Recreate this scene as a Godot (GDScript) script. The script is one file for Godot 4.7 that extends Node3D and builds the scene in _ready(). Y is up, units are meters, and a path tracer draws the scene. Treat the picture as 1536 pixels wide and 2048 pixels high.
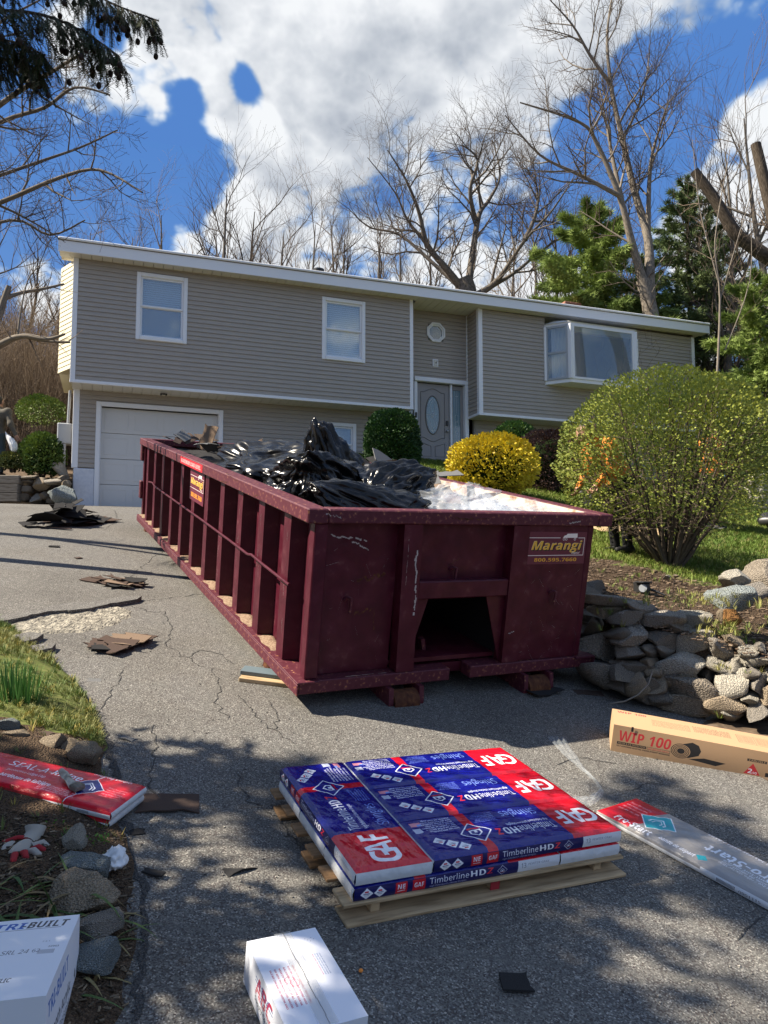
extends Node3D

const K := 1.03
var rng := RandomNumberGenerator.new()
var M := {}
var fnl := FastNoiseLite.new()
var used := {}


func _ready():
	rng.seed = 20240417
	make_camera_and_light()
	make_materials()
	make_terrain()
	make_house()
	make_dumpster()
	make_dumpster_load()
	make_pallet()
	make_goods()
	make_scraps()
	make_stonework()
	make_left_bed()
	make_shrubs()
	make_grass()
	make_people()
	make_lawn_items()
	make_trees()
	make_woods()


func make_camera_and_light():
	var cam := Camera3D.new()
	cam.name = "camera"
	cam.fov = 69.54
	cam.near = 0.05
	cam.far = 900.0
	cam.rotation_degrees = Vector3(4.486, 0, -0.058)
	add_child(cam)
	cam.current = true
	var env := Environment.new()
	env.background_mode = Environment.BG_SKY
	var sky := Sky.new()
	var pano := PanoramaSkyMaterial.new()
	pano.panorama = make_sky()
	sky.sky_material = pano
	env.sky = sky
	env.background_energy_multiplier = 0.42
	env.sky_rotation = Vector3(0, deg_to_rad(180.0 - SKY_TURN), 0)
	env.tonemap_mode = Environment.TONE_MAPPER_LINEAR
	env.tonemap_exposure = 2.45
	env.sdfgi_enabled = true
	env.ssao_enabled = true
	env.ssil_enabled = true
	var we := WorldEnvironment.new()
	we.name = "world_environment"
	we.environment = env
	add_child(we)
	var sun := DirectionalLight3D.new()
	sun.name = "sun"
	sun.light_energy = 1.55
	sun.light_color = Color(1.0, 0.955, 0.88)
	sun.light_angular_distance = 0.53
	sun.shadow_enabled = true
	sun.basis = Basis.looking_at(Vector3(0.6716, -0.7397, -0.044))
	add_child(sun)


# ------------------------------------------------------------------ sky
const SKY_TURN := 70.0
var sky_blobs := []
var sky_noise := FastNoiseLite.new()
var sky_fine := FastNoiseLite.new()


func sky_density(az: float, el: float) -> float:
	var a := deg_to_rad(az)
	var e := deg_to_rad(el)
	var d := Vector3(sin(a) * cos(e), sin(e), -cos(a) * cos(e))
	var q := d / maxf(d.y + 0.4, 0.12) + Vector3(31.7, 0, 17.3)
	var n := sky_noise.get_noise_3d(q.x * 100.0, 3.0, q.z * 100.0)
	var bias := 0.13
	var wa := az * 1.6 + 400.0
	az += 4.2 * sky_noise.get_noise_2d(wa, el * 1.9 + 90.0)
	el += 3.4 * sky_noise.get_noise_2d(wa + 300.0, el * 1.9)
	for b in sky_blobs:
		var dx: float = az - b[0]
		if absf(dx) > b[2] * 2.2:
			continue
		var dy: float = el - b[1]
		var r: float = (dx * dx) / (b[2] * b[2]) + (dy * dy) / (b[3] * b[3])
		if r < 5.0:
			bias += b[4] * exp(-r * 1.3)
	bias = clampf(bias * 0.62, -0.36, 0.34)
	return n * 0.4 + bias - 0.27 * sky_fine.get_noise_3d(q.x * 100.0, 9.0, q.z * 100.0)


func sky_color(az: float, el: float) -> Color:
	var t := clampf(sin(deg_to_rad(maxf(el, 0.0))), 0.0, 1.0)
	var blue := Color(0.60, 0.73, 0.90).lerp(Color(0.335, 0.525, 0.80), clampf(pow(t * 2.0, 0.55), 0.0, 1.0))
	var de := sky_density(az, el)
	if de < -0.065:
		return blue
	var toward := sky_density(az - 1.6, el + 2.0)
	var cover := smoothstep(-0.06, 0.17, de)
	var body := smoothstep(0.1, 0.85, de)
	var grey := sky_noise.get_noise_2d(az * 2.6 + 700.0, el * 5.2)
	var lit := clampf(0.84 + (de - toward) * 1.6 - body * 0.5 - grey * 0.4, 0.0, 1.0)
	var cloud := Color(0.645, 0.675, 0.72).lerp(Color(0.975, 0.98, 0.985), lit)
	return blue.lerp(cloud, cover * 0.97)


func make_sky() -> ImageTexture:
	sky_noise.seed = 11
	sky_noise.noise_type = FastNoiseLite.TYPE_SIMPLEX_SMOOTH
	sky_noise.frequency = 0.03
	sky_noise.fractal_octaves = 5
	sky_fine.seed = 4
	sky_fine.noise_type = FastNoiseLite.TYPE_SIMPLEX
	sky_fine.frequency = 0.06
	sky_fine.fractal_gain = 0.58
	sky_fine.fractal_octaves = 5
	sky_fine.fractal_type = FastNoiseLite.FRACTAL_RIDGED
	sky_noise.fractal_gain = 0.52
	# azimuth, elevation, half-widths in degrees, weight
	sky_blobs = [
		[-8.39, 33.69, 11.0, 9.0, 0.62], [5.41, 34.43, 11.0, 12.0, 1.0], [-5.96, 32.34, 3.0, 4.0, 0.5], [-0.29, 38.73, 14.0, 5.0, 0.5],
		[-18.46, 34.85, 6.0, 8.0, 0.45], [-22.29, 30.81, 4.0, 4.5, 1.0], [-5.92, 27.30, 6.0, 2.4, 0.5], [5.35, 29.57, 8.0, 4.5, 0.6],
		[20.95, 36.82, 7.0, 3.2, 0.4], [26.39, 27.03, 5.0, 7.0, 0.8], [23.26, 24.20, 5.0, 3.0, 0.6], [-25.10, 23.93, 5.0, 2.6, 0.45], [-9.82, 23.74, 5.0, 4.0, 0.6], [1.30, 24.04, 9.0, 3.0, 0.35], [14.18, 21.33, 6.0, 4.0, 0.3],
		[-11.16, 33.62, 2.2, 2.6, -1.15], [-15.95, 32.22, 2.0, 1.5, -1.02], [-17.50, 27.45, 4.2, 2.8, -1.3], [-20.71, 25.90, 4.5, 3.4, -0.77], [-20.34, 35.90, 2.2, 2.0, -0.94], [-6.73, 29.04, 2.2, 1.1, -1.02],
		[-13.77, 28.51, 3.4, 2.2, -0.77], [-27.27, 28.95, 5.5, 7.0, -1.19], [24.32, 33.21, 6.5, 3.2, -1.44], [19.24, 30.10, 4.6, 5.0, -1.27], [16.91, 25.74, 4.4, 4.4, -1.27], [11.72, 31.32, 2.2, 4.0, -0.51],
		[-1.71, 28.39, 1.8, 1.2, -0.38], [9.26, 24.78, 4.0, 2.4, -0.42], [22.05, 28.74, 3.5, 2.5, -0.42], [-27.27, 21.02, 4.0, 1.6, -0.42], [-17.78, 24.36, 3.0, 1.6, -0.51]]
	var W := 4096
	var H := 2048
	var lw := 768
	var lh := 384
	var low := Image.create(lw, lh, false, Image.FORMAT_RGB8)
	for j in lh:
		var el := 90.0 - (j + 0.5) * 180.0 / lh
		for i in lw:
			if el < -1.0:
				low.set_pixel(i, j, Color(0.42, 0.43, 0.42))
			else:
				low.set_pixel(i, j, sky_color(wrapf((i + 0.5) * 360.0 / lw - 180.0 + SKY_TURN, -180.0, 180.0), el))
	low.resize(W, H, Image.INTERPOLATE_CUBIC)
	var x0 := int((180.0 - SKY_TURN - 30.0) / 360.0 * W)
	var x1 := int((180.0 - SKY_TURN + 30.0) / 360.0 * W)
	var y0 := int((90.0 - 41.0) / 180.0 * H)
	var y1 := int(90.0 / 180.0 * H)
	for j in range(y0, y1):
		for i in range(x0, x1):
			low.set_pixel(i, j, sky_color((i + 0.5) * 360.0 / W - 180.0 + SKY_TURN, 90.0 - (j + 0.5) * 180.0 / H))
	return ImageTexture.create_from_image(low)


# ------------------------------------------------------------------ mesh builder
class MB:
	var v := PackedVector3Array()
	var n := PackedVector3Array()
	var uv := PackedVector2Array()
	var c := PackedColorArray()
	var ix := PackedInt32Array()
	var col := Color.WHITE

	func vert(p: Vector3, nn: Vector3, t: Vector2) -> int:
		v.push_back(p)
		n.push_back(nn if nn.length_squared() > 0.5 else Vector3.UP)
		uv.push_back(t)
		c.push_back(col)
		return v.size() - 1

	static func flat_uv(p: Vector3, nn: Vector3) -> Vector2:
		var a := nn.abs()
		if a.x >= a.y and a.x >= a.z:
			return Vector2(p.z, -p.y)
		if a.y >= a.z:
			return Vector2(p.x, p.z)
		return Vector2(p.x, -p.y)

	# points run counter-clockwise seen from outside
	func poly(ps: Array) -> void:
		var nn := Vector3.ZERO
		for i in ps.size():
			nn += (ps[i] as Vector3).cross(ps[(i + 1) % ps.size()])
		nn = nn.normalized()
		var s := v.size()
		for p in ps:
			vert(p, nn, flat_uv(p, nn))
		for i in range(1, ps.size() - 1):
			ix.append_array([s, s + i + 1, s + i])

	func poly_uv(ps: Array, ts: Array) -> void:
		var s := v.size()
		poly(ps)
		for i in ts.size():
			uv[s + i] = ts[i]

	# a face of a convex body round the point mid
	func face(ps: Array, mid: Vector3) -> void:
		var nn := Vector3.ZERO
		var g := Vector3.ZERO
		for i in ps.size():
			nn += (ps[i] as Vector3 - ps[0]).cross(ps[(i + 1) % ps.size()] - ps[0])
			g += ps[i]
		if nn.dot(g / ps.size() - mid) < 0.0:
			ps.reverse()
		poly(ps)

	func box(at: Vector3, size: Vector3, b := Basis.IDENTITY, bev := 0.0) -> void:
		var h := size * 0.5
		bev = minf(bev, minf(h.x, minf(h.y, h.z)) * 0.7)
		var P := func(s: Vector3, k: int) -> Vector3:
			var q := Vector3(s.x * (h.x - (0.0 if k == 0 else bev)), s.y * (h.y - (0.0 if k == 1 else bev)), s.z * (h.z - (0.0 if k == 2 else bev)))
			return at + b * q
		for k in 3:
			for s in [-1.0, 1.0]:
				var f := []
				for e in [[-1.0, -1.0], [1.0, -1.0], [1.0, 1.0], [-1.0, 1.0]]:
					var q := Vector3.ZERO
					q[k] = s
					q[(k + 1) % 3] = e[0]
					q[(k + 2) % 3] = e[1]
					f.append(P.call(q, k))
				face(f, at)
		if bev <= 0.0:
			return
		for k in 3:
			for e in [[-1.0, -1.0], [1.0, -1.0], [1.0, 1.0], [-1.0, 1.0]]:
				var k1 := (k + 1) % 3
				var k2 := (k + 2) % 3
				var lo := Vector3.ZERO
				lo[k] = -1.0
				lo[k1] = e[0]
				lo[k2] = e[1]
				var hi := lo
				hi[k] = 1.0
				face([P.call(lo, k1), P.call(hi, k1), P.call(hi, k2), P.call(lo, k2)], at)
		for sx in [-1.0, 1.0]:
			for sy in [-1.0, 1.0]:
				for sz in [-1.0, 1.0]:
					var s := Vector3(sx, sy, sz)
					face([P.call(s, 0), P.call(s, 1), P.call(s, 2)], at)

	func span(a: Vector3, b: Vector3, bev := 0.0) -> void:
		box((a + b) * 0.5, (b - a).abs(), Basis.IDENTITY, bev)

	# a bar of w by h from a to b, its h along up
	func bar(a: Vector3, b: Vector3, w: float, h: float, up := Vector3.UP, bev := 0.0) -> void:
		var x := (b - a).normalized()
		var z := x.cross(up).normalized()
		box((a + b) * 0.5, Vector3(a.distance_to(b), h, w), Basis(x, z.cross(x), z), bev)

	func tube(ps: PackedVector3Array, rs: PackedFloat32Array, sides: int, cap := false) -> void:
		var m := ps.size()
		var t := (ps[1] - ps[0]).normalized()
		var side := t.cross(Vector3.UP if absf(t.y) < 0.9 else Vector3.RIGHT).normalized()
		var base := v.size()
		var run := 0.0
		for i in m:
			if i > 0:
				run += ps[i].distance_to(ps[i - 1])
			if i > 0 and i < m - 1:
				t = (ps[i + 1] - ps[i - 1]).normalized()
			elif i == m - 1:
				t = (ps[i] - ps[i - 1]).normalized()
			side = (side - t * side.dot(t)).normalized()
			var up := side.cross(t)
			for k in sides:
				var a := TAU * k / sides
				var d := side * cos(a) + up * sin(a)
				vert(ps[i] + d * rs[i], d, Vector2(float(k) / sides, run))
		for i in m - 1:
			for k in sides:
				var a := base + i * sides + k
				var b := base + i * sides + (k + 1) % sides
				ix.append_array([a, b, a + sides, b, b + sides, a + sides])
		if cap:
			for e in [0, m - 1]:
				var f := []
				for k in sides:
					f.append(v[base + e * sides + k])
				face(f, ps[1] if e == 0 else ps[m - 2])

	func disc(at: Vector3, x: Vector3, y: Vector3, sides := 16) -> void:
		var f := []
		for k in sides:
			f.append(at + x * cos(TAU * k / sides) + y * sin(TAU * k / sides))
		poly(f)

	# an extruded outline: points in the plane of x and y, thickness along z
	func plate(ps: Array, at: Vector3, x: Vector3, y: Vector3, z: Vector3, thick: float) -> void:
		var m := ps.size()
		var idx := Geometry2D.triangulate_polygon(PackedVector2Array(ps))
		var area := 0.0
		for i in m:
			area += (ps[i] as Vector2).cross(ps[(i + 1) % m])
		var up := z.normalized() * thick
		var q := []
		for p in ps:
			q.append(at + x * p.x + y * p.y)
		for i in range(0, idx.size(), 3):
			var a: Vector3 = q[idx[i]]
			var b: Vector3 = q[idx[i + 1]]
			var d: Vector3 = q[idx[i + 2]]
			if (b - a).cross(d - a).dot(up) < 0.0:
				var s := b
				b = d
				d = s
			poly([a + up, b + up, d + up])
			poly([a, d, b])
		var right := x.cross(y).dot(z) * area > 0.0
		for i in m:
			var a: Vector3 = q[i]
			var b: Vector3 = q[(i + 1) % m]
			if right:
				poly([a, b, b + up, a + up])
			else:
				poly([b, a, a + up, b + up])

	# a smooth sheet: f(u, w) gives points for u, w in 0..1; faces look along du x dw
	func sheet(nu: int, nw: int, f: Callable, scale := Vector2.ONE) -> void:
		var base := v.size()
		var ps := PackedVector3Array()
		for j in nw + 1:
			for i in nu + 1:
				ps.push_back(f.call(float(i) / nu, float(j) / nw))
		for j in nw + 1:
			for i in nu + 1:
				var du := ps[j * (nu + 1) + mini(i + 1, nu)] - ps[j * (nu + 1) + maxi(i - 1, 0)]
				var dw := ps[mini(j + 1, nw) * (nu + 1) + i] - ps[maxi(j - 1, 0) * (nu + 1) + i]
				vert(ps[j * (nu + 1) + i], du.cross(dw).normalized(), Vector2(float(i) / nu, 1.0 - float(j) / nw) * scale)
		for j in nw:
			for i in nu:
				var a := base + j * (nu + 1) + i
				ix.append_array([a, a + nu + 1, a + 1, a + 1, a + nu + 1, a + nu + 2])

	func smooth(from := 0) -> void:
		for i in range(from, n.size()):
			n[i] = Vector3.ZERO
		for i in range(0, ix.size(), 3):
			var a := ix[i]
			if a < from:
				continue
			var nn := (v[ix[i + 2]] - v[a]).cross(v[ix[i + 1]] - v[a])
			n[a] += nn
			n[ix[i + 1]] += nn
			n[ix[i + 2]] += nn
		for i in range(from, n.size()):
			n[i] = n[i].normalized()

	func mesh() -> ArrayMesh:
		var a := []
		a.resize(Mesh.ARRAY_MAX)
		a[Mesh.ARRAY_VERTEX] = v
		a[Mesh.ARRAY_NORMAL] = n
		a[Mesh.ARRAY_TEX_UV] = uv
		a[Mesh.ARRAY_COLOR] = c
		a[Mesh.ARRAY_INDEX] = ix
		var m := ArrayMesh.new()
		m.add_surface_from_arrays(Mesh.PRIMITIVE_TRIANGLES, a)
		return m


var ico_cache := {}


func ico(level: int) -> Array:
	if ico_cache.has(level):
		return ico_cache[level]
	var vs := PackedVector3Array()
	var fs := []
	var g := (1.0 + sqrt(5.0)) / 2.0
	for p in [[-1, g, 0], [1, g, 0], [-1, -g, 0], [1, -g, 0], [0, -1, g], [0, 1, g], [0, -1, -g], [0, 1, -g], [g, 0, -1], [g, 0, 1], [-g, 0, -1], [-g, 0, 1]]:
		vs.push_back(Vector3(p[0], p[1], p[2]).normalized())
	fs = [[0, 11, 5], [0, 5, 1], [0, 1, 7], [0, 7, 10], [0, 10, 11], [1, 5, 9], [5, 11, 4], [11, 10, 2], [10, 7, 6], [7, 1, 8], [3, 9, 4], [3, 4, 2], [3, 2, 6], [3, 6, 8], [3, 8, 9], [4, 9, 5], [2, 4, 11], [6, 2, 10], [8, 6, 7], [9, 8, 1]]
	for l in level:
		var mids := {}
		var out := []
		for f in fs:
			var m := []
			for e in 3:
				var a: int = mini(f[e], f[(e + 1) % 3])
				var b: int = maxi(f[e], f[(e + 1) % 3])
				var key := a * 100000 + b
				if not mids.has(key):
					vs.push_back((vs[a] + vs[b]).normalized())
					mids[key] = vs.size() - 1
				m.append(mids[key])
			out.append_array([[f[0], m[0], m[2]], [f[1], m[1], m[0]], [f[2], m[2], m[1]], [m[0], m[1], m[2]]])
		fs = out
	ico_cache[level] = [vs, fs]
	return ico_cache[level]


func blob(b: MB, level: int, f: Callable) -> void:
	var s: Array = ico(level)
	var base := b.v.size()
	for p in s[0]:
		var q: Vector3 = f.call(p)
		b.vert(q, p, Vector2(atan2(p.x, p.z) / TAU + 0.5, p.y * 0.5 + 0.5))
	for t in s[1]:
		b.ix.append_array([base + t[0], base + t[2], base + t[1]])
	b.smooth(base)


# ------------------------------------------------------------------ nodes
func numbered(called: String) -> String:
	if not used.has(called):
		used[called] = 0
		return called
	used[called] += 1
	return "%s_%03d" % [called, used[called]]


func obj(called: String, m, material: Material, parent: Node3D = null) -> MeshInstance3D:
	var o := MeshInstance3D.new()
	o.mesh = m.mesh() if m is MB else m
	o.material_override = material
	o.cast_shadow = GeometryInstance3D.SHADOW_CASTING_SETTING_ON
	if parent == null:
		o.name = numbered(called)
		add_child(o)
	else:
		var k := 0
		var nm := called
		while parent.has_node(nm):
			k += 1
			nm = "%s_%03d" % [called, k]
		o.name = nm
		parent.add_child(o)
	return o


func tag(o: Node3D, label: String, category: String, group := "") -> Node3D:
	o.set_meta("label", label)
	o.set_meta("category", category)
	if group:
		o.set_meta("group", group)
	return o


func thing(called: String, label: String, category: String, at := Vector3.ZERO, b := Basis.IDENTITY, group := "") -> Node3D:
	var o := Node3D.new()
	o.name = numbered(called)
	o.transform = Transform3D(b, at)
	add_child(o)
	tag(o, label, category, group)
	return o


func struct(called: String, m, material: Material, parent: Node3D = null) -> MeshInstance3D:
	var o := obj(called, m, material, parent)
	if parent == null:
		o.set_meta("kind", "structure")
	return o


func stuff(o: Node3D) -> Node3D:
	o.set_meta("kind", "stuff")
	return o


func copy(src: Node3D, at: Transform3D, label: String, group := "") -> Node3D:
	var c := src.duplicate()
	c.name = numbered(str(src.name).rstrip("0123456789").rstrip("_"))
	add_child(c)
	c.transform = at
	c.set_meta("label", label)
	if group:
		c.set_meta("group", group)
	return c


func scatter(called: String, mesh_: Mesh, material: Material, places: Array, tints: Array, parent: Node3D = null) -> MultiMeshInstance3D:
	var mm := MultiMesh.new()
	mm.transform_format = MultiMesh.TRANSFORM_3D
	mm.use_colors = true
	mm.mesh = mesh_
	mm.instance_count = places.size()
	for i in places.size():
		mm.set_instance_transform(i, places[i])
		mm.set_instance_color(i, tints[i])
	var o := MultiMeshInstance3D.new()
	o.multimesh = mm
	o.material_override = material
	if parent == null:
		o.name = numbered(called)
		add_child(o)
	else:
		o.name = called
		parent.add_child(o, true)
	stuff(o)
	return o


func rr(a: float, b: float) -> float:
	return rng.randf_range(a, b)


# ------------------------------------------------------------------ materials
func lin(r: float, g: float, b: float) -> Color:
	return Color(r, g, b).linear_to_srgb()


func ntex(freq: float, cols: Array, sd := 1, type := FastNoiseLite.TYPE_SIMPLEX_SMOOTH, size := 512, oct := 4, as_normal := false, bump := 4.0, stops := []) -> NoiseTexture2D:
	var t := NoiseTexture2D.new()
	t.width = size
	t.height = size
	t.seamless = true
	var f := FastNoiseLite.new()
	f.seed = sd
	f.noise_type = type
	f.frequency = freq
	f.fractal_octaves = oct
	if type == FastNoiseLite.TYPE_CELLULAR:
		f.cellular_return_type = FastNoiseLite.RETURN_CELL_VALUE
		f.fractal_type = FastNoiseLite.FRACTAL_NONE
	t.noise = f
	if as_normal:
		t.as_normal_map = true
		t.bump_strength = bump
	elif cols.size():
		var g := Gradient.new()
		var cc := PackedColorArray()
		var oo := PackedFloat32Array()
		for i in cols.size():
			cc.push_back(cols[i])
			oo.push_back(stops[i] if stops.size() else float(i) / (cols.size() - 1))
		g.offsets = oo
		g.colors = cc
		t.color_ramp = g
	return t


func mat(called: String, albedo: Color, rough := 0.8, spec := 0.5) -> StandardMaterial3D:
	var m := StandardMaterial3D.new()
	m.resource_name = called
	m.albedo_color = albedo
	m.roughness = rough
	m.metallic_specular = spec
	M[called] = m
	return m


func tri(m: StandardMaterial3D, scale: float, world := true) -> StandardMaterial3D:
	m.uv1_triplanar = true
	m.uv1_world_triplanar = world
	m.uv1_scale = Vector3.ONE * scale
	return m


func make_materials():
	var m: StandardMaterial3D
	# asphalt: stones of many greys set in binder, seen from close by
	m = mat("asphalt", Color.WHITE, 0.9, 0.35)
	m.albedo_texture = ntex(0.145, [lin(0.065, 0.053, 0.05), lin(0.105, 0.101, 0.093), lin(0.148, 0.142, 0.13), lin(0.205, 0.196, 0.178), lin(0.38, 0.36, 0.325)], 5, FastNoiseLite.TYPE_CELLULAR, 1024, 1, false, 4.0, [0.0, 0.3, 0.62, 0.88, 1.0])
	m.heightmap_enabled = true
	m.heightmap_texture = ntex(0.145, [Color(0.2, 0.2, 0.2), Color(0.8, 0.8, 0.8)], 5, FastNoiseLite.TYPE_CELLULAR, 1024, 1)
	m.heightmap_scale = 0.35
	m.detail_enabled = true
	m.detail_blend_mode = BaseMaterial3D.BLEND_MODE_MUL
	m.detail_uv_layer = BaseMaterial3D.DETAIL_UV_1
	m.uv1_scale = Vector3(1, 1, 1)
	m.vertex_color_use_as_albedo = true
	m = tri(mat("tar", Color.WHITE, 0.95, 0.3), 2.0)
	m.albedo_texture = ntex(0.12, [lin(0.025, 0.024, 0.023), lin(0.075, 0.073, 0.07), lin(0.15, 0.14, 0.13)], 6, FastNoiseLite.TYPE_SIMPLEX, 512, 4)
	m.heightmap_enabled = true
	m.heightmap_texture = ntex(0.1, [], 7, FastNoiseLite.TYPE_SIMPLEX, 256, 4)
	m.heightmap_scale = 2.0
	m = tri(mat("gravel", Color.WHITE, 0.95, 0.3), 0.9)
	m.albedo_texture = ntex(0.02, [lin(0.09, 0.082, 0.07), lin(0.24, 0.22, 0.18), lin(0.44, 0.40, 0.32)], 8, FastNoiseLite.TYPE_SIMPLEX, 512, 6)
	m.heightmap_enabled = true
	m.heightmap_texture = ntex(0.05, [], 9, FastNoiseLite.TYPE_SIMPLEX, 512, 5)
	m.heightmap_scale = 2.0
	m = tri(mat("soil", Color.WHITE, 0.95, 0.25), 1.3)
	m.albedo_texture = ntex(0.05, [lin(0.03, 0.02, 0.013), lin(0.075, 0.05, 0.032), lin(0.12, 0.083, 0.055), lin(0.20, 0.15, 0.10)], 12, FastNoiseLite.TYPE_SIMPLEX, 1024, 6)
	m.heightmap_enabled = true
	m.heightmap_texture = ntex(0.09, [], 13, FastNoiseLite.TYPE_SIMPLEX, 512, 4)
	m.heightmap_scale = 3.0
	m = tri(mat("turf", Color.WHITE, 0.95, 0.2), 0.5)
	m.albedo_texture = ntex(0.03, [lin(0.07, 0.06, 0.03), lin(0.10, 0.125, 0.035), lin(0.20, 0.185, 0.07)], 15, FastNoiseLite.TYPE_SIMPLEX, 512, 6)
	m = tri(mat("leaf_litter", Color.WHITE, 1.0, 0.2), 0.35)
	m.albedo_texture = ntex(0.04, [lin(0.05, 0.035, 0.025), lin(0.12, 0.088, 0.062), lin(0.19, 0.14, 0.10)], 17, FastNoiseLite.TYPE_SIMPLEX, 512, 6)
	# house
	m = mat("siding", Color.WHITE, 0.62, 0.4)
	m.albedo_texture = ntex(0.012, [lin(0.355, 0.318, 0.275), lin(0.40, 0.36, 0.312)], 21, FastNoiseLite.TYPE_SIMPLEX, 256, 4)
	m.uv1_scale = Vector3(0.5, 4, 1)
	m = mat("white_trim", lin(0.78, 0.79, 0.80), 0.45)
	m = mat("soffit", lin(0.62, 0.60, 0.53), 0.6)
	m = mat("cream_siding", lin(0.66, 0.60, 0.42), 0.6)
	m = mat("garage_white", lin(0.62, 0.62, 0.60), 0.5)
	m = mat("foundation", Color.WHITE, 0.9)
	m.albedo_texture = ntex(0.02, [lin(0.55, 0.58, 0.64), lin(0.68, 0.70, 0.74)], 25)
	m = mat("roof_shingle", lin(0.10, 0.09, 0.085), 0.95)
	m = mat("door_grey", lin(0.27, 0.25, 0.235), 0.42)
	m = mat("door_shadow", lin(0.15, 0.14, 0.13), 0.5)
	m = mat("black_metal", lin(0.02, 0.02, 0.021), 0.4)
	m = mat("steel", lin(0.45, 0.45, 0.44), 0.35)
	m.metallic = 0.9
	m = mat("lead_came", lin(0.62, 0.66, 0.68), 0.4)
	m = mat("art_glass", lin(0.16, 0.25, 0.29), 0.15, 0.7)
	m = mat("room_dark", lin(0.03, 0.033, 0.037), 0.9)
	m = mat("blind_blue", lin(0.30, 0.40, 0.45), 0.8)
	m = mat("blind_white", lin(0.50, 0.57, 0.58), 0.8)
	m = mat("curtain", lin(0.36, 0.40, 0.42), 0.9)
	m = mat("glass", Color(0.86, 0.92, 0.96, 0.08), 0.02, 0.6)
	m.metallic = 0.2
	m.transparency = BaseMaterial3D.TRANSPARENCY_ALPHA
	m = mat("brick", lin(0.33, 0.15, 0.10), 0.9)
	m = mat("concrete", Color.WHITE, 0.9)
	m.albedo_texture = ntex(0.03, [lin(0.2, 0.19, 0.17), lin(0.3, 0.29, 0.27)], 26)
	m = mat("plastic_grey", lin(0.36, 0.38, 0.40), 0.5)
	# dumpster paint: maroon with chalky fading, rust and scrapes
	m = mat("maroon", Color.WHITE, 0.38, 0.36)
	m.albedo_texture = ntex(0.006, [lin(0.05, 0.005, 0.0125), lin(0.066, 0.0072, 0.0165), lin(0.08, 0.012, 0.023), lin(0.13, 0.048, 0.05)], 31, FastNoiseLite.TYPE_SIMPLEX, 1024, 7, false, 4.0, [0.0, 0.45, 0.8, 1.0])
	m.roughness_texture = ntex(0.01, [Color(0.65, 0.65, 0.65), Color(1, 1, 1)], 32, FastNoiseLite.TYPE_SIMPLEX, 512, 6)
	m.roughness = 0.5
	m.normal_enabled = true
	m.normal_texture = ntex(0.006, [], 33, FastNoiseLite.TYPE_SIMPLEX, 512, 4, true, 3.5)
	m.normal_scale = 0.9
	tri(m, 0.7, false)
	m = tri(mat("maroon_worn", Color.WHITE, 0.55, 0.4), 1.4, false)
	m.albedo_texture = ntex(0.012, [lin(0.075, 0.012, 0.02), lin(0.09, 0.018, 0.03), lin(0.16, 0.055, 0.05), lin(0.27, 0.10, 0.035), lin(0.46, 0.34, 0.27)], 35, FastNoiseLite.TYPE_SIMPLEX, 1024, 8, false, 4.0, [0.0, 0.66, 0.78, 0.87, 0.97])
	m = tri(mat("rust", Color.WHITE, 0.8, 0.3), 1.6, false)
	m.albedo_texture = ntex(0.02, [lin(0.04, 0.014, 0.012), lin(0.09, 0.035, 0.018), lin(0.17, 0.075, 0.03)], 36, FastNoiseLite.TYPE_SIMPLEX, 512, 6)
	m = tri(mat("liner_white", Color.WHITE, 0.7, 0.4), 0.9, false)
	m.albedo_texture = ntex(0.01, [lin(0.62, 0.56, 0.46), lin(0.58, 0.5, 0.4), lin(0.42, 0.28, 0.18), lin(0.2, 0.08, 0.05)], 37, FastNoiseLite.TYPE_SIMPLEX, 512, 7, false, 4.0, [0.0, 0.55, 0.72, 0.95])
	m = mat("scrape", lin(0.42, 0.38, 0.36), 0.8)
	m = mat("sawdust", Color.WHITE, 1.0, 0.1)
	m.albedo_texture = ntex(0.05, [lin(0.14, 0.085, 0.06), lin(0.38, 0.29, 0.20)], 38, FastNoiseLite.TYPE_SIMPLEX, 256, 5)
	tri(m, 3.0, false)
	# goods
	m = mat("bag_black", lin(0.004, 0.004, 0.0045), 0.24, 0.42)
	m.normal_enabled = true
	m.normal_texture = ntex(0.008, [], 41, FastNoiseLite.TYPE_SIMPLEX, 512, 3, true, 5.0)
	m.normal_scale = 0.35
	tri(m, 1.5, false)
	m.uv1_scale = Vector3(3.2, 0.8, 1.4)
	m = mat("film_clear", Color(0.93, 0.95, 0.97, 0.14), 0.27, 0.9)
	m.transparency = BaseMaterial3D.TRANSPARENCY_ALPHA
	m.cull_mode = BaseMaterial3D.CULL_DISABLED
	m = mat("film_white", lin(0.72, 0.73, 0.74), 0.35, 0.6)
	m = mat("film_strip", Color(0.9, 0.93, 0.95, 0.13), 0.28, 0.9)
	m.transparency = BaseMaterial3D.TRANSPARENCY_ALPHA
	m.cull_mode = BaseMaterial3D.CULL_DISABLED
	for s in [["shingle_brown", 0.075, 0.052, 0.042, 44], ["shingle_black", 0.028, 0.027, 0.027, 45], ["shingle_tan", 0.19, 0.135, 0.095, 46], ["shingle_grey", 0.14, 0.14, 0.14, 47]]:
		m = tri(mat(s[0], Color.WHITE, 0.95, 0.25), 4.0, false)
		m.albedo_texture = ntex(0.2, [lin(s[1] * 0.6, s[2] * 0.6, s[3] * 0.6), lin(s[1], s[2], s[3]), lin(s[1] * 1.6, s[2] * 1.6, s[3] * 1.6)], s[4], FastNoiseLite.TYPE_SIMPLEX, 256, 3)
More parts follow.
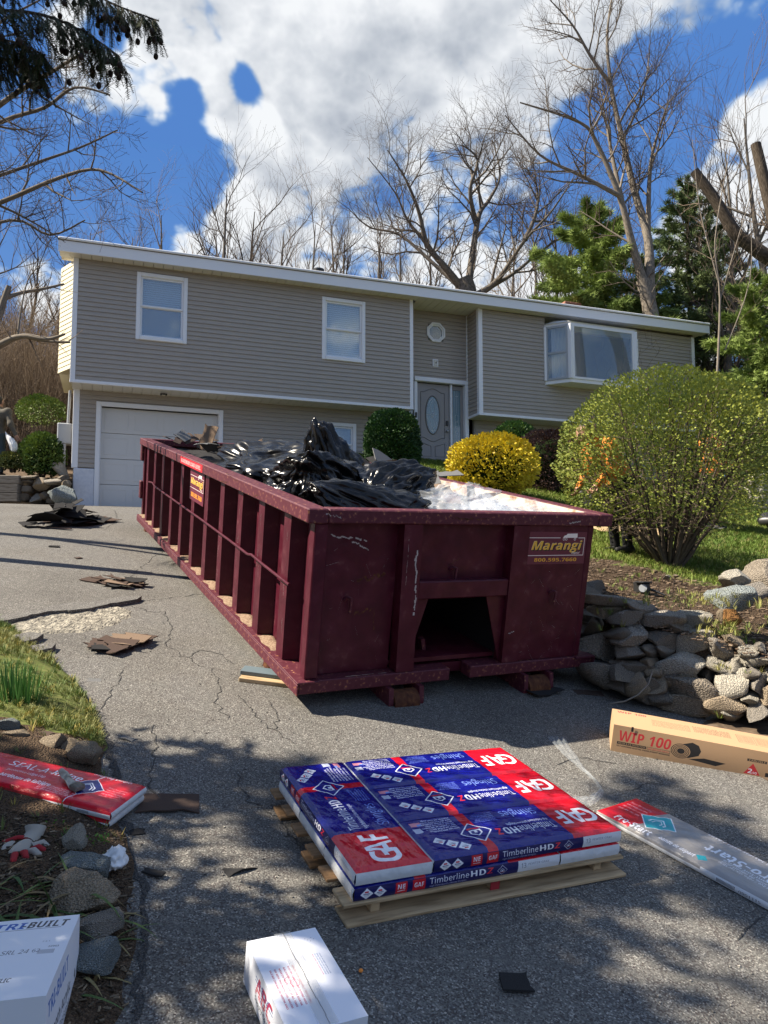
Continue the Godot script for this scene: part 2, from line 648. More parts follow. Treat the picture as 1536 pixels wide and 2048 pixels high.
	for s in [["wood_pale", 0.46, 0.33, 0.19, 51], ["wood_brown", 0.24, 0.145, 0.075, 52], ["wood_grey", 0.17, 0.15, 0.125, 53], ["plywood", 0.50, 0.36, 0.20, 54]]:
		m = mat(s[0], Color.WHITE, 0.8, 0.3)
		m.albedo_texture = ntex(0.015, [lin(s[1] * 0.55, s[2] * 0.52, s[3] * 0.48), lin(s[1], s[2], s[3]), lin(s[1] * 1.25, s[2] * 1.25, s[3] * 1.25)], s[4], FastNoiseLite.TYPE_SIMPLEX, 256, 5)
		m.uv1_scale = Vector3(0.7, 6.0, 1)
	m = mat("paint_grey_blue", lin(0.11, 0.15, 0.17), 0.6)
	m = mat("red_paint", lin(0.35, 0.02, 0.03), 0.8)
	m = mat("wrap_white", lin(0.66, 0.68, 0.70), 0.32, 0.6)
	m.normal_enabled = true
	m.normal_texture = ntex(0.01, [], 57, FastNoiseLite.TYPE_SIMPLEX, 512, 5, true, 6.0)
	m.normal_scale = 0.7
	tri(m, 2.0, false)
	m = mat("wrap_red", lin(0.50, 0.012, 0.03), 0.32, 0.6)
	m.normal_enabled = true
	m.normal_texture = M.wrap_white.normal_texture
	m.normal_scale = 0.5
	tri(m, 2.0, false)
	m = mat("wrap_navy", lin(0.01, 0.014, 0.14), 0.3, 0.6)
	m.normal_enabled = true
	m.normal_texture = M.wrap_white.normal_texture
	m.normal_scale = 0.5
	tri(m, 2.0, false)
	m = mat("kraft", Color.WHITE, 0.85, 0.3)
	m.albedo_texture = ntex(0.01, [lin(0.38, 0.25, 0.14), lin(0.44, 0.30, 0.175)], 58, FastNoiseLite.TYPE_SIMPLEX, 256, 5)
	m = mat("carton_white", lin(0.72, 0.73, 0.75), 0.5, 0.45)
	m = mat("tape", Color(0.8, 0.8, 0.78, 0.35), 0.3, 0.6)
	m.transparency = BaseMaterial3D.TRANSPARENCY_ALPHA
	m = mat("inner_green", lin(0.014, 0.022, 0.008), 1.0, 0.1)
	m = mat("cloth_white", lin(0.36, 0.335, 0.29), 0.95)
	m = mat("cloth_red", lin(0.30, 0.015, 0.02), 0.9)
	# rock of several kinds
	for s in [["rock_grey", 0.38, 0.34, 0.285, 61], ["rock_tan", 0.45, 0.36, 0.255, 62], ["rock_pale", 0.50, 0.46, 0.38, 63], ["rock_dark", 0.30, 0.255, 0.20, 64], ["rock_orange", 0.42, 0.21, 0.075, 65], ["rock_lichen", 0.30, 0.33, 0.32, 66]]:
		m = tri(mat(s[0], Color.WHITE, 0.92, 0.3), 1.1, false)
		m.albedo_texture = ntex(0.02, [lin(s[1] * 0.35, s[2] * 0.35, s[3] * 0.36), lin(s[1] * 0.8, s[2] * 0.8, s[3] * 0.8), lin(s[1], s[2], s[3]), lin(s[1] * 1.55, s[2] * 1.55, s[3] * 1.6)], s[4], FastNoiseLite.TYPE_SIMPLEX, 512, 7, false, 4.0, [0.1, 0.42, 0.6, 0.9])
		m.heightmap_enabled = true
		m.heightmap_texture = ntex(0.03, [], s[4] + 20, FastNoiseLite.TYPE_SIMPLEX, 256, 6)
		m.heightmap_scale = 3.5
	# plants
	for s in [["bark_grey", 0.15, 0.13, 0.108, 71], ["bark_brown", 0.085, 0.068, 0.052, 72], ["bark_pale", 0.22, 0.19, 0.155, 73]]:
		m = mat(s[0], Color.WHITE, 0.95, 0.2)
		m.albedo_texture = ntex(0.03, [lin(s[1] * 0.5, s[2] * 0.5, s[3] * 0.5), lin(s[1], s[2], s[3]), lin(s[1] * 1.5, s[2] * 1.5, s[3] * 1.5)], s[4], FastNoiseLite.TYPE_SIMPLEX, 256, 5)
		m.uv1_scale = Vector3(2, 0.7, 1)
	m = mat("twig", lin(0.105, 0.083, 0.067), 0.95, 0.2)
	m = mat("twig_pale", lin(0.20, 0.155, 0.115), 0.95, 0.2)
	m = mat("leaf", Color.WHITE, 0.6, 0.35)
	m.vertex_color_use_as_albedo = true
	m.cull_mode = BaseMaterial3D.CULL_DISABLED
	m.backlight_enabled = true
	m.backlight = Color(0.5, 0.5, 0.5)
	m = mat("needle", Color.WHITE, 0.7, 0.25)
	m.vertex_color_use_as_albedo = true
	m.backlight_enabled = true
	m.backlight = Color(0.5, 0.5, 0.5)
	m.cull_mode = BaseMaterial3D.CULL_DISABLED
	m = mat("cone", lin(0.028, 0.019, 0.013), 0.9)
	# people
	m = mat("skin", lin(0.36, 0.20, 0.13), 0.6)
	m = mat("hair", lin(0.015, 0.012, 0.01), 0.7)
	m = mat("shirt_orange", lin(0.75, 0.24, 0.035), 0.85)
	m = mat("shirt_olive", lin(0.085, 0.075, 0.058), 0.9)
	m = mat("trousers_black", lin(0.008, 0.008, 0.01), 0.9)
	m = mat("trousers_teal", lin(0.035, 0.055, 0.065), 0.9)
	m = mat("shoe", lin(0.012, 0.012, 0.013), 0.7)

# ------------------------------------------------------------------ ground
const PS := [-6.0, 0.0, 2.63, 3.57, 4.31, 5.05, 8.0, 11.4, 14.0, 16.7, 18.5, 40.0]
const PY := [-2.75, -1.745, -1.32, -1.158, -0.998, -0.845, -0.185, 0.59, 1.06, 1.353, 1.38, 1.45]
var PM := []


func profile(s: float) -> float:
	if PM.is_empty():
		for i in 12:
			var a := maxi(i - 1, 0)
			var b := mini(i + 1, 11)
			if i == 0 or i == 11:
				PM.append((PY[b] - PY[a]) / (PS[b] - PS[a]))
			else:
				var hd: float = PS[b] - PS[i]
				var hs: float = PS[i] - PS[a]
				PM.append((hs * hs * PY[b] + (hd * hd - hs * hs) * PY[i] - hd * hd * PY[a]) / (hs * hd * (hd + hs)))
		PM[9] = 0.07
		PM[10] = 0.008
		PM[11] = 0.003
	s = clampf(s, -6.0, 40.0)
	var k := 0
	while k < 10 and s > PS[k + 1]:
		k += 1
	var d: float = PS[k + 1] - PS[k]
	var t: float = (s - PS[k]) / d
	return (2 * t * t * t - 3 * t * t + 1) * PY[k] + (t * t * t - 2 * t * t + t) * d * PM[k] + (-2 * t * t * t + 3 * t * t) * PY[k + 1] + (t * t * t - t * t) * d * PM[k + 1]


func drive(x: float, z: float) -> float:
	var s1 := -0.454 * x - 0.891 * z
	var s2 := -0.347 * x - 0.938 * z
	var t := 0.891 * x - 0.454 * z
	return profile(lerpf(s1, s2, smoothstep(9.0, 15.0, s1))) - 0.026 * clampf(t - 1.2, -2.0, 1.3) * smoothstep(5.5, 3.5, s1)


func terrace(x: float, z: float) -> float:
	var s := -0.454 * x - 0.891 * z
	return -0.22 + 0.28 * (minf(s, 14.7) - 5.1) + 0.2 * maxf(s - 14.7, 0.0) - 0.95 * smoothstep(-1.0, -6.0, x)


func on_drive(x: float, z: float) -> Vector3:
	return Vector3(x, drive(x, z), z)


func slope_basis(x: float, z: float, dir: Vector3, f: Callable) -> Basis:
	var e := 0.2
	var nn := Vector3(f.call(x - e, z) - f.call(x + e, z), 2 * e, f.call(x, z - e) - f.call(x, z + e)).normalized()
	var zz := dir.cross(nn).normalized()
	return Basis(nn.cross(zz), nn, zz)


# the drystone wall's foot, from the camera's side round to the house
var wall_foot := [Vector2(7.5, -1.6), Vector2(5.0, -3.6), Vector2(3.6, -4.75), Vector2(2.75, -5.35), Vector2(2.35, -5.75), Vector2(1.98, -5.85), Vector2(1.86, -6.1), Vector2(1.84, -6.6), Vector2(1.3, -7.75), Vector2(0.4, -9.5), Vector2(-1.2, -12.6), Vector2(-2.5, -15.2), Vector2(-3.0, -16.6)]
# the lawn edge on the other side
var left_edge := [Vector2(-14.0, -8.6), Vector2(-5.0, -6.75), Vector2(-3.21, -6.22), Vector2(-2.48, -5.54), Vector2(-1.88, -4.8), Vector2(-1.58, -4.26), Vector2(-1.40, -3.82), Vector2(-1.22, -3.48), Vector2(-1.10, -3.25), Vector2(-0.96, -2.92), Vector2(-0.86, -2.65), Vector2(-0.78, -2.32), Vector2(-0.72, -1.6), Vector2(-0.6, 0.0), Vector2(-0.4, 4.0)]


func along(line: Array, t: float) -> Vector2:
	var f := clampf(t, 0.0, 0.9999) * (line.size() - 1)
	var i := int(f)
	return (line[i] as Vector2).lerp(line[i + 1], f - i)


func left_bank(x: float, z: float, out: float) -> float:
	return drive(x, z) + 0.012 + 0.05 * smoothstep(0.0, 0.25, out) + 0.05 * out + 0.02 * fnl.get_noise_2d(x * 90.0, z * 90.0)


func make_terrain():
	fnl.seed = 5
	fnl.frequency = 0.01
	var b := MB.new()
	# the wide ground under and behind everything
	b.sheet(90, 90, func(u: float, w: float):
		var x := lerpf(-220.0, 220.0, u)
		x = signf(x) * pow(absf(x) / 220.0, 1.8) * 220.0
		var z := lerpf(90.0, -300.0, pow(w, 1.0))
		z = 20.0 - 320.0 * pow(w, 1.6) if w > 0.15 else lerpf(90.0, 20.0 - 320.0 * pow(0.15, 1.6), w / 0.15)
		var t := maxf(smoothstep(3.5, 8.0, x + 0.35 * z + 4.0), smoothstep(-17.0, -20.0, z))
		var far := clampf((-z - 40.0) / 200.0, 0.0, 1.0)
		return Vector3(x, lerpf(drive(x, z) - 0.12, minf(terrace(x, z), 12.0) - 0.07, t) - far * 6.0, z))
	struct("ground", b, M.leaf_litter)
	# driveway
	b = MB.new()
	b.sheet(220, 200, func(u: float, w: float):
		var x := lerpf(-17.0, 8.5, u)
		var z := lerpf(5.0, -18.5, w)
		return Vector3(x, drive(x, z), z))
	for i in b.v.size():
		var p := b.v[i]
		b.uv[i] = Vector2(p.x, p.z) / 0.8
		var k := 1.0 + 0.26 * fnl.get_noise_2d(p.x * 85.0, p.z * 85.0) + 0.22 * fnl.get_noise_2d(p.x * 22.0 + 80.0, p.z * 22.0)
		b.c[i] = Color(k, k * 0.99, k * 0.97)
	var road := struct("driveway", b, M.asphalt)
	driveway_wear(road)
	# lawn and planting bed above the drystone wall
	b = MB.new()
	var prev := [0.0, 0.12, 0.3, 0.6, 1.0, 1.5, 2.2, 3.0, 4.0, 5.5, 7.5, 10.0, 13.0, 17.0, 22.0]
	var lawn_at := func(u: float, w: float):
		var p := along(wall_foot, 1.0 - w)
		var t: float = u * (prev.size() - 1)
		var out: float = prev[int(t)]
		var tt := 1.0 - w
		var dir := Vector2(1.0, lerpf(0.05, -0.37, smoothstep(0.0, 0.5, tt))).normalized()
		var q := p + dir * (out + 0.16)
		var y := terrace(q.x, q.y)
		if out < 0.1:
			y -= 0.22
		elif out < 0.2:
			y -= 0.06
		return Vector3(q.x, y + 0.02 * fnl.get_noise_2d(q.x * 70.0, q.y * 70.0), q.y)
	b.sheet(prev.size() - 1, 70, lawn_at)
	var bed := MB.new()
	var lawn := MB.new()
	for part in [bed, lawn]:
		part.v = b.v
		part.n = b.n
		part.uv = b.uv
		part.c = b.c
	for i in range(0, b.ix.size(), 3):
		var g := (b.v[b.ix[i]] + b.v[b.ix[i + 1]] + b.v[b.ix[i + 2]]) / 3.0
		(bed if in_bed(g.x, g.z) else lawn).ix.append_array(b.ix.slice(i, i + 3))
	struct("lawn", lawn, M.turf)
	struct("planting_bed", bed, M.soil)
	# bank beside the driveway, turf above and bare earth below
	b = MB.new()
	b.sheet(26, 90, func(u: float, w: float):
		var t: float = w
		var p := along(left_edge, t)
		var out: float = pow(1.0 - u, 2.0) * 9.0
		var wob := 0.05 * fnl.get_noise_2d(p.x * 300.0, p.y * 300.0) * smoothstep(1.0, 0.0, out)
		var dir := Vector2(-1.0, 0.12 + 0.3 * smoothstep(0.3, 0.0, t)).normalized()
		var q := p + dir * (out + wob)
		return Vector3(q.x, left_bank(q.x, q.y, out) - (0.03 if u > 0.99 else 0.0), q.y))
	for i in range(0, b.ix.size(), 3):
		var s := b.ix[i + 1]
		b.ix[i + 1] = b.ix[i + 2]
		b.ix[i + 2] = s
	for i in b.n.size():
		b.n[i] = b.n[i] * signf(b.n[i].y)
	var la := MB.new()
	var ea := MB.new()
	for part in [la, ea]:
		part.v = b.v
		part.n = b.n
		part.uv = b.uv
		part.c = b.c
	for i in range(0, b.ix.size(), 3):
		var g := (b.v[b.ix[i]] + b.v[b.ix[i + 1]] + b.v[b.ix[i + 2]]) / 3.0
		(la if left_turf(g.x, g.z) > 0.5 else ea).ix.append_array(b.ix.slice(i, i + 3))
	struct("bank_turf", la, M.turf)
	struct("bank_earth", ea, M.soil)
	# raised garden behind the timber and rock wall beside the garage
	b = MB.new()
	b.sheet(24, 16, func(u: float, w: float):
		var a := Vector2(-6.35, -15.75)
		var e := Vector2(-20.0, -13.2)
		var p := e.lerp(a, u)
		var z := p.y - w * 13.0 - 0.12
		return Vector3(p.x, minf(terrace(p.x, z), 1.95 + 0.28 * w * 13.0) - (0.0 if w > 0.01 else 0.06), z))
	struct("garden_terrace", b, M.leaf_litter)


func in_bed(x: float, z: float) -> bool:
	var s := -0.454 * x - 0.891 * z + 0.25 * fnl.get_noise_2d(x * 60.0, z * 60.0)
	var t := 0.891 * x - 0.454 * z
	return s < lerpf(6.3, 4.6, smoothstep(5.8, 7.3, t))


func left_turf(x: float, z: float) -> float:
	return 1.0 if z + 0.12 * fnl.get_noise_2d(x * 120.0, z * 120.0) < -3.95 + 0.12 * x else 0.0


func ribbon(b: MB, ps: Array, w: float, lift: float):
	# an uneven dark line laid on the driveway
	var pts := []
	for i in ps.size() - 1:
		var a: Vector3 = ps[i]
		var e: Vector3 = ps[i + 1]
		var k := maxi(2, int(a.distance_to(e) / 0.045))
		for j in k:
			var p := a.lerp(e, float(j) / k)
			pts.append(Vector2(p.x + rr(-0.022, 0.022), p.z + rr(-0.022, 0.022)))
	pts.append(Vector2(ps[-1].x, ps[-1].z))
	var last := []
	for i in pts.size():
		var d: Vector2 = (pts[mini(i + 1, pts.size() - 1)] - pts[maxi(i - 1, 0)]).normalized().orthogonal()
		var ww := w * rr(0.35, 1.2) * (0.15 if i == 0 or i == pts.size() - 1 else 1.0)
		var l: Vector2 = pts[i] - d * ww
		var r: Vector2 = pts[i] + d * ww
		var cur := [Vector3(l.x, drive(l.x, l.y) + lift, l.y), Vector3(r.x, drive(r.x, r.y) + lift, r.y)]
		if last.size():
			var q := [last[0], last[1], cur[1], cur[0]]
			if ((q[1] as Vector3) - q[0]).cross(q[2] - q[0]).y < 0.0:
				q.reverse()
			b.poly(q)
		last = cur


func driveway_wear(road: Node3D):
	var b := MB.new()
	for l in [[Vector3(-2.988, -0.522, -5.796), Vector3(-2.840, -0.411, -6.416), Vector3(-2.595, -0.337, -6.905), Vector3(-2.181, -0.282, -7.387), Vector3(-1.825, -0.240, -7.776)], [Vector3(-2.074, -0.382, -6.952), Vector3(-1.845, -0.499, -6.490), Vector3(-1.761, -0.603, -6.018), Vector3(-1.532, -0.674, -5.774), Vector3(-1.342, -0.728, -5.598)], [Vector3(-2.521, -0.308, -7.086), Vector3(-2.162, -0.390, -6.864), Vector3(-2.074, -0.382, -6.952)],
		[Vector3(-1.289, -0.730, -5.614), Vector3(-1.146, -0.818, -5.230), Vector3(-1.134, -0.863, -4.995), Vector3(-0.978, -0.933, -4.691)], [Vector3(-1.532, -0.674, -5.774), Vector3(-1.476, -0.639, -5.981), Vector3(-1.300, -0.671, -5.910), Vector3(-1.141, -0.725, -5.717)], [Vector3(-4.034, 0.579, -10.650), Vector3(-4.255, 0.798, -11.749), Vector3(-4.892, 1.086, -13.318)],
		[Vector3(-1.867, -0.717, -5.385), Vector3(-1.812, -0.797, -4.996), Vector3(-1.761, -0.864, -4.652)], [Vector3(-1.402, -0.924, -4.500), Vector3(-1.265, -0.994, -4.177), Vector3(-1.190, -1.063, -3.841), Vector3(-1.079, -1.108, -3.662)], [Vector3(-0.776, -0.881, -5.094), Vector3(-0.674, -0.935, -4.857), Vector3(-0.676, -0.979, -4.617)], [Vector3(-0.987, -0.853, -5.129), Vector3(-0.784, -0.944, -4.744), Vector3(-0.526, -1.029, -4.442)],
		[Vector3(-2.758, -0.106, -7.962), Vector3(-2.852, 0.123, -9.004), Vector3(-2.864, 0.262, -9.651)], [Vector3(1.364, -1.259, -4.289), Vector3(1.596, -1.251, -4.458), Vector3(1.773, -1.275, -4.391)], [Vector3(1.395, -1.449, -3.017), Vector3(1.486, -1.441, -3.121), Vector3(1.601, -1.438, -3.201)], [Vector3(1.037, -1.183, -4.585), Vector3(1.227, -1.174, -4.729), Vector3(1.459, -1.205, -4.672)], [Vector3(-0.372, -1.232, -3.360), Vector3(-0.495, -1.183, -3.605), Vector3(-0.667, -1.139, -3.763), Vector3(-0.801, -1.070, -4.054)]]:
		ribbon(b, l, 0.0042, 0.003)
	stuff(struct("crack", b, M.tar, road))
	# dark crumbling edge beside the bank
	b = MB.new()
	ribbon(b, [Vector3(-2.210, -0.723, -5.178), Vector3(-1.803, -0.862, -4.641), Vector3(-1.560, -0.953, -4.237), Vector3(-1.400, -1.028, -3.898), Vector3(-1.246, -1.104, -3.574), Vector3(-1.098, -1.166, -3.297)], 0.022, 0.004)
	ribbon(b, [Vector3(-1.084, -1.173, -3.259), Vector3(-0.943, -1.231, -2.952), Vector3(-0.839, -1.279, -2.667), Vector3(-0.784, -1.311, -2.477), Vector3(-0.751, -1.340, -2.295)], 0.014, 0.004)
	stuff(struct("tar_edge", b, M.tar, road))
	# the washed-out patch: bare stony base with broken asphalt at its upper lip
	b = MB.new()
	var c0 := Vector3(-2.999, -0.486, -5.969)
	var c1 := Vector3(-2.404, -0.360, -6.892)
	var dir := Vector2(c1.x - c0.x, c1.z - c0.z)
	b.sheet(60, 20, func(u: float, w: float):
		var p := Vector2(c0.x, c0.z) + dir * (u * 1.06 - 0.03)
		var half := 0.40 * pow(sin(PI * clampf(u, 0.02, 0.98)), 0.6) + 0.06 * fnl.get_noise_2d(u * 700.0, 5.0)
		p += dir.orthogonal().normalized() * lerpf(half * 0.75, -half, w)
		var edge := minf(minf(w, 1.0 - w), minf(u, 1.0 - u) * 2.0)
		var y := drive(p.x, p.y) + 0.008 - 0.014 * smoothstep(0.12, 0.0, edge) + 0.022 * smoothstep(0.0, 0.2, edge) * (fnl.get_noise_2d(p.x * 900.0, p.y * 900.0) * 0.7 + 0.25)
		return Vector3(p.x, y, p.y))
	for i in range(0, b.ix.size(), 3):
		var g := (b.v[b.ix[i + 1]] - b.v[b.ix[i]]).cross(b.v[b.ix[i + 2]] - b.v[b.ix[i]])
		if g.y > 0.0:
			var s := b.ix[i + 1]
			b.ix[i + 1] = b.ix[i + 2]
			b.ix[i + 2] = s
	for i in b.n.size():
		b.n[i] = b.n[i] * (1.0 if b.n[i].y > 0 else -1.0)
	struct("washed_out_patch", b, M.gravel, road)
	var lip := [Vector3(-3.137, -0.426, -6.194), Vector3(-3.012, -0.394, -6.414), Vector3(-2.872, -0.363, -6.635), Vector3(-2.684, -0.353, -6.780), Vector3(-2.524, -0.320, -7.028), Vector3(-2.838, -0.565, -5.656), Vector3(-2.615, -0.617, -5.512)]
	for i in lip.size():
		b = MB.new()
		var w := rr(0.16, 0.3)
		var out := []
		for k in 7:
			var a := TAU * k / 7.0
			out.append(Vector2(cos(a) * w * rr(0.8, 1.15), sin(a) * w * rr(0.28, 0.45)))
		var p: Vector3 = lip[i]
		var s := slope_basis(p.x, p.z, Vector3(dir.x, 0, dir.y).normalized(), drive)
		b.plate(out, Vector3(p.x, drive(p.x, p.z) - 0.01, p.z), s.x, -s.z, s.y.rotated(s.x, rr(-0.1, 0.05)), 0.05)
		for k in b.uv.size():
			b.uv[k] = b.uv[k] / 0.8
		struct("asphalt_slab", b, M.asphalt, road)

# ------------------------------------------------------------------ house
var house: Node3D
const NB := -0.62   # the recessed lower wall, behind the upper storey's face


func clapboards(u0: float, u1: float, w0: float, w1: float, n: float, holes: Array, row := 0.1):
	var rows := int(round((w1 - w0) / row))
	var rh := (w1 - w0) / rows
	for r in rows:
		var lo := w0 + r * rh
		var hi := lo + rh
		var cuts := []
		for h in holes:
			if h[2] < hi - 0.02 and h[3] > lo + 0.02:
				cuts.append(h)
		cuts.sort_custom(func(a, b): return a[0] < b[0])
		var at := u0
		var spans := []
		for h in cuts:
			if h[0] > at:
				spans.append([at, h[0]])
			at = maxf(at, h[1])
		if at < u1:
			spans.append([at, u1])
		for s in spans:
			if s[1] - s[0] < 0.03:
				continue
			var b := MB.new()
			var a0 := Vector3(s[0], lo, n + 0.02)
			var a1 := Vector3(s[1], lo, n + 0.02)
			var t0 := Vector3(s[0], hi - 0.006, n + 0.004)
			var t1 := Vector3(s[1], hi - 0.006, n + 0.004)
			var k := Vector3(0, 0, -0.02)
			b.poly_uv([a0, a1, t1, t0], [Vector2(s[0], lo), Vector2(s[1], lo), Vector2(s[1], hi), Vector2(s[0], hi)])
			b.poly([a1, a0, a0 + k, a1 + k])
			b.poly([t0, t1, Vector3(s[1], hi, n), Vector3(s[0], hi, n)])
			obj("clapboard", b, M.siding, house)


func hole(r: Array) -> Array:
	return [r[0] + 0.05, r[1] - 0.05, r[2] + 0.05, r[3] - 0.05]


# a sliding sash window: r = [u0, u1, w0, w1] over the trim
func sash_window(r: Array, n: float, upper: Material, lower: Material):
	var win := Node3D.new()
	var nm := "window"
	var k := 0
	while house.has_node(nm):
		k += 1
		nm = "window_%03d" % k
	win.name = nm
	house.add_child(win)
	var fr := MB.new()
	var u0: float = r[0]
	var u1: float = r[1]
	var w0: float = r[2]
	var w1: float = r[3]
	var t := 0.085
	fr.span(Vector3(u0, w0, n - 0.06), Vector3(u0 + t, w1, n + 0.035), 0.008)
	fr.span(Vector3(u1 - t, w0, n - 0.06), Vector3(u1, w1, n + 0.035), 0.008)
	fr.span(Vector3(u0 + t, w1 - t, n - 0.06), Vector3(u1 - t, w1, n + 0.035), 0.008)
	obj("frame", fr, M.white_trim, win)
	var sill := MB.new()
	sill.span(Vector3(u0 + t, w0, n - 0.06), Vector3(u1 - t, w0 + t, n + 0.05), 0.01)
	obj("sill", sill, M.white_trim, win)
	var mid := (w0 + w1) * 0.5
	for e in [[mid - 0.005, w1 - t, -0.02, upper], [w0 + t, mid + 0.02, -0.045, lower]]:
		var s := MB.new()
		var d := 0.04
		var z: float = n + e[2]
		s.span(Vector3(u0 + t, e[0], z - 0.02), Vector3(u0 + t + d, e[1], z + 0.015), 0.004)
		s.span(Vector3(u1 - t - d, e[0], z - 0.02), Vector3(u1 - t, e[1], z + 0.015), 0.004)
		s.span(Vector3(u0 + t + d, e[0], z - 0.02), Vector3(u1 - t - d, e[0] + d, z + 0.015), 0.004)
		s.span(Vector3(u0 + t + d, e[1] - d, z - 0.02), Vector3(u1 - t - d, e[1], z + 0.015), 0.004)
		obj("sash", s, M.white_trim, win)
		var g := MB.new()
		g.span(Vector3(u0 + t + d, e[0] + d, z - 0.006), Vector3(u1 - t - d, e[1] - d, z + 0.0))
		obj("pane", g, M.glass, win)
		var bl := MB.new()
		var rows := 14
		for q in rows:
			var a: float = lerpf(e[0], e[1], float(q) / rows)
			var c: float = lerpf(e[0], e[1], float(q + 0.94) / rows)
			bl.poly([Vector3(u0 + t, a, n - 0.085), Vector3(u1 - t, a, n - 0.085), Vector3(u1 - t, c, n - 0.095), Vector3(u0 + t, c, n - 0.095)])
		stuff(obj("blind", bl, e[3], win))
	var room := MB.new()
	room.poly([Vector3(u0, w0, n - 0.13), Vector3(u1, w0, n - 0.13), Vector3(u1, w1, n - 0.13), Vector3(u0, w1, n - 0.13)])
	obj("room_behind", room, M.room_dark, win)


func trim_board(called: String, a: Vector3, b: Vector3, m: Material, bev := 0.006):
	var x := MB.new()
	x.span(a, b, bev)
	return obj(called, x, m, house)


func hpart(called: String) -> Node3D:
	var o := Node3D.new()
	o.name = called
	house.add_child(o, true)
	return o


func make_house():
	house = thing("house", "taupe split-level house with white trim and an overhanging upper storey", "house", Vector3(-6.449, 3.8854, -14.897), Basis(Vector3.UP, deg_to_rad(20.32)))
	var H := 2.69
	var w1 := [1.248, 2.304, 1.002, 2.478]
	var w2 := [5.34, 6.40, 0.977, 2.466]
	var gtl := Vector2(0.504, -0.256)
	var gtr := Vector2(3.198, -0.266)
	var gar := [gtl.x, gtr.x, -2.62, (gtl.y + gtr.y) * 0.5]
	var b0 := Vector2(6.383, -0.357)
	var b1 := Vector2(6.385, -1.161)
	var b2 := Vector2(5.502, -0.358)
	var bw := [b2.x, b0.x, b1.y - 0.25, b0.y]
	var d0 := Vector2(8.020, 0.836)
	var d1 := Vector2(8.915, -1.246)
	var dt := Vector2(7.894, 0.967)
	var de := Vector2(9.420, 0.988)
	# walls in rows of boards
	clapboards(0.1, 7.55, 0.03, H, 0.0, [hole(w1), hole(w2)])
	clapboards(9.50, 16.2, 0.03, H, 0.0, [[11.34, 14.25, 0.95, 2.62]])
	clapboards(0.15, 7.628, -1.70, -0.03, NB, [[gar[0] + 0.03, gar[1] - 0.03, -3.0, gar[3] - 0.03], hole(bw)])
	clapboards(9.62, 16.2, -1.95, -0.03, NB, [])
	clapboards(7.628, 9.412, dt.y - 0.04, H, NB, [[Vector2(8.306, 2.132).x, Vector2(8.726, 2.179).x, Vector2(8.513, 1.960).y, Vector2(8.516, 2.352).y]])
	# side of the right wing that looks into the recess
	var rows := 26
	for r in rows:
		var lo := 0.03 + (H - 0.03) * r / rows
		var hi := 0.03 + (H - 0.03) * (r + 1) / rows
		var b := MB.new()
		b.poly_uv([Vector3(9.412 - 0.015, lo, NB + 0.03), Vector3(9.412 - 0.015, lo, -0.09), Vector3(9.412 - 0.004, hi - 0.006, -0.09), Vector3(9.412 - 0.004, hi - 0.006, NB + 0.03)], [Vector2(0, lo), Vector2(0.6, lo), Vector2(0.6, hi), Vector2(0, hi)])
		b.poly([Vector3(9.412 - 0.015, lo, -0.09), Vector3(9.412 - 0.015, lo, NB + 0.03), Vector3(9.412, lo, NB + 0.03), Vector3(9.412, lo, -0.09)])
		obj("clapboard", b, M.siding, house)
	# solid cores behind the boards
	var core := MB.new()
	for q in [[0.02, w1[0] + 0.06, 0.0, H], [w1[1] - 0.06, w2[0] + 0.06, 0.0, H], [w2[1] - 0.06, 7.62, 0.0, H], [w1[0] + 0.06, w1[1] - 0.06, 0.0, w1[2] + 0.06], [w1[0] + 0.06, w1[1] - 0.06, w1[3] - 0.06, H], [w2[0] + 0.06, w2[1] - 0.06, 0.0, w2[2] + 0.06], [w2[0] + 0.06, w2[1] - 0.06, w2[3] - 0.06, H]]:
		core.span(Vector3(q[0], q[2], -0.12), Vector3(q[1], q[3], -0.002))
	core.span(Vector3(9.416, 0, -0.5), Vector3(16.28, 0.95, -0.002))
	core.span(Vector3(9.416, 0.95, -0.5), Vector3(11.36, H, -0.002))
	core.span(Vector3(14.23, 0.95, -0.5), Vector3(16.28, H, -0.002))
	core.span(Vector3(11.36, 0.95, -0.8), Vector3(14.23, H, -0.6))
	core.span(Vector3(0.08, -2.62, -9.0), Vector3(0.2, 0.0, NB - 0.01))
	core.span(Vector3(0.02, 0.0, -9.0), Vector3(0.12, H + 0.3, -0.14))
	core.span(Vector3(16.15, -2.6, -9.0), Vector3(16.27, H + 0.3, -0.52))
	core.span(Vector3(0.1, -2.62, -9.1), Vector3(16.2, H + 0.3, -9.0))
	core.span(Vector3(0.2, -1.71, NB - 0.12), Vector3(gar[0] + 0.05, 0.0, NB - 0.002))
	core.span(Vector3(gar[0] + 0.05, gar[3] - 0.05, NB - 0.12), Vector3(gar[1] - 0.05, 0.0, NB - 0.002))
	core.span(Vector3(gar[1] - 0.05, -2.62, NB - 0.12), Vector3(bw[0] + 0.06, 0.0, NB - 0.002))
	core.span(Vector3(bw[0] + 0.06, bw[3] - 0.06, NB - 0.12), Vector3(bw[1] - 0.06, 0.0, NB - 0.002))
	core.span(Vector3(bw[0] + 0.06, -2.62, NB - 0.12), Vector3(bw[1] - 0.06, bw[2] + 0.06, NB - 0.002))
	core.span(Vector3(bw[1] - 0.06, -2.62, NB - 0.12), Vector3(7.7, 0.0, NB - 0.002))
	core.span(Vector3(9.6, -2.62, NB - 0.12), Vector3(16.15, 0.0, NB - 0.002))
	core.span(Vector3(7.63, dt.y - 0.06, NB - 0.3), Vector3(9.60, Vector2(8.513, 1.953).y, NB - 0.002))
	core.span(Vector3(7.63, Vector2(8.516, 2.359).y, NB - 0.3), Vector3(9.60, H + 0.1, NB - 0.002))
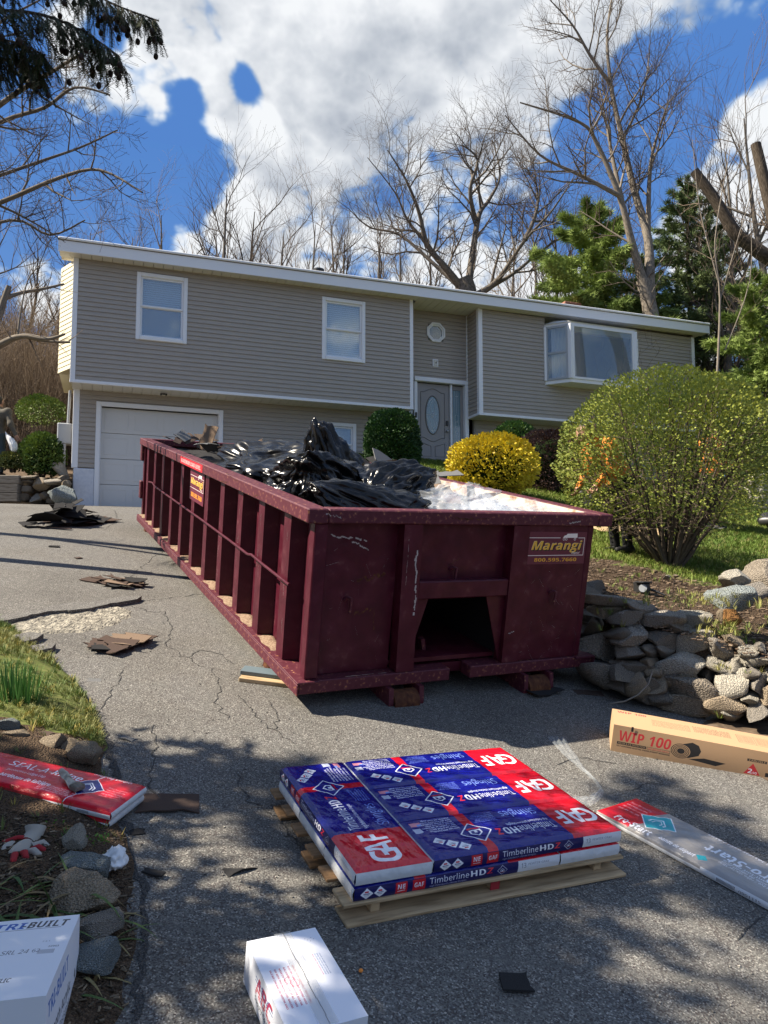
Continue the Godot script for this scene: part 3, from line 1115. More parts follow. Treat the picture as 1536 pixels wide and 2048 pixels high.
	core.span(Vector3(7.63, Vector2(8.513, 1.901).y, NB - 0.3), Vector3(Vector2(8.292, 2.150).x, H, NB - 0.002))
	core.span(Vector3(Vector2(8.740, 2.201).x, Vector2(8.513, 1.901).y, NB - 0.3), Vector3(9.60, H, NB - 0.002))
	obj("wall_core", core, M.siding, house)
	# side wall return of the left wing into the recess
	trim_board("side_wall", Vector3(7.6, 0.02, NB), Vector3(7.625, H, -0.09), M.siding, 0.0)
	# corner posts
	for c in [[-0.005, 0.095], [7.544, 7.632], [9.408, 9.52], [16.18, 16.285]]:
		var cb := MB.new()
		cb.span(Vector3(c[0], 0.0, -0.1), Vector3(c[1], H, 0.022), 0.004)
		obj("corner_post", cb, M.white_trim, house)
	for c in [[0.045, 0.17, -1.72, -0.01]]:
		trim_board("corner_post", Vector3(c[0], c[2], NB - 0.08), Vector3(c[1], c[3], NB + 0.022), M.white_trim)
	trim_board("corner_post", Vector3(9.38, 0.0, NB), Vector3(9.41, H, NB + 0.03), M.white_trim, 0.003)
	# lower edge of the overhang and its ribbed underside
	trim_board("overhang_edge", Vector3(-0.01, -0.035, -0.02), Vector3(7.635, 0.03, 0.026), M.white_trim)
	trim_board("overhang_edge", Vector3(9.40, -0.035, -0.02), Vector3(16.29, 0.03, 0.026), M.white_trim)
	trim_board("overhang_edge", Vector3(9.385, -0.034, NB + 0.03), Vector3(9.407, 0.029, -0.021), M.white_trim)
	for s in [[0.02, 7.62], [9.42, 16.27]]:
		var u: float = s[0]
		while u < s[1] - 0.01:
			var e := minf(u + 0.2, s[1])
			var sb := MB.new()
			sb.span(Vector3(u + 0.004, -0.03, NB + 0.0), Vector3(e - 0.004, -0.015, -0.021), 0.003)
			obj("soffit_panel", sb, M.soffit, house)
			u = e
		trim_board("soffit_backing", Vector3(s[0], -0.012, NB - 0.1), Vector3(s[1], -0.002, -0.02), M.soffit, 0.0)
	# foundation block beside the garage door
	trim_board("foundation", Vector3(0.09, -2.75, NB - 0.3), Vector3(gar[0], -1.725, NB + 0.03), M.foundation, 0.015)
	# garage door
	var gd := hpart("garage_door")
	var fr := MB.new()
	fr.span(Vector3(gar[0], -2.62, NB - 0.02), Vector3(gar[0] + 0.095, gar[3], NB + 0.045), 0.008)
	fr.span(Vector3(gar[1] - 0.095, -2.62, NB - 0.02), Vector3(gar[1], gar[3], NB + 0.045), 0.008)
	fr.span(Vector3(gar[0] + 0.095, gar[3] - 0.095, NB - 0.02), Vector3(gar[1] - 0.095, gar[3], NB + 0.045), 0.008)
	fr.span(Vector3(gar[0] + 0.09, -2.62, NB - 0.16), Vector3(gar[0] + 0.11, gar[3] - 0.09, NB - 0.02))
	fr.span(Vector3(gar[1] - 0.11, -2.62, NB - 0.16), Vector3(gar[1] - 0.09, gar[3] - 0.09, NB - 0.02))
	obj("frame", fr, M.white_trim, gd)
	var top: float = gar[3] - 0.095
	var sh := (top + 2.60) / 4.0
	for q in 4:
		var lo := -2.60 + sh * q
		var sec := MB.new()
		var x0: float = gar[0] + 0.11
		var x1: float = gar[1] - 0.11
		sec.span(Vector3(x0, lo + 0.004, NB - 0.16), Vector3(x1, lo + sh - 0.004, NB - 0.11), 0.006)
		var pw := (x1 - x0) / 4.0
		for k in 4:
			var a := x0 + pw * k + 0.06
			var c := x0 + pw * (k + 1) - 0.06
			for f in [[a, c, lo + 0.09, lo + 0.115], [a, c, lo + sh - 0.115, lo + sh - 0.09], [a, a + 0.025, lo + 0.115, lo + sh - 0.115], [c - 0.025, c, lo + 0.115, lo + sh - 0.115]]:
				sec.span(Vector3(f[0], f[2], NB - 0.112), Vector3(f[1], f[3], NB - 0.1055), 0.003)
		obj("door_section", sec, M.garage_white, gd)
	# windows
	sash_window(w1, 0.0, M.blind_blue, M.room_dark)
	sash_window(w2, 0.0, M.blind_white, M.blind_white)
	sash_window(bw, NB, M.curtain, M.room_dark)
	octagon_window()
	front_door(d0, d1, dt, de)
	bay_window()
	# eave
	var e0 := Vector3(-0.285, 2.585, 0.32)
	var e1 := Vector3(16.56, 2.755, 0.32)
	var fa := MB.new()
	var up := Vector3(0, 0.285, 0)
	var bk := Vector3(0, 0, -0.035)
	fa.face([e0, e1, e1 + up, e0 + up], Vector3(8, 2.8, 0))
	fa.face([e0 + bk, e1 + bk, e1 + bk + up, e0 + bk + up], Vector3(8, 2.8, 0.31))
	fa.face([e0, e1, e1 + bk, e0 + bk], Vector3(8, 2.8, 0.3))
	fa.face([e0 + up, e1 + up, e1 + bk + up, e0 + bk + up], Vector3(8, 2.6, 0.3))
	fa.face([e0, e0 + up, e0 + up + bk, e0 + bk], Vector3(8, 2.8, 0.3))
	fa.face([e1, e1 + up, e1 + up + bk, e1 + bk], Vector3(8, 2.8, 0.3))
	obj("fascia", fa, M.white_trim, house)
	var gut := MB.new()
	gut.bar(e0 + Vector3(0, 0.262, 0.022), e1 + Vector3(0, 0.262, 0.022), 0.04, 0.05, Vector3.UP, 0.012)
	obj("drip_edge", gut, M.white_trim, house)
	var u := -0.27
	while u < 16.54:
		var e := minf(u + 0.205, 16.545)
		var back := NB + 0.02 if u > 7.55 and u < 9.4 else -0.0
		var y0 := lerpf(e0.y, e1.y, (u + 0.285) / 16.845) + 0.012
		var sb := MB.new()
		sb.span(Vector3(u + 0.004, y0, back), Vector3(e - 0.004, y0 + 0.012, 0.284), 0.003)
		obj("soffit_panel", sb, M.soffit, house)
		u = e
	trim_board("eave_backing", Vector3(-0.28, 2.8, -0.7), Vector3(16.55, 2.84, 0.28), M.soffit, 0.0)
	# roof: two slopes under dark shingles
	var ridge := Vector3(0, 2.87 + 1.45, -4.4)
	var rf := MB.new()
	for s in [[Vector3(-0.3, 2.86, 0.33), Vector3(16.58, 3.03, 0.33), Vector3(16.58, ridge.y + 0.1, ridge.z), Vector3(-0.3, ridge.y, ridge.z)], [Vector3(-0.3, ridge.y, ridge.z), Vector3(16.58, ridge.y + 0.1, ridge.z), Vector3(16.58, 3.03, -9.4), Vector3(-0.3, 2.86, -9.4)]]:
		var dn := Vector3(0, -0.05, 0)
		rf.poly([s[0], s[1], s[2], s[3]])
		rf.poly([s[3] + dn, s[2] + dn, s[1] + dn, s[0] + dn])
		for k in 4:
			rf.face([s[k], s[(k + 1) % 4], s[(k + 1) % 4] + dn, s[k] + dn], (s[0] + s[2]) * 0.5 + dn * 0.5)
	obj("roof", rf, M.roof_shingle, house)
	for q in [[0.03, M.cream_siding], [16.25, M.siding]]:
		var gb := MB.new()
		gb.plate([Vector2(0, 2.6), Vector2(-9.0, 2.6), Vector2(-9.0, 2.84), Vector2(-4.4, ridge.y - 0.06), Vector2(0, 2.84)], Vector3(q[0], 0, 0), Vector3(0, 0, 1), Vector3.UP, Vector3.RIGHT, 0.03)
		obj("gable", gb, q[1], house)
	var vt := MB.new()
	var vp := Vector3(-1.540, 7.042, -16.900)
	var vl := house.transform.affine_inverse() * vp
	vt.tube(PackedVector3Array([vl + Vector3(0, -0.6, 0), vl + Vector3(0, -0.03, 0), vl + Vector3(0, -0.03, 0), vl + Vector3(0, 0.02, 0), vl + Vector3(0, 0.05, 0)]), PackedFloat32Array([0.09, 0.09, 0.14, 0.14, 0.06]), 14, true)
	obj("roof_vent", vt, M.black_metal, house)
	var ch := house.transform.affine_inverse() * Vector3(5.824, 8.144, -22.500)
	var cb := MB.new()
	for r in 14:
		var y := ch.y + 0.08 - r * 0.085
		for k in 3:
			cb.box(Vector3(ch.x - 0.2 + 0.2 * k + (0.05 if r % 2 else -0.05), y, ch.z), Vector3(0.19, 0.07, 0.5), Basis.IDENTITY, 0.008)
	stuff(obj("chimney", cb, M.brick, house))
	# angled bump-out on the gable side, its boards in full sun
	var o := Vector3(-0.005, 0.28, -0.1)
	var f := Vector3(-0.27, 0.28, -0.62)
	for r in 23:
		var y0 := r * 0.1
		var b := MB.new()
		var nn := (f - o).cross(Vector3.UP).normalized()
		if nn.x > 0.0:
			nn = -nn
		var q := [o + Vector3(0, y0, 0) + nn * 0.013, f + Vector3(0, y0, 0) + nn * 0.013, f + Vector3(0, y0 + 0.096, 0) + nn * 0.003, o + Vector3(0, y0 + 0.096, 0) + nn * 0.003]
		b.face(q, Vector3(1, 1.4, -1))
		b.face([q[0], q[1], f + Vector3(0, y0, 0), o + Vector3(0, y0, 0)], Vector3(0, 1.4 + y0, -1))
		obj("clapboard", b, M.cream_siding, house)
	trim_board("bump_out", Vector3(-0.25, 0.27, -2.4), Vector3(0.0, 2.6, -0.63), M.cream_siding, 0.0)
	# small fittings on the walls
	var lp := hpart("light_plate")
	var p := Vector2(8.495, 1.357)
	var lb := MB.new()
	lb.box(Vector3(p.x, p.y, NB + 0.02), Vector3(0.16, 0.2, 0.035), Basis.IDENTITY, 0.012)
	obj("plate", lb, M.white_trim, lp)
	lb = MB.new()
	lb.box(Vector3(p.x, p.y, NB + 0.045), Vector3(0.1, 0.14, 0.014), Basis.IDENTITY, 0.006)
	obj("cover", lb, M.soffit, lp)
	lb = MB.new()
	lb.box(Vector3(p.x + 0.005, p.y, NB + 0.056), Vector3(0.025, 0.03, 0.012))
	lb.bar(Vector3(p.x + 0.005, p.y, NB + 0.056), Vector3(p.x + 0.045, p.y + 0.06, NB + 0.056), 0.008, 0.008)
	obj("bare_wire", lb, M.black_metal, lp)
	var fl := MB.new()
	var fp := Vector2(1.864, -0.037)
	fl.box(Vector3(fp.x, -0.06, -0.3), Vector3(0.07, 0.03, 0.04), Basis.IDENTITY, 0.008)
	fl.tube(PackedVector3Array([Vector3(fp.x - 0.03, -0.06, -0.28), Vector3(fp.x - 0.055, -0.085, -0.23)]), PackedFloat32Array([0.015, 0.026]), 10, true)
	fl.tube(PackedVector3Array([Vector3(fp.x + 0.03, -0.06, -0.28), Vector3(fp.x + 0.055, -0.085, -0.23)]), PackedFloat32Array([0.015, 0.026]), 10, true)
	obj("flood_light", fl, M.black_metal, house)
	var mt := hpart("electric_meter")
	var mb := MB.new()
	mb.box(Vector3(-0.12, -0.95, NB - 0.4), Vector3(0.3, 0.45, 0.3), Basis.IDENTITY, 0.02)
	obj("meter_box", mb, M.plastic_grey, mt)
	mb = MB.new()
	mb.tube(PackedVector3Array([Vector3(-0.12, -2.4, NB - 0.3), Vector3(-0.12, -1.18, NB - 0.3)]), PackedFloat32Array([0.035, 0.035]), 10)
	mb.tube(PackedVector3Array([Vector3(-0.06, -0.73, NB - 0.3), Vector3(-0.04, 0.0, NB - 0.3)]), PackedFloat32Array([0.03, 0.03]), 10)
	obj("conduit", mb, M.plastic_grey, mt)
	var pl := MB.new()
	var np := Vector2(7.802, 0.024)
	pl.box(Vector3(np.x - 0.02, np.y, NB + 0.03), Vector3(0.16, 0.14, 0.02), Basis.IDENTITY, 0.006)
	obj("number_plaque", pl, M.plastic_grey, house)


func octagon_window():
	var win := hpart("octagon_window")
	var c := Vector2(8.515, 2.156)
	var o := Vector3(c.x, c.y, NB)
	var R := 0.272
	var fr := MB.new()
	var ring := func(r: float, z: float) -> Array:
		var a := []
		for k in 8:
			a.append(o + Vector3(cos(TAU * (k + 0.5) / 8) * r, sin(TAU * (k + 0.5) / 8) * r, z))
		return a
	var loops := [ring.call(R, 0.0), ring.call(R, 0.05), ring.call(R - 0.05, 0.05), ring.call(R - 0.055, 0.03), ring.call(R - 0.085, 0.03), ring.call(R - 0.085, -0.05)]
	for i in loops.size() - 1:
		for k in 8:
			fr.poly([loops[i][k], loops[i][(k + 1) % 8], loops[i + 1][(k + 1) % 8], loops[i + 1][k]])
	obj("frame", fr, M.white_trim, win)
	var g := MB.new()
	g.poly(ring.call(R - 0.084, 0.0))
	obj("pane", g, M.glass, win)
	g = MB.new()
	g.poly(ring.call(R, -0.1))
	obj("room_behind", g, M.room_dark, win)


func front_door(d0: Vector2, d1: Vector2, dt: Vector2, de: Vector2):
	var door := hpart("front_door")
	var z := NB - 0.08
	var bot := d1.y
	var top := d0.y
	var u0 := d0.x
	var u1 := d1.x
	var W := u1 - u0
	var H := top - bot
	var b := MB.new()
	b.span(Vector3(u0, bot, z - 0.045), Vector3(u1, top, z), 0.004)
	obj("slab", b, M.door_grey, door)
	var P := func(x: float, y: float) -> Vector3: return Vector3(u0 + W * x, top - H * y, z)
	# raised mouldings
	var mo := MB.new()
	var line := func(ps: Array, r: float):
		var q := PackedVector3Array()
		var rs := PackedFloat32Array()
		for p in ps:
			q.push_back(P.call(p.x, p.y))
			rs.push_back(r)
		mo.tube(q, rs, 6)
	var upper := []
	for k in 21:
		var x := lerpf(0.12, 0.86, k / 20.0)
		upper.append(Vector2(x, 0.105 - 0.045 * pow(maxf(0.0, cos((x - 0.49) / 0.37 * PI * 0.5 * 1.25)), 1.5)))
	line.call(upper, 0.011)
	line.call([Vector2(0.12, 0.105), Vector2(0.12, 0.665)], 0.011)
	line.call([Vector2(0.86, 0.105), Vector2(0.86, 0.665)], 0.011)
	var low := []
	for k in 21:
		var x := lerpf(0.12, 0.86, k / 20.0)
		low.append(Vector2(x, 0.665 + 0.045 * pow(maxf(0.0, cos((x - 0.49) / 0.37 * PI * 0.5 * 1.25)), 1.5)))
	line.call(low, 0.011)
	for s in [[0.13, 0.43], [0.56, 0.86]]:
		var a: float = s[0]
		var c: float = s[1]
		var rise := 0.02 if a < 0.3 else -0.02
		line.call([Vector2(a, 0.75 - rise), Vector2(lerpf(a, c, 0.5), 0.75), Vector2(c, 0.75 + rise), Vector2(c, 0.895), Vector2(a, 0.895), Vector2(a, 0.75 - rise)], 0.010)
	obj("moulding", mo, M.door_shadow, door)
	# oval light with leaded glass
	var oc: Vector3 = P.call(0.485, 0.385)
	var rx := W * 0.215
	var ry := H * 0.235
	var rim := MB.new()
	var ps := PackedVector3Array()
	var rs := PackedFloat32Array()
	for k in 33:
		ps.push_back(oc + Vector3(cos(TAU * k / 32.0) * rx, sin(TAU * k / 32.0) * ry, 0.004))
		rs.push_back(0.018)
	rim.tube(ps, rs, 6)
	obj("oval_rim", rim, M.door_shadow, door)
	var g := MB.new()
	g.disc(oc + Vector3(0, 0, 0.006), Vector3(rx, 0, 0), Vector3(0, ry, 0), 32)
	obj("oval_glass", g, M.art_glass, door)
	var came := MB.new()
	var loop := func(cx: float, cy: float, ax: float, ay: float, t0 := 0.0, t1 := 1.0):
		var q := PackedVector3Array()
		var w := PackedFloat32Array()
		for k in 25:
			var a := TAU * lerpf(t0, t1, k / 24.0)
			q.push_back(oc + Vector3((cx + cos(a) * ax) * rx, (cy + sin(a) * ay) * ry, 0.009))
			w.push_back(0.0045)
		came.tube(q, w, 4)
	loop.call(0.0, 0.0, 0.82, 0.86)
	loop.call(0.0, 0.36, 0.3, 0.34)
	loop.call(0.0, -0.36, 0.3, 0.34)
	loop.call(0.0, 0.36, 0.5, 0.5, 0.0, 0.5)
	loop.call(0.0, -0.36, 0.5, 0.5, 0.5, 1.0)
	loop.call(0.0, 0.0, 0.28, 0.07)
	loop.call(0.0, 0.0, 0.12, 0.16)
	for e in [[-0.95, 0.0, -0.28, 0.0], [0.28, 0.0, 0.95, 0.0], [0.0, 0.7, 0.0, 0.95], [0.0, -0.95, 0.0, -0.7], [-0.66, 0.5, -0.76, 0.6], [0.66, 0.5, 0.76, 0.6], [-0.66, -0.5, -0.76, -0.6], [0.66, -0.5, 0.76, -0.6]]:
		came.tube(PackedVector3Array([oc + Vector3(e[0] * rx, e[1] * ry, 0.009), oc + Vector3(e[2] * rx, e[3] * ry, 0.009)]), PackedFloat32Array([0.0045, 0.0045]), 4)
	stuff(obj("leading", came, M.lead_came, door))
	# lock pad and knob
	var lk := MB.new()
	lk.box(P.call(0.93, 0.475) + Vector3(0, 0, 0.015), Vector3(0.065, 0.13, 0.03), Basis.IDENTITY, 0.008)
	obj("keypad_lock", lk, M.black_metal, door)
	var kn := MB.new()
	blob(kn, 2, func(d: Vector3): return P.call(0.93, 0.575) + Vector3(0, 0, 0.05) + d * 0.032)
	kn.tube(PackedVector3Array([P.call(0.93, 0.575), P.call(0.93, 0.575) + Vector3(0, 0, 0.04)]), PackedFloat32Array([0.03, 0.015]), 10)
	obj("door_knob", kn, M.steel, door)
	# surround, mullion, side light
	var sur := hpart("door_surround")
	var e := MB.new()
	e.span(Vector3(dt.x + 0.02, dt.y - 0.11, NB - 0.1), Vector3(de.x, dt.y, NB + 0.05), 0.01)
	obj("head", e, M.white_trim, sur)
	for s in [[u0 - 0.1, u0 - 0.01], [de.x - 0.1, de.x]]:
		e = MB.new()
		e.span(Vector3(s[0], bot - 0.02, NB - 0.12), Vector3(s[1], dt.y - 0.11, NB + (0.045 if s[0] > u1 else 0.0)), 0.008)
		obj("jamb", e, M.white_trim, sur)
	var mull := u1 + 0.015
	e = MB.new()
	e.span(Vector3(mull, bot - 0.02, NB - 0.12), Vector3(mull + 0.055, dt.y - 0.11, NB - 0.02), 0.008)
	obj("mullion", e, M.white_trim, sur)
	var sl := hpart("side_light")
	var s0 := mull + 0.055
	var s1 := de.x - 0.1
	e = MB.new()
	e.span(Vector3(s0, bot, z - 0.04), Vector3(s0 + 0.045, top, z), 0.004)
	e.span(Vector3(s1 - 0.075, bot, z - 0.04), Vector3(s1, top, z), 0.004)
	e.span(Vector3(s0 + 0.045, top - 0.11, z - 0.04), Vector3(s1 - 0.075, top, z), 0.004)
	e.span(Vector3(s0 + 0.045, bot, z - 0.04), Vector3(s1 - 0.075, bot + 0.28, z), 0.004)
	obj("frame", e, M.door_grey, sl)
	e = MB.new()
	e.poly([Vector3(s0 + 0.04, bot + 0.27, z - 0.02), Vector3(s1 - 0.07, bot + 0.27, z - 0.02), Vector3(s1 - 0.07, top - 0.1, z - 0.02), Vector3(s0 + 0.04, top - 0.1, z - 0.02)])
	obj("glass_panel", e, M.art_glass, sl)
	e = MB.new()
	var cx := (s0 + s1 - 0.03) * 0.5
	var cy := (top + bot) * 0.5 + 0.08
	for q in [[-0.045, 0.84, -0.045, -0.72], [0.045, 0.84, 0.045, -0.72], [0.0, 0.84, 0.0, 0.25], [0.0, -0.3, 0.0, -0.72], [-0.05, 0.7, 0.05, 0.7], [-0.05, -0.55, 0.05, -0.55]]:
		e.tube(PackedVector3Array([Vector3(cx + q[0], cy + q[1], z - 0.017), Vector3(cx + q[2], cy + q[3], z - 0.017)]), PackedFloat32Array([0.004, 0.004]), 4)
	for y in [0.12, -0.05, -0.18]:
		var q := PackedVector3Array()
		var w := PackedFloat32Array()
		for k in 17:
			q.push_back(Vector3(cx + cos(TAU * k / 16.0) * 0.045, cy + y + sin(TAU * k / 16.0) * 0.1, z - 0.017))
			w.push_back(0.004)
		e.tube(q, w, 4)
	stuff(obj("leading", e, M.lead_came, sl))
	var bell := MB.new()
	bell.box(Vector3(u0 - 0.055, Vector2(7.978, -0.014).y, NB + 0.015), Vector3(0.05, 0.14, 0.03), Basis.IDENTITY, 0.012)
	obj("doorbell", bell, M.black_metal, house)
	# stoop steps
	for k in 3:
		var st := MB.new()
		st.span(Vector3(u0 - 0.35, bot - 0.03 - 0.18 * (k + 1), NB - 0.1), Vector3(de.x + 0.15, bot - 0.03 - 0.18 * k, NB + 0.1 + 0.32 * k), 0.015)
		obj("step", st, M.concrete, house)


func bay_window():
	var bay := hpart("bay_window")
	var a0 := Vector3(11.34, 0.955, 0.0)
	var f0 := Vector3(11.79, 0.955, 0.5)
	var f1 := Vector3(13.82, 0.955, 0.5)
	var a1 := Vector3(14.27, 0.955, 0.0)
	var top := 2.47
	var foot := [Vector2(a0.x, 0), Vector2(f0.x, 0.5), Vector2(f1.x, 0.5), Vector2(a1.x, 0)]
	var b := MB.new()
	b.plate(foot, Vector3(0, 0.90, 0.0), Vector3.RIGHT, Vector3(0, 0, 1), Vector3.UP, 0.09)
	obj("seat_board", b, M.white_trim, bay)
	b = MB.new()
	b.plate(foot, Vector3(0, top - 0.05, 0.0), Vector3.RIGHT, Vector3(0, 0, 1), Vector3.UP, 0.06)
	obj("head_board", b, M.white_trim, bay)
	b = MB.new()
	var r := [Vector3(a0.x - 0.04, top + 0.01, -0.0), Vector3(f0.x - 0.03, top + 0.01, 0.54), Vector3(f1.x + 0.03, top + 0.01, 0.54), Vector3(a1.x + 0.04, top + 0.01, -0.0)]
	var t0 := Vector3(a0.x + 0.3, top + 0.16, 0.02)
	var t1 := Vector3(a1.x - 0.3, top + 0.16, 0.02)
	var mid := Vector3(12.8, top + 0.06, 0.1)
	b.face([r[0], r[1], t0], mid)
	b.face([r[1], r[2], t1, t0], mid)
	b.face([r[2], r[3], t1], mid)
	b.face([r[0], r[1], r[2], r[3]], mid)
	obj("bay_roof", b, M.white_trim, bay)
	for p in [a0, f0, f1, a1]:
		b = MB.new()
		var w := 0.1 if p == f0 or p == f1 else 0.06
		b.box(Vector3(p.x, (0.99 + top - 0.05) * 0.5, p.z - (0.0 if p.z > 0.1 else -0.03)), Vector3(w, top - 0.05 - 0.99, w), Basis(Vector3.UP, deg_to_rad(24.0 if p == f0 else -24.0 if p == f1 else 0.0)), 0.01)
		obj("post", b, M.white_trim, bay)
	var pane := func(p: Vector3, q: Vector3, split: bool):
		var x := (q - p).normalized()
		var nn := x.cross(Vector3.UP).normalized()
		var y0 := 0.99
		var y1 := top - 0.05
		var c := MB.new()
		for e in [[0.0, 0.05], [p.distance_to(q) - 0.05, p.distance_to(q)]]:
			c.bar(Vector3(p.x, y0, p.z) + x * (e[0] + 0.025), Vector3(p.x, y1, p.z) + x * (e[0] + 0.025), 0.05, 0.05, nn)
		for y in [y0 + 0.03, y1 - 0.03] + ([(y0 + y1) * 0.5] if split else []):
			c.bar(Vector3(p.x, y, p.z) + x * 0.05, Vector3(q.x, y, q.z) - x * 0.05, 0.048, 0.055, Vector3.UP)
		obj("sash", c, M.white_trim if not split else M.plastic_grey, bay)
		c = MB.new()
		c.poly([Vector3(p.x, y0, p.z) + nn * 0.004, Vector3(q.x, y0, q.z) + nn * 0.004, Vector3(q.x, y1, q.z) + nn * 0.004, Vector3(p.x, y1, p.z) + nn * 0.004])
		obj("pane", c, M.glass, bay)
	pane.call(a0 + Vector3(0.03, 0, 0.03), f0 - Vector3(0.04, 0, 0.04), true)
	pane.call(f0 + Vector3(0.06, 0, 0), f1 - Vector3(0.06, 0, 0), false)
	pane.call(f1 + Vector3(0.04, 0, -0.04), a1 + Vector3(-0.03, 0, 0.03), true)
	b = MB.new()
	b.span(Vector3(a0.x, 0.95, -0.58), Vector3(a1.x, 2.6, -0.55))
	obj("room_behind", b, M.room_dark, bay)
	b = MB.new()
	b.sheet(24, 2, func(u: float, w: float): return Vector3(lerpf(11.5, 12.0, u), lerpf(1.0, 2.4, w), 0.08 + 0.02 * sin(u * 40.0) + u * 0.25))
	obj("curtain", b, M.curtain, bay)

# ------------------------------------------------------------------ dumpster
# local axes: x across the near end, y up the box, -z towards the garage; top of the rail at y = 0
var D_BASIS := Basis(Vector3.UP, deg_to_rad(27.016)) * Basis(Vector3.RIGHT, deg_to_rad(12.801)) * Basis(Vector3(0, 0, 1), deg_to_rad(1.0147))
var D_AT := Vector3(-0.4799, 0.3897, -4.679)


func dw(x: float, y: float, back: float) -> Vector3:
	return D_AT + D_BASIS * (Vector3(x, y, -back) * K)


# ---- flat print: text and shapes drawn into a picture
var fonts := {}


func font(bold: bool) -> SystemFont:
	if not fonts.has(bold):
		var f := SystemFont.new()
		f.font_names = PackedStringArray(["Droid Sans"])
		f.font_weight = 700 if bold else 400
		fonts[bold] = f
	return fonts[bold]


func fill(img: Image, ps: PackedVector2Array, col: Color):
	var y0 := 1e9
	var y1 := -1e9
	for p in ps:
		y0 = minf(y0, p.y)
		y1 = maxf(y1, p.y)
	var m := ps.size()
	for y in range(maxi(0, int(floor(y0))), mini(img.get_height() - 1, int(ceil(y1))) + 1):
		var xs := []
		var fy := y + 0.5
		for i in m:
			var a := ps[i]
			var b := ps[(i + 1) % m]
			if (a.y <= fy) != (b.y <= fy):
				xs.append(a.x + (fy - a.y) / (b.y - a.y) * (b.x - a.x))
		xs.sort()
		for i in range(0, xs.size() - 1, 2):
			var xa := int(round(xs[i]))
			var xb := int(round(xs[i + 1]))
			if xb > xa:
				img.fill_rect(Rect2i(xa, y, xb - xa, 1), col)


# text whose capitals are h pixels high, starting at (x, y) on its base line; w > 0 fits it to that width
func write(img: Image, txt: String, x: float, y: float, h: float, col: Color, bold := false, w := 0.0, slant := 0.0, turn := 0.0):
	var tm := TextMesh.new()
	tm.text = txt
	tm.font = font(bold)
	tm.font_size = 64
	tm.pixel_size = 1.0
	tm.depth = 0.0
	tm.horizontal_alignment = HORIZONTAL_ALIGNMENT_LEFT
	tm.curve_step = 2.0
	var arr := tm.get_mesh_arrays()
	if arr.is_empty() or arr[0] == null or arr[0].size() == 0:
		return
	var vs: PackedVector3Array = arr[0]
	var id: PackedInt32Array = arr[Mesh.ARRAY_INDEX] if arr[Mesh.ARRAY_INDEX] != null else PackedInt32Array(range(vs.size()))
	var lo := 1e9
	var hi := -1e9
	for p in vs:
		lo = minf(lo, p.x)
		hi = maxf(hi, p.x)
	# TextMesh centres a line by its font's height; the base line sits at a fixed place for one font and size
	var line := TextMesh.new()
	line.text = "H"
	line.font = tm.font
	line.font_size = 64
	line.pixel_size = 1.0
	line.depth = 0.0
	var by := line.get_aabb().position.y
	var base := line.get_aabb().size.y
	var s := h / base
	var sx := s if w <= 0.0 else w / (hi - lo)
	var ca := cos(turn)
	var sa := sin(turn)
	for i in range(0, id.size(), 3):
		var t := PackedVector2Array()
		for k in 3:
			var p := vs[id[i + k]]
			var py := (p.y - by) * s
			var px := (p.x - lo) * sx + py * slant
			t.push_back(Vector2(x + px * ca + py * sa, y + px * sa - py * ca))
		fill(img, t, col)


func small_print(img: Image, x: float, y: float, w: float, rows: int, step: float, h: float, col: Color):
	var words := ["High definition lifetime shingles", "algae resistant, see the limited warranty", "store flat and keep dry until used", "read all directions before applying", "avertissement: ranger a plat au sec", "see wrapper for nailing instructions"]
	for r in rows:
		write(img, words[r % words.size()], x, y + r * step, h, col, r == 0, w * (0.75 + 0.25 * absf(sin(r * 2.3))))


func diamond(img: Image, x: float, y: float, rx: float, ry: float, col: Color):
	fill(img, PackedVector2Array([Vector2(x - rx, y), Vector2(x, y - ry), Vector2(x + rx, y), Vector2(x, y + ry)]), col)


func rect(img: Image, x0: float, y0: float, x1: float, y1: float, col: Color):
	img.fill_rect(Rect2i(int(x0), int(y0), int(x1 - x0), int(y1 - y0)), col)


func print_mat(called: String, img: Image, rough := 0.4, wrinkle := 0.0) -> StandardMaterial3D:
	img.resize(img.get_width() / 2, img.get_height() / 2, Image.INTERPOLATE_BILINEAR)
	var m := mat(called, Color.WHITE, rough, 0.55)
	m.albedo_texture = ImageTexture.create_from_image(img)
	m.texture_repeat = false
	if wrinkle > 0.0:
		m.normal_enabled = true
		m.normal_texture = M.wrap_white.normal_texture
		m.normal_scale = wrinkle
	return m


func sticker_image() -> Image:
	var im := Image.create(1184, 520, false, Image.FORMAT_RGB8)
	im.fill(Color(0.38, 0.10, 0.19))
	var cream := Color(0.93, 0.90, 0.86)
	rect(im, 20, 92, 640, 102, cream)
	rect(im, 1010, 92, 1150, 102, cream)
	rect(im, 1140, 92, 1150, 384, cream)
	rect(im, 20, 374, 1150, 384, cream)
	fill(im, PackedVector2Array([Vector2(690, 96), Vector2(720, 60), Vector2(760, 50), Vector2(775, 30), Vector2(985, 25), Vector2(990, 96)]), cream)
	for c in [[712, 118], [762, 118], [940, 118]]:
		for r in [[22, cream], [14, Color(0.25, 0.07, 0.12)]]:
			var ps := PackedVector2Array()
			for k in 16:
				ps.push_back(Vector2(c[0] + cos(TAU * k / 16) * r[0], c[1] + sin(TAU * k / 16) * r[0]))
			fill(im, ps, r[1])
	for o in [[16, 16, Color(0.09, 0.05, 0.06)], [8, 8, Color(0.09, 0.05, 0.06)], [-4, -4, Color(0.97, 0.95, 0.72)], [0, 0, Color(0.90, 0.70, 0.22)]]:
		write(im, "Marangi", 86 + o[0], 290 + o[1], 138, o[2], true, 980, 0.28)
	write(im, "Disposal", 900, 356, 34, cream, true, 160, 0.4)
	write(im, "800.595.7660", 160, 478, 56, Color(0.90, 0.66, 0.18), true, 860)
	return im


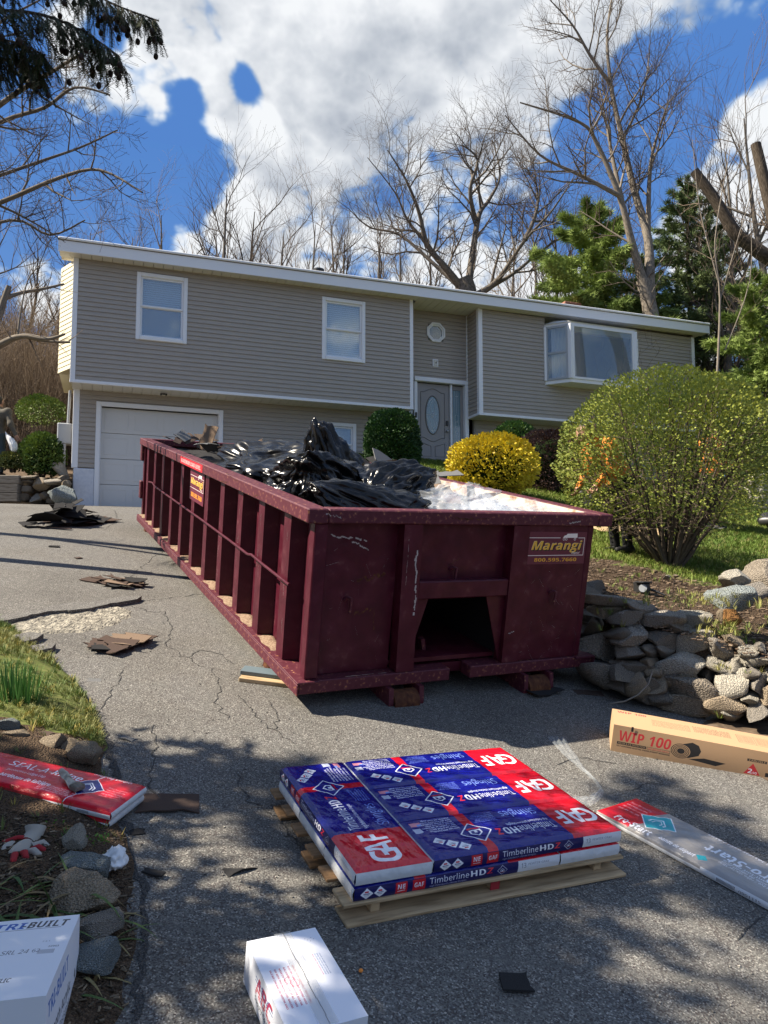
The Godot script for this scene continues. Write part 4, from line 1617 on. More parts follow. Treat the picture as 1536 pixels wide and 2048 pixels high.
func decal(x0: Vector3, dx: Vector3, dy: Vector3) -> MB:
	# a printed sheet: top left corner, right and down edges, 1.5 mm thick
	var b := MB.new()
	b.poly_uv([x0 + dy, x0 + dx + dy, x0 + dx, x0], [Vector2(0, 1), Vector2(1, 1), Vector2(1, 0), Vector2(0, 0)])
	return b


var box: Node3D


func dpart(called: String, m: MB, material: Material, parent: Node3D = null) -> MeshInstance3D:
	return obj(called, m, material, box if parent == null else parent)


func rough_strip(b: MB, at: Vector3, dx: Vector3, dy: Vector3, nn: Vector3, sd: int):
	# an irregular scrape or rust mark lying 1.5 mm proud of the paint
	fnl.seed = sd
	for k in 26:
		var t := k / 25.0
		if fnl.get_noise_1d(t * 900.0) < -0.22:
			continue
		var c := at + dx * t + dy * fnl.get_noise_1d(t * 300.0 + 60.0) * 0.6
		var w := dx.length() / 25.0 * 1.25
		var h := dy.length() * (0.25 + 0.5 * absf(fnl.get_noise_1d(t * 700.0 + 200.0)))
		var x := dx.normalized() * w * 0.5
		var y := dy.normalized() * h
		b.poly([c - x - y * rr(0.1, 0.6), c + x - y * rr(0.1, 0.6), c + x + y * rr(0.1, 0.6), c - x + y * rr(0.1, 0.6)])
	fnl.seed = 5


func make_dumpster():
	box = thing("roll_off_dumpster", "long maroon steel roll-off dumpster full of roofing waste on the driveway", "dumpster", D_AT, D_BASIS * Basis.from_scale(Vector3.ONE * K))
	var L := 6.9
	var b := MB.new()
	# top rails: square tubes whose corners are mitred by overlap of end faces
	for r in [["side", Vector3(0.0, -0.095, -L), Vector3(0.14, 0.0, 0.0)], ["side", Vector3(2.37, -0.095, -L), Vector3(2.51, 0.0, 0.0)], ["end", Vector3(0.141, -0.093, -0.12), Vector3(2.369, -0.002, 0.0)], ["end", Vector3(0.141, -0.093, -L), Vector3(2.369, -0.002, -L + 0.12)]]:
		b = MB.new()
		b.span(r[1], r[2], 0.008)
		dpart("top_rail", b, M.maroon_worn)
	# side walls, floor and inner lining
	for s in [0.15, 2.28]:
		b = MB.new()
		b.span(Vector3(s, -1.12, -L + 0.02), Vector3(s + 0.012, -0.094, -0.09))
		dpart("side_panel", b, M.maroon)
		b = MB.new()
		var q: float = 0.164 if s < 1.0 else 2.352
		b.span(Vector3(q, -1.06, -L + 0.1), Vector3(q + 0.014, -0.098 if s < 1.0 else -0.006, -0.16))
		dpart("inner_lining", b, M.liner_white)
	b = MB.new()
	b.span(Vector3(0.17, -1.1, -L + 0.02), Vector3(2.28, -1.07, -0.12))
	dpart("floor", b, M.maroon)
	b = MB.new()
	b.span(Vector3(0.15, -1.12, -L + 0.02), Vector3(2.29, -0.094, -L + 0.06))
	dpart("tailgate", b, M.maroon)
	# ribs down both long sides
	for k in 11:
		for s in 2:
			b = MB.new()
			var z := -(0.42 + 0.592 * k)
			var xo := 0.045 if s == 0 else 2.375
			var xi := 0.15 if s == 0 else 2.29
			var ps := []
			for y in [-1.115, -0.098]:
				ps.append([Vector3(xi, y, z + 0.035), Vector3(xo, y, z), Vector3(xo, y, z - 0.14), Vector3(xi, y, z - 0.2)])
			var mid := Vector3((xo + xi) * 0.5, -0.6, z - 0.09)
			for j in 3:
				b.face([ps[0][j], ps[0][j + 1], ps[1][j + 1], ps[1][j]], mid)
			b.face(ps[0].duplicate(), mid)
			b.face(ps[1].duplicate(), mid)
			dpart("rib", b, M.maroon)
	# corner posts at both ends of each side
	for c in [[0.06, 0.152, -0.1, -0.02], [2.288, 2.345, -0.1, -0.02], [0.06, 0.152, -L, -L + 0.1], [2.288, 2.345, -L, -L + 0.1]]:
		b = MB.new()
		b.span(Vector3(c[0], -1.118, c[2]), Vector3(c[1], -0.096, c[3]), 0.006)
		dpart("corner_post", b, M.maroon)
	# near corner panel on the left side, flush with the ribs
	b = MB.new()
	b.face([Vector3(0.062, -1.116, -0.1), Vector3(0.062, -0.097, -0.1), Vector3(0.149, -0.097, -0.36), Vector3(0.149, -1.116, -0.36)], Vector3(0.3, -0.6, -0.2))
	dpart("corner_panel", b, M.maroon)
	# outer sill along both sides: a ledge and a lip
	for s in [[0.0, 0.15, 0.0, 0.012], [2.29, 2.48, 2.468, 2.48]]:
		b = MB.new()
		b.span(Vector3(s[0], -1.135, -L - 0.02), Vector3(s[1], -1.12, 0.02), 0.003)
		b.span(Vector3(s[2], -1.21, -L - 0.02), Vector3(s[3], -1.1355, 0.02), 0.003)
		dpart("sill_rail", b, M.maroon_worn)
	# wood dust and grit lying on the left ledge between the ribs
	b = MB.new()
	for k in 11:
		var z0 := -(0.62 + 0.592 * k)
		b.sheet(5, 8, func(u: float, w: float):
			var e := minf(minf(u, 1 - u), minf(w, 1 - w))
			return Vector3(0.03 + 0.115 * u + 0.01 * sin(w * 9.0 + k), -1.119 + smoothstep(0.0, 0.3, e) * (0.006 + 0.016 * u + 0.006 * sin(u * 7.0 + w * 11.0 + k)), z0 - 0.36 * w))
	stuff(dpart("wood_dust", b, M.sawdust))
	# near end: recessed plates between two posts and a cross bar
	var c := -0.1
	b = MB.new()
	b.span(Vector3(0.153, -1.118, c - 0.012), Vector3(0.70, -0.094, c))
	dpart("end_plate", b, M.maroon)
	b = MB.new()
	b.span(Vector3(0.82, -0.50, c - 0.012), Vector3(1.59, -0.094, c))
	dpart("end_plate", b, M.maroon)
	b = MB.new()
	b.span(Vector3(1.73, -1.118, c - 0.012 + 0.075), Vector3(2.287, -0.094, c + 0.075))
	dpart("end_plate", b, M.maroon)
	for s in [[0.69, 0.83, 0.72, 0.855], [1.585, 1.728, 1.598, 1.742]]:
		b = MB.new()
		var lo := [Vector3(s[2], -1.118, -0.005), Vector3(s[3], -1.118, -0.005), Vector3(s[3], -1.118, -0.11), Vector3(s[2], -1.118, -0.11)]
		var hi := [Vector3(s[0], -0.095, -0.005), Vector3(s[1], -0.095, -0.005), Vector3(s[1], -0.095, -0.11), Vector3(s[0], -0.095, -0.11)]
		for k in 4:
			b.face([lo[k], lo[(k + 1) % 4], hi[(k + 1) % 4], hi[k]], Vector3((s[0] + s[1]) * 0.5, -0.6, -0.05))
		dpart("end_post", b, M.maroon)
	b = MB.new()
	b.span(Vector3(0.84, -0.615, -0.105), Vector3(1.592, -0.49, -0.012), 0.008)
	dpart("cross_bar", b, M.maroon)
	b = MB.new()
	b.plate([Vector2(0.845, -0.616), Vector2(0.95, -0.616), Vector2(0.852, -0.97)], Vector3(0, 0, -0.06), Vector3.RIGHT, Vector3.UP, Vector3(0, 0, 1), 0.012)
	dpart("gusset", b, M.maroon)
	b = MB.new()
	b.plate([Vector2(1.594, -0.616), Vector2(1.43, -0.616), Vector2(1.595, -1.117)], Vector3(0, 0, -0.06), Vector3.RIGHT, Vector3.UP, Vector3(0, 0, 1), 0.012)
	dpart("gusset", b, M.maroon)
	# the hook pocket behind: slanting roof and side cheeks running in
	b = MB.new()
	b.face([Vector3(0.846, -0.62, -0.11), Vector3(1.596, -0.62, -0.11), Vector3(1.596, -1.1, -1.5), Vector3(0.846, -1.1, -1.5)], Vector3(1.2, 0.5, -0.8))
	b.face([Vector3(0.846, -0.62, -0.11), Vector3(0.846, -1.1, -1.5), Vector3(0.846, -1.12, -0.11)], Vector3(0, -0.9, -0.6))
	b.face([Vector3(1.596, -0.62, -0.11), Vector3(1.596, -1.1, -1.5), Vector3(1.596, -1.12, -0.11)], Vector3(3, -0.9, -0.6))
	dpart("hook_pocket", b, M.black_metal)
	b = MB.new()
	b.bar(Vector3(1.1, -1.13, -0.3), Vector3(1.06, -0.98, -0.28), 0.03, 0.05, Vector3(0, 0, 1))
	dpart("latch", b, M.maroon_worn)
	# base beams across the near end and two skids running back
	for s in [[0.02, 1.155], [1.325, 2.466]]:
		b = MB.new()
		b.span(Vector3(s[0], -1.21, -0.13), Vector3(s[1], -1.123, -0.002), 0.006)
		dpart("base_beam", b, M.maroon_worn)
	for x in [0.66, 1.78]:
		b = MB.new()
		b.span(Vector3(x, -1.34, -L + 0.1), Vector3(x + 0.09, -1.212, -0.15), 0.006)
		dpart("skid", b, M.maroon_worn)
	b = MB.new()
	b.span(Vector3(0.12, -1.2, -L + 0.05), Vector3(2.33, -1.13, -0.14))
	dpart("under_frame", b, M.maroon)
	b = MB.new()
	b.face([Vector3(1.33, -1.122, -0.12), Vector3(1.6, -1.122, -0.12), Vector3(1.1, -1.115, -0.9), Vector3(0.95, -1.115, -0.9)], Vector3(1.2, -3, -0.5))
	dpart("pocket_plate", b, M.maroon_worn)
	# rollers hung in brackets below the near end
	for x in [0.66, 1.79]:
		var ro := Node3D.new()
		ro.name = "roller"
		box.add_child(ro, true)
		for k in [0.0, 0.235]:
			b = MB.new()
			var out := [Vector2(-0.2, 0.0), Vector2(0.0, 0.0), Vector2(0.015, -0.1), Vector2(0.0, -0.2), Vector2(-0.05, -0.225), Vector2(-0.1, -0.2), Vector2(-0.24, -0.06)]
			b.plate(out, Vector3(x + k - 0.01, -1.211, 0.05), Vector3(0, 0, 1), Vector3.UP, Vector3.RIGHT, 0.035)
			obj("bracket", b, M.maroon_worn, ro)
		b = MB.new()
		b.tube(PackedVector3Array([Vector3(x + 0.03, -1.33, 0.0), Vector3(x + 0.22, -1.33, 0.0)]), PackedFloat32Array([0.09, 0.09]), 20, true)
		obj("drum", b, M.rust, ro)
	for e in [[0.8, 0.06], [6.55, 0.06], [0.8, 2.34], [6.55, 2.34]]:
		b = MB.new()
		b.tube(PackedVector3Array([Vector3(e[1] + 0.0, -1.37, -e[0]), Vector3(e[1] + 0.09, -1.37, -e[0])]), PackedFloat32Array([0.095, 0.095]), 22, true)
		var wh := dpart("wheel", b, M.rust)
		b = MB.new()
		b.tube(PackedVector3Array([Vector3(e[1] - 0.012, -1.37, -e[0]), Vector3(e[1] + 0.102, -1.37, -e[0])]), PackedFloat32Array([0.035, 0.035]), 12, true)
		b.span(Vector3(e[1] + 0.02, -1.35, -e[0] - 0.12), Vector3(e[1] + 0.03, -1.205, -e[0] + 0.12))
		obj("hub", b, M.maroon_worn, wh)
	# bent tie rod along the left ribs
	b = MB.new()
	var rod := PackedVector3Array()
	var rs := PackedFloat32Array()
	for p in [[0.33, -0.565], [0.9, -0.556], [1.22, -0.545], [1.32, -0.562], [1.85, -0.556], [3.0, -0.552], [4.6, -0.556], [5.7, -0.556], [5.85, -0.53], [6.15, -0.552]]:
		rod.push_back(Vector3(0.028, p[1], -p[0]))
		rs.push_back(0.011)
	b.tube(rod, rs, 8, true)
	dpart("tie_rod", b, M.maroon)
	# hinges at the far end, lifting hooks on the near end
	for y in [-0.2, -0.75]:
		b = MB.new()
		b.span(Vector3(0.02, y - 0.13, -L - 0.05), Vector3(0.06, y + 0.13, -L + 0.06), 0.01)
		dpart("hinge", b, M.maroon_worn)
	for p in [[2.012, -0.6, c + 0.077], [0.365, -0.61, c + 0.002], [1.16, -0.42, c + 0.002]]:
		b = MB.new()
		b.tube(PackedVector3Array([Vector3(p[0] - 0.03, p[1] - 0.01, p[2]), Vector3(p[0] - 0.02, p[1] + 0.015, p[2] + 0.03), Vector3(p[0] + 0.005, p[1] + 0.01, p[2] + 0.035), Vector3(p[0] + 0.002, p[1] - 0.09, p[2] + 0.03)]), PackedFloat32Array([0.011, 0.011, 0.011, 0.009]), 6, true)
		dpart("hook", b, M.maroon_worn)
	# firm's sign on the near end and on the side, load line notice on the rail
	var sm := print_mat("firm_sign", sticker_image(), 0.45)
	dpart("firm_sign", decal(Vector3(1.7315, -0.14, c + 0.0775), Vector3(0.553, 0, 0), Vector3(0, -0.245, 0)), sm)
	b = decal(Vector3(0.0425, -0.1, -3.62), Vector3(0, 0, 0.64), Vector3(0, -0.33, 0))
	var sq := sticker_image()
	var tall := Image.create(1184, 720, false, Image.FORMAT_RGB8)
	tall.fill(Color(0.38, 0.10, 0.19))
	tall.blit_rect(sq, Rect2i(0, 0, 1184, 390), Vector2i(0, 60))
	write(tall, "800.595.7660", 130, 640, 100, Color(0.95, 0.62, 0.12), true, 920)
	dpart("firm_sign", b, print_mat("side_sign", tall, 0.45))
	var ll := Image.create(1024, 128, false, Image.FORMAT_RGB8)
	ll.fill(Color(0.80, 0.12, 0.17))
	write(ll, "MAXIMUM LOAD LEVEL", 50, 98, 66, Color(0.93, 0.75, 0.74), true, 900)
	dpart("load_notice", decal(Vector3(-0.0015, -0.012, -3.95), Vector3(0, 0, 1.05), Vector3(0, -0.075, 0)), print_mat("load_notice", ll, 0.5))
	# scrapes and rust on the near end
	b = MB.new()
	rough_strip(b, Vector3(0.21, -0.19, c + 0.0015), Vector3(0.26, -0.03, 0), Vector3(0, 0.034, 0), Vector3(0, 0, 1), 3)
	rough_strip(b, Vector3(0.36, -0.23, c + 0.0015), Vector3(0.12, -0.05, 0), Vector3(0, 0.032, 0), Vector3(0, 0, 1), 4)
	rough_strip(b, Vector3(0.15 + 0.04, -0.385, c + 0.0015), Vector3(0.08, 0.02, 0), Vector3(0, 0.005, 0), Vector3(0, 0, 1), 6)
	rough_strip(b, Vector3(0.80, -0.28, -0.0035), Vector3(0.02, -0.43, 0), Vector3(0.045, 0, 0), Vector3(0, 0, 1), 7)
	rough_strip(b, Vector3(0.73, -0.2, -0.0035), Vector3(0.005, -0.3, 0), Vector3(0.006, 0, 0), Vector3(0, 0, 1), 8)
	rough_strip(b, Vector3(0.12, -0.03, 0.0015), Vector3(0.1, -0.02, 0), Vector3(0, 0.025, 0), Vector3(0, 0, 1), 9)
	rough_strip(b, Vector3(2.08, -0.075, 0.0015), Vector3(0.1, 0.02, 0), Vector3(0, 0.03, 0), Vector3(0, 0, 1), 10)
	rough_strip(b, Vector3(1.63, -0.9, -0.0035), Vector3(0.05, 0.02, 0), Vector3(0, 0.02, 0), Vector3(0, 0, 1), 12)
	rough_strip(b, Vector3(0.35, -1.112, 0.0), Vector3(0.3, 0.003, 0), Vector3(0, 0.006, 0), Vector3(0, 0, 1), 13)
	for k in 46:
		var left := k % 3 == 0
		var p := Vector3(rr(0.17, 0.66) if left else rr(1.75, 2.27), rr(-1.08, -0.15 if left else -0.42), c + 0.0015 if left else c + 0.0765)
		rough_strip(b, p, Vector3(rr(-0.05, 0.05), rr(-0.09, 0.09), 0), Vector3(0, 0.0035, 0), Vector3(0, 0, 1), 60 + k)
	for k in 40:
		var z := -(0.425 + 0.592 * (k % 11))
		rough_strip(b, Vector3(0.0435, rr(-1.05, -0.15), z - rr(0.02, 0.1)), Vector3(0, rr(-0.14, 0.14), rr(-0.02, 0.02)), Vector3(0, 0, 0.004), Vector3(-1, 0, 0), 120 + k)
	stuff(dpart("scrape", b, M.scrape))
	b = MB.new()
	rough_strip(b, Vector3(0.42, -0.5, c + 0.0015), Vector3(0.2, 0.05, 0), Vector3(0, 0.07, 0), Vector3(0, 0, 1), 14)
	rough_strip(b, Vector3(0.42, -0.72, c + 0.0015), Vector3(0.12, 0.04, 0), Vector3(0, 0.06, 0), Vector3(0, 0, 1), 15)
	rough_strip(b, Vector3(0.56, -0.68, c + 0.0015), Vector3(0.01, -0.16, 0), Vector3(0.02, 0, 0), Vector3(0, 0, 1), 16)
	rough_strip(b, Vector3(1.1, -0.41, c + 0.0015), Vector3(0.1, 0.06, 0), Vector3(0, 0.025, 0), Vector3(0, 0, 1), 17)
	rough_strip(b, Vector3(1.05, -0.05, 0.0015), Vector3(0.3, 0.0, 0), Vector3(0, 0.03, 0), Vector3(0, 0, 1), 18)
	for k in 9:
		rough_strip(b, Vector3(-0.0015, -0.02 - 0.05 * rr(0, 1), -rr(0.2, 6.5)), Vector3(0, rr(-0.03, 0.03), -rr(0.1, 0.4)), Vector3(0, 0.02, 0), Vector3(-1, 0, 0), 30 + k)
	stuff(dpart("rust_stain", b, M.rust))


# ---- the load
func crumpled(level: int, size: Vector3, sd: int, fold: float, peak := Vector3.ZERO) -> MB:
	# film drawn into pleats that run out from one or two gathered points
	var nz := FastNoiseLite.new()
	nz.seed = sd
	nz.frequency = 1.0
	nz.fractal_octaves = 2
	var ax := peak.normalized() if peak != Vector3.ZERO else Vector3(0.9, 0.35, 0.2).normalized()
	var ax2 := Vector3(-ax.z * 0.8 - ax.x * 0.6, 0.25, ax.x).normalized()
	var b := MB.new()
	blob(b, level, func(d: Vector3):
		var f := 1.0 + 0.22 * nz.get_noise_3d(d.x * 1.2, d.y * 1.2, d.z * 1.2)
		for k in 2:
			var a := ax if k == 0 else ax2
			var c := d.dot(a)
			var around := (d - a * c).normalized()
			var s := sqrt(maxf(0.0, 1.0 - c * c))
			var o := k * 31.0 + sd
			var r := 1.0 - 2.2 * absf(nz.get_noise_3d(around.x * 1.5 + o, around.y * 1.5, around.z * 1.5 + c * 0.8))
			var r2 := 1.0 - 2.2 * absf(nz.get_noise_3d(around.x * 3.2 + o, around.y * 3.2 + 9.0, around.z * 3.2 + c * 1.1))
			f += fold * s * smoothstep(-0.9, 0.2, c if k == 0 else c * 0.8) * (r * 1.0 + r2 * 0.38)
		f += fold * 0.35 * (1.0 - 2.0 * absf(nz.get_noise_3d(d.x * 2.1, d.y * 2.1 + 50.0, d.z * 2.1)))
		var p: Vector3 = d * f
		if peak != Vector3.ZERO:
			var k := maxf(0.0, d.dot(ax))
			p += peak * pow(k, 3.5)
			p -= (d - ax * d.dot(ax)) * 0.35 * pow(k, 2.0)
		if p.y < -0.55:
			p.y = -0.55 + (p.y + 0.55) * 0.3
		return p * size)
	return b


func make_dumpster_load():
	# black refuse bags, placed by their middle in the box: x, y, back, size, turn, seed, peak
	for q in [["long black refuse bag stretched flat along the left rail of the dumpster", Vector2(0.80, -0.06), 3.0, Vector3(0.47, 0.25, 1.1), 0.0, 3, Vector3(0.25, 0.5, 0.3), 0.15],
		["black refuse bag drawn up to a tall silvery peak amid the dumpster load", Vector2(0.966, -0.028), 2.0, Vector3(0.30, 0.28, 0.30), 0.3, 5, Vector3(-0.3, 0.85, 0.0), 0.14],
		["creased black refuse bag under the peaked bag, drooping over to the left rail", Vector2(0.66, -0.05), 1.45, Vector3(0.40, 0.24, 0.42), 0.2, 8, Vector3(-0.3, 0.5, 0.3), 0.15],
		["black refuse bag beside the clear film, its side tight and upright", Vector2(1.119, -0.083), 1.15, Vector3(0.30, 0.25, 0.34), -0.4, 12, Vector3(0.45, 0.4, 0.0), 0.15],
		["low black refuse bag lying right behind the near top rail", Vector2(0.72, -0.10), 0.6, Vector3(0.42, 0.17, 0.32), 0.1, 15, Vector3(-0.4, 0.45, 0.0), 0.15]]:
		var bag := crumpled(5, q[3], q[5], q[7], q[6])
		var at: Vector2 = q[1]
		var o := obj("refuse_bag", bag, M.bag_black)
		o.transform = Transform3D(D_BASIS * Basis(Vector3.UP, q[4]), dw(at.x, at.y, q[2]))
		tag(o, q[0], "refuse bag", "black bags in the dumpster")
	# crumpled clear packing film heaped at the near right
	for q in [["big crumpled heap of clear plastic film at the near end of the dumpster", Vector2(1.545, -0.140), 0.75, Vector3(0.38, 0.15, 0.42), 21, Vector3(0.1, 0.4, 0)], ["low spread of clear plastic film against the white inner wall of the dumpster", Vector2(2.051, -0.133), 0.65, Vector3(0.38, 0.09, 0.36), 23, Vector3(0.1, 0.35, 0)]]:
		var at: Vector2 = q[1]
		var t := thing("clear_film", q[0], "plastic film", dw(at.x, at.y, q[2]), D_BASIS, "clear film in the dumpster")
		obj("packing_inside", crumpled(4, q[3] * Vector3(0.36, 0.25, 0.36), q[4] + 5, 0.16, q[5] * 0.3), M.film_white, t)
		for k in 3:
			obj("film_layer", crumpled(5, q[3] * (0.82 + 0.12 * k), q[4] + k * 3, 0.24, q[5] * (0.6 + 0.3 * k)), M.film_clear, t)
	# waste below that fills the box to a hand below the rail
	var b := MB.new()
	b.sheet(24, 60, func(u: float, w: float):
		var x := lerpf(0.18, 2.27, u)
		var back := lerpf(0.13, 6.8, w)
		return dw(x, -0.30 + 0.16 * smoothstep(1.0, 2.6, back) + 0.07 * fnl.get_noise_2d(x * 300.0, back * 300.0), back))
	stuff(tag(obj("roofing_rubble", b, M.shingle_black), "dark roofing rubble that fills the dumpster below the bags", "rubble"))
	# torn shingles on top of it
	var spots := []
	for k in 34:
		spots.append([rr(1.2, 2.15), rr(1.7, 4.4), rr(-0.03, 0.16)])
	for k in 26:
		spots.append([rr(0.25, 1.9), rr(4.0, 6.6), rr(-0.03, 0.12)])
	for k in 8:
		spots.append([rr(1.7, 2.2), rr(0.9, 1.8), rr(-0.14, -0.02)])
	var mats := [M.shingle_brown, M.shingle_black, M.shingle_tan, M.shingle_grey, M.shingle_brown]
	for s in spots:
		var mi := rng.randi() % 5
		var o := obj("torn_shingle", shingle_piece(rr(0.16, 0.34), rr(0.10, 0.24)), mats[mi])
		o.transform = Transform3D(D_BASIS * Basis(Vector3.UP, rr(0, TAU)) * Basis(Vector3.RIGHT, rr(-0.65, 0.65)) * Basis(Vector3(0, 0, 1), rr(-0.4, 0.4)), dw(s[0], s[2], s[1]))
		tag(o, "torn %s shingle among the scraps heaped %s in the dumpster" % [["brown", "black", "tan", "grey", "brown"][mi], "at the far end" if s[1] > 4.2 else "beside the black bags" if s[1] > 1.85 else "beside the clear film"], "shingle scrap", "torn shingles in the dumpster")
	for q in [[0.62, 5.4, 0.14, 1.25, M.shingle_tan, "pale brown torn shingle standing on edge above the far left rail"], [1.0, 4.6, 0.1, 0.5, M.shingle_tan, "wide tan shingle flap sagging beside the far end of the long bag"], [1.72, 2.35, 0.16, -0.5, M.shingle_grey, "grey speckled shingle leaning behind the upright black bag"]]:
		var o := obj("torn_shingle", shingle_piece(0.36, 0.26), q[4])
		o.transform = Transform3D(D_BASIS * Basis(Vector3(0, 0, 1), q[3]) * Basis(Vector3.RIGHT, 0.5), dw(q[0], q[2], q[1]))
		tag(o, q[5], "shingle scrap", "torn shingles in the dumpster")
	var bl := MB.new()
	bl.box(Vector3.ZERO, Vector3(0.1, 0.05, 1.3), Basis.IDENTITY, 0.01)
	var gt := obj("gutter_length", bl, M.white_trim)
	gt.transform = Transform3D(D_BASIS * Basis(Vector3.UP, -0.5) * Basis(Vector3.RIGHT, 0.08), dw(1.28, -0.06, 0.95))
	tag(gt, "white length of gutter poking out between black bag and clear film", "gutter")


func shingle_piece(l: float, w: float) -> MB:
	# a torn, slightly bent slab with ragged edges
	var b := MB.new()
	var out := []
	var torn := rng.randi() % 4
	var cs := [Vector2(-1, -1), Vector2(1, -1), Vector2(1, 1), Vector2(-1, 1)]
	for i in 4:
		var p: Vector2 = cs[i]
		var q: Vector2 = cs[(i + 1) % 4]
		out.append(p * Vector2(l, w) * 0.5 * Vector2(rr(0.9, 1.05), rr(0.9, 1.05)))
		if i == torn or i == (torn + 1) % 4:
			for j in 3:
				var e := p.lerp(q, (j + 0.7) / 3.4) * Vector2(l, w) * 0.5
				out.append(e * rr(0.72, 1.02))
	b.plate(out, Vector3(0, 0, 0), Vector3.RIGHT, Vector3(0, 0, -1), Vector3.UP, 0.007)
	var bend := rr(-0.7, 0.7)
	for i in b.v.size():
		var p := b.v[i]
		b.v[i] = p + Vector3(0, bend * p.x * p.x / l + 0.02 * sin(p.z * 20.0 + l * 40.0) * w, 0)
	return b

# ------------------------------------------------------------------ pallet of shingles
const NAVY := Color(0.06, 0.085, 0.46)
const RED := Color(0.80, 0.075, 0.16)
const WHITE := Color(0.93, 0.93, 0.95)
const SKY_BLUE := Color(0.48, 0.58, 0.85)


func house_badge(im: Image, x: float, y: float, r: float, bg: Color):
	diamond(im, x, y, r * 1.12, r * 1.12, WHITE)
	diamond(im, x, y, r, r, bg)
	var s := r * 0.42
	fill(im, PackedVector2Array([Vector2(x - s, y + s * 0.7), Vector2(x - s, y - s * 0.2), Vector2(x, y - s), Vector2(x + s, y - s * 0.2), Vector2(x + s, y + s * 0.7)]), WHITE)
	s *= 0.72
	fill(im, PackedVector2Array([Vector2(x - s, y + s * 0.6), Vector2(x - s, y - s * 0.2), Vector2(x, y - s), Vector2(x + s, y - s * 0.2), Vector2(x + s, y + s * 0.6)]), bg)
	rect(im, x - s * 0.35, y - s * 0.1, x + s * 0.35, y + s * 0.7, WHITE)
	fill(im, PackedVector2Array([Vector2(x - r * 0.5, y + r * 0.42), Vector2(x + r * 0.5, y + r * 0.36), Vector2(x + r * 0.4, y + r * 0.5), Vector2(x - r * 0.4, y + r * 0.5)]), RED)


func award(im: Image, x: float, y: float, r: float):
	diamond(im, x, y, r, r, WHITE)
	rect(im, x - r * 0.3, y - r * 0.45, x + r * 0.3, y - r * 0.2, RED)
	write(im, "WARRANTY", x - r * 0.5, y + r * 0.1, r * 0.2, Color(0.2, 0.2, 0.35), true, r)
	rect(im, x - r * 0.35, y + r * 0.25, x + r * 0.35, y + r * 0.32, Color(0.4, 0.42, 0.5))


func timberline(im: Image, x: float, y: float, h: float, w: float, z: Color):
	write(im, "Timberline", x, y, h, WHITE, false, w * 0.60)
	write(im, "HD", x + w * 0.63, y, h, WHITE, true, w * 0.24)
	write(im, "Z", x + w * 0.885, y, h, z, true, w * 0.09, 0.2)


func bundle_top_image() -> Image:
	var im := Image.create(2048, 690, false, Image.FORMAT_RGB8)
	im.fill(NAVY)
	rect(im, 0, 0, 566, 690, RED)
	write(im, "G", 60, 470, 262, WHITE, true, 190)
	write(im, "AF", 205, 470, 262, WHITE, true, 300)
	timberline(im, 610, 300, 108, 660, Color(0.93, 0.2, 0.25))
	write(im, "High Definition® Lifetime Shingles", 615, 372, 36, WHITE, true, 470)
	write(im, "Shingles", 640, 590, 112, SKY_BLUE, false, 400)
	for k in 6:
		write(im, ["Dual shadow line design", "advanced protection shingle", "nail zone for fast installation", "stain resistant granules", "wind warranty with no limit", "made with care in four plants"][k], 1120, 470 + k * 27, 17, SKY_BLUE, true, 250 - 20 * (k % 3))
	rect(im, 1400, 0, 1506, 690, RED)
	house_badge(im, 1452, 300, 150, NAVY)
	for k in 3:
		award(im, 1680 + k * 92, 110 + k * 70, 66)
	for k in 7:
		write(im, ["Storage and handling", "store on a flat surface", "use a pallet at all times", "do not stack too high", "protect from weather", "see directions inside", "attention: lire avant usage"][k], 1570, 420 + k * 34, 22, WHITE, true, 300 + 24 * (k % 3))
	rect(im, 1930, 420, 2010, 500, Color(0.75, 0.77, 0.85))
	rect(im, 1890, 540, 2000, 600, Color(0.85, 0.55, 0.6))
	rect(im, 1890, 540, 1935, 570, SKY_BLUE)
	return im


func bundle_side_image() -> Image:
	var im := Image.create(2048, 128, false, Image.FORMAT_RGB8)
	im.fill(NAVY)
	im.fill(Color(0.055, 0.065, 0.34))
	award(im, 110, 66, 58)
	award(im, 230, 66, 58)
	rect(im, 370, 6, 480, 124, RED)
	write(im, "NE", 390, 76, 50, WHITE, true, 72)
	rect(im, 388, 92, 462, 98, WHITE)
	rect(im, 530, 6, 650, 124, RED)
	write(im, "GAF", 545, 86, 48, WHITE, true, 90)
	timberline(im, 690, 78, 62, 640, Color(0.93, 0.2, 0.25))
	write(im, "High Definition® Lifetime Shingles", 695, 116, 22, WHITE, false, 360)
	house_badge(im, 1420, 64, 48, Color(0.055, 0.065, 0.34))
	rect(im, 1590, 0, 2048, 128, Color(0.86, 0.87, 0.89))
	write(im, "13", 1625, 84, 56, Color(0.45, 0.46, 0.5), false, 50)
	write(im, "PEWTER GRAY", 1700, 60, 24, Color(0.5, 0.51, 0.56), false, 230)
	return im


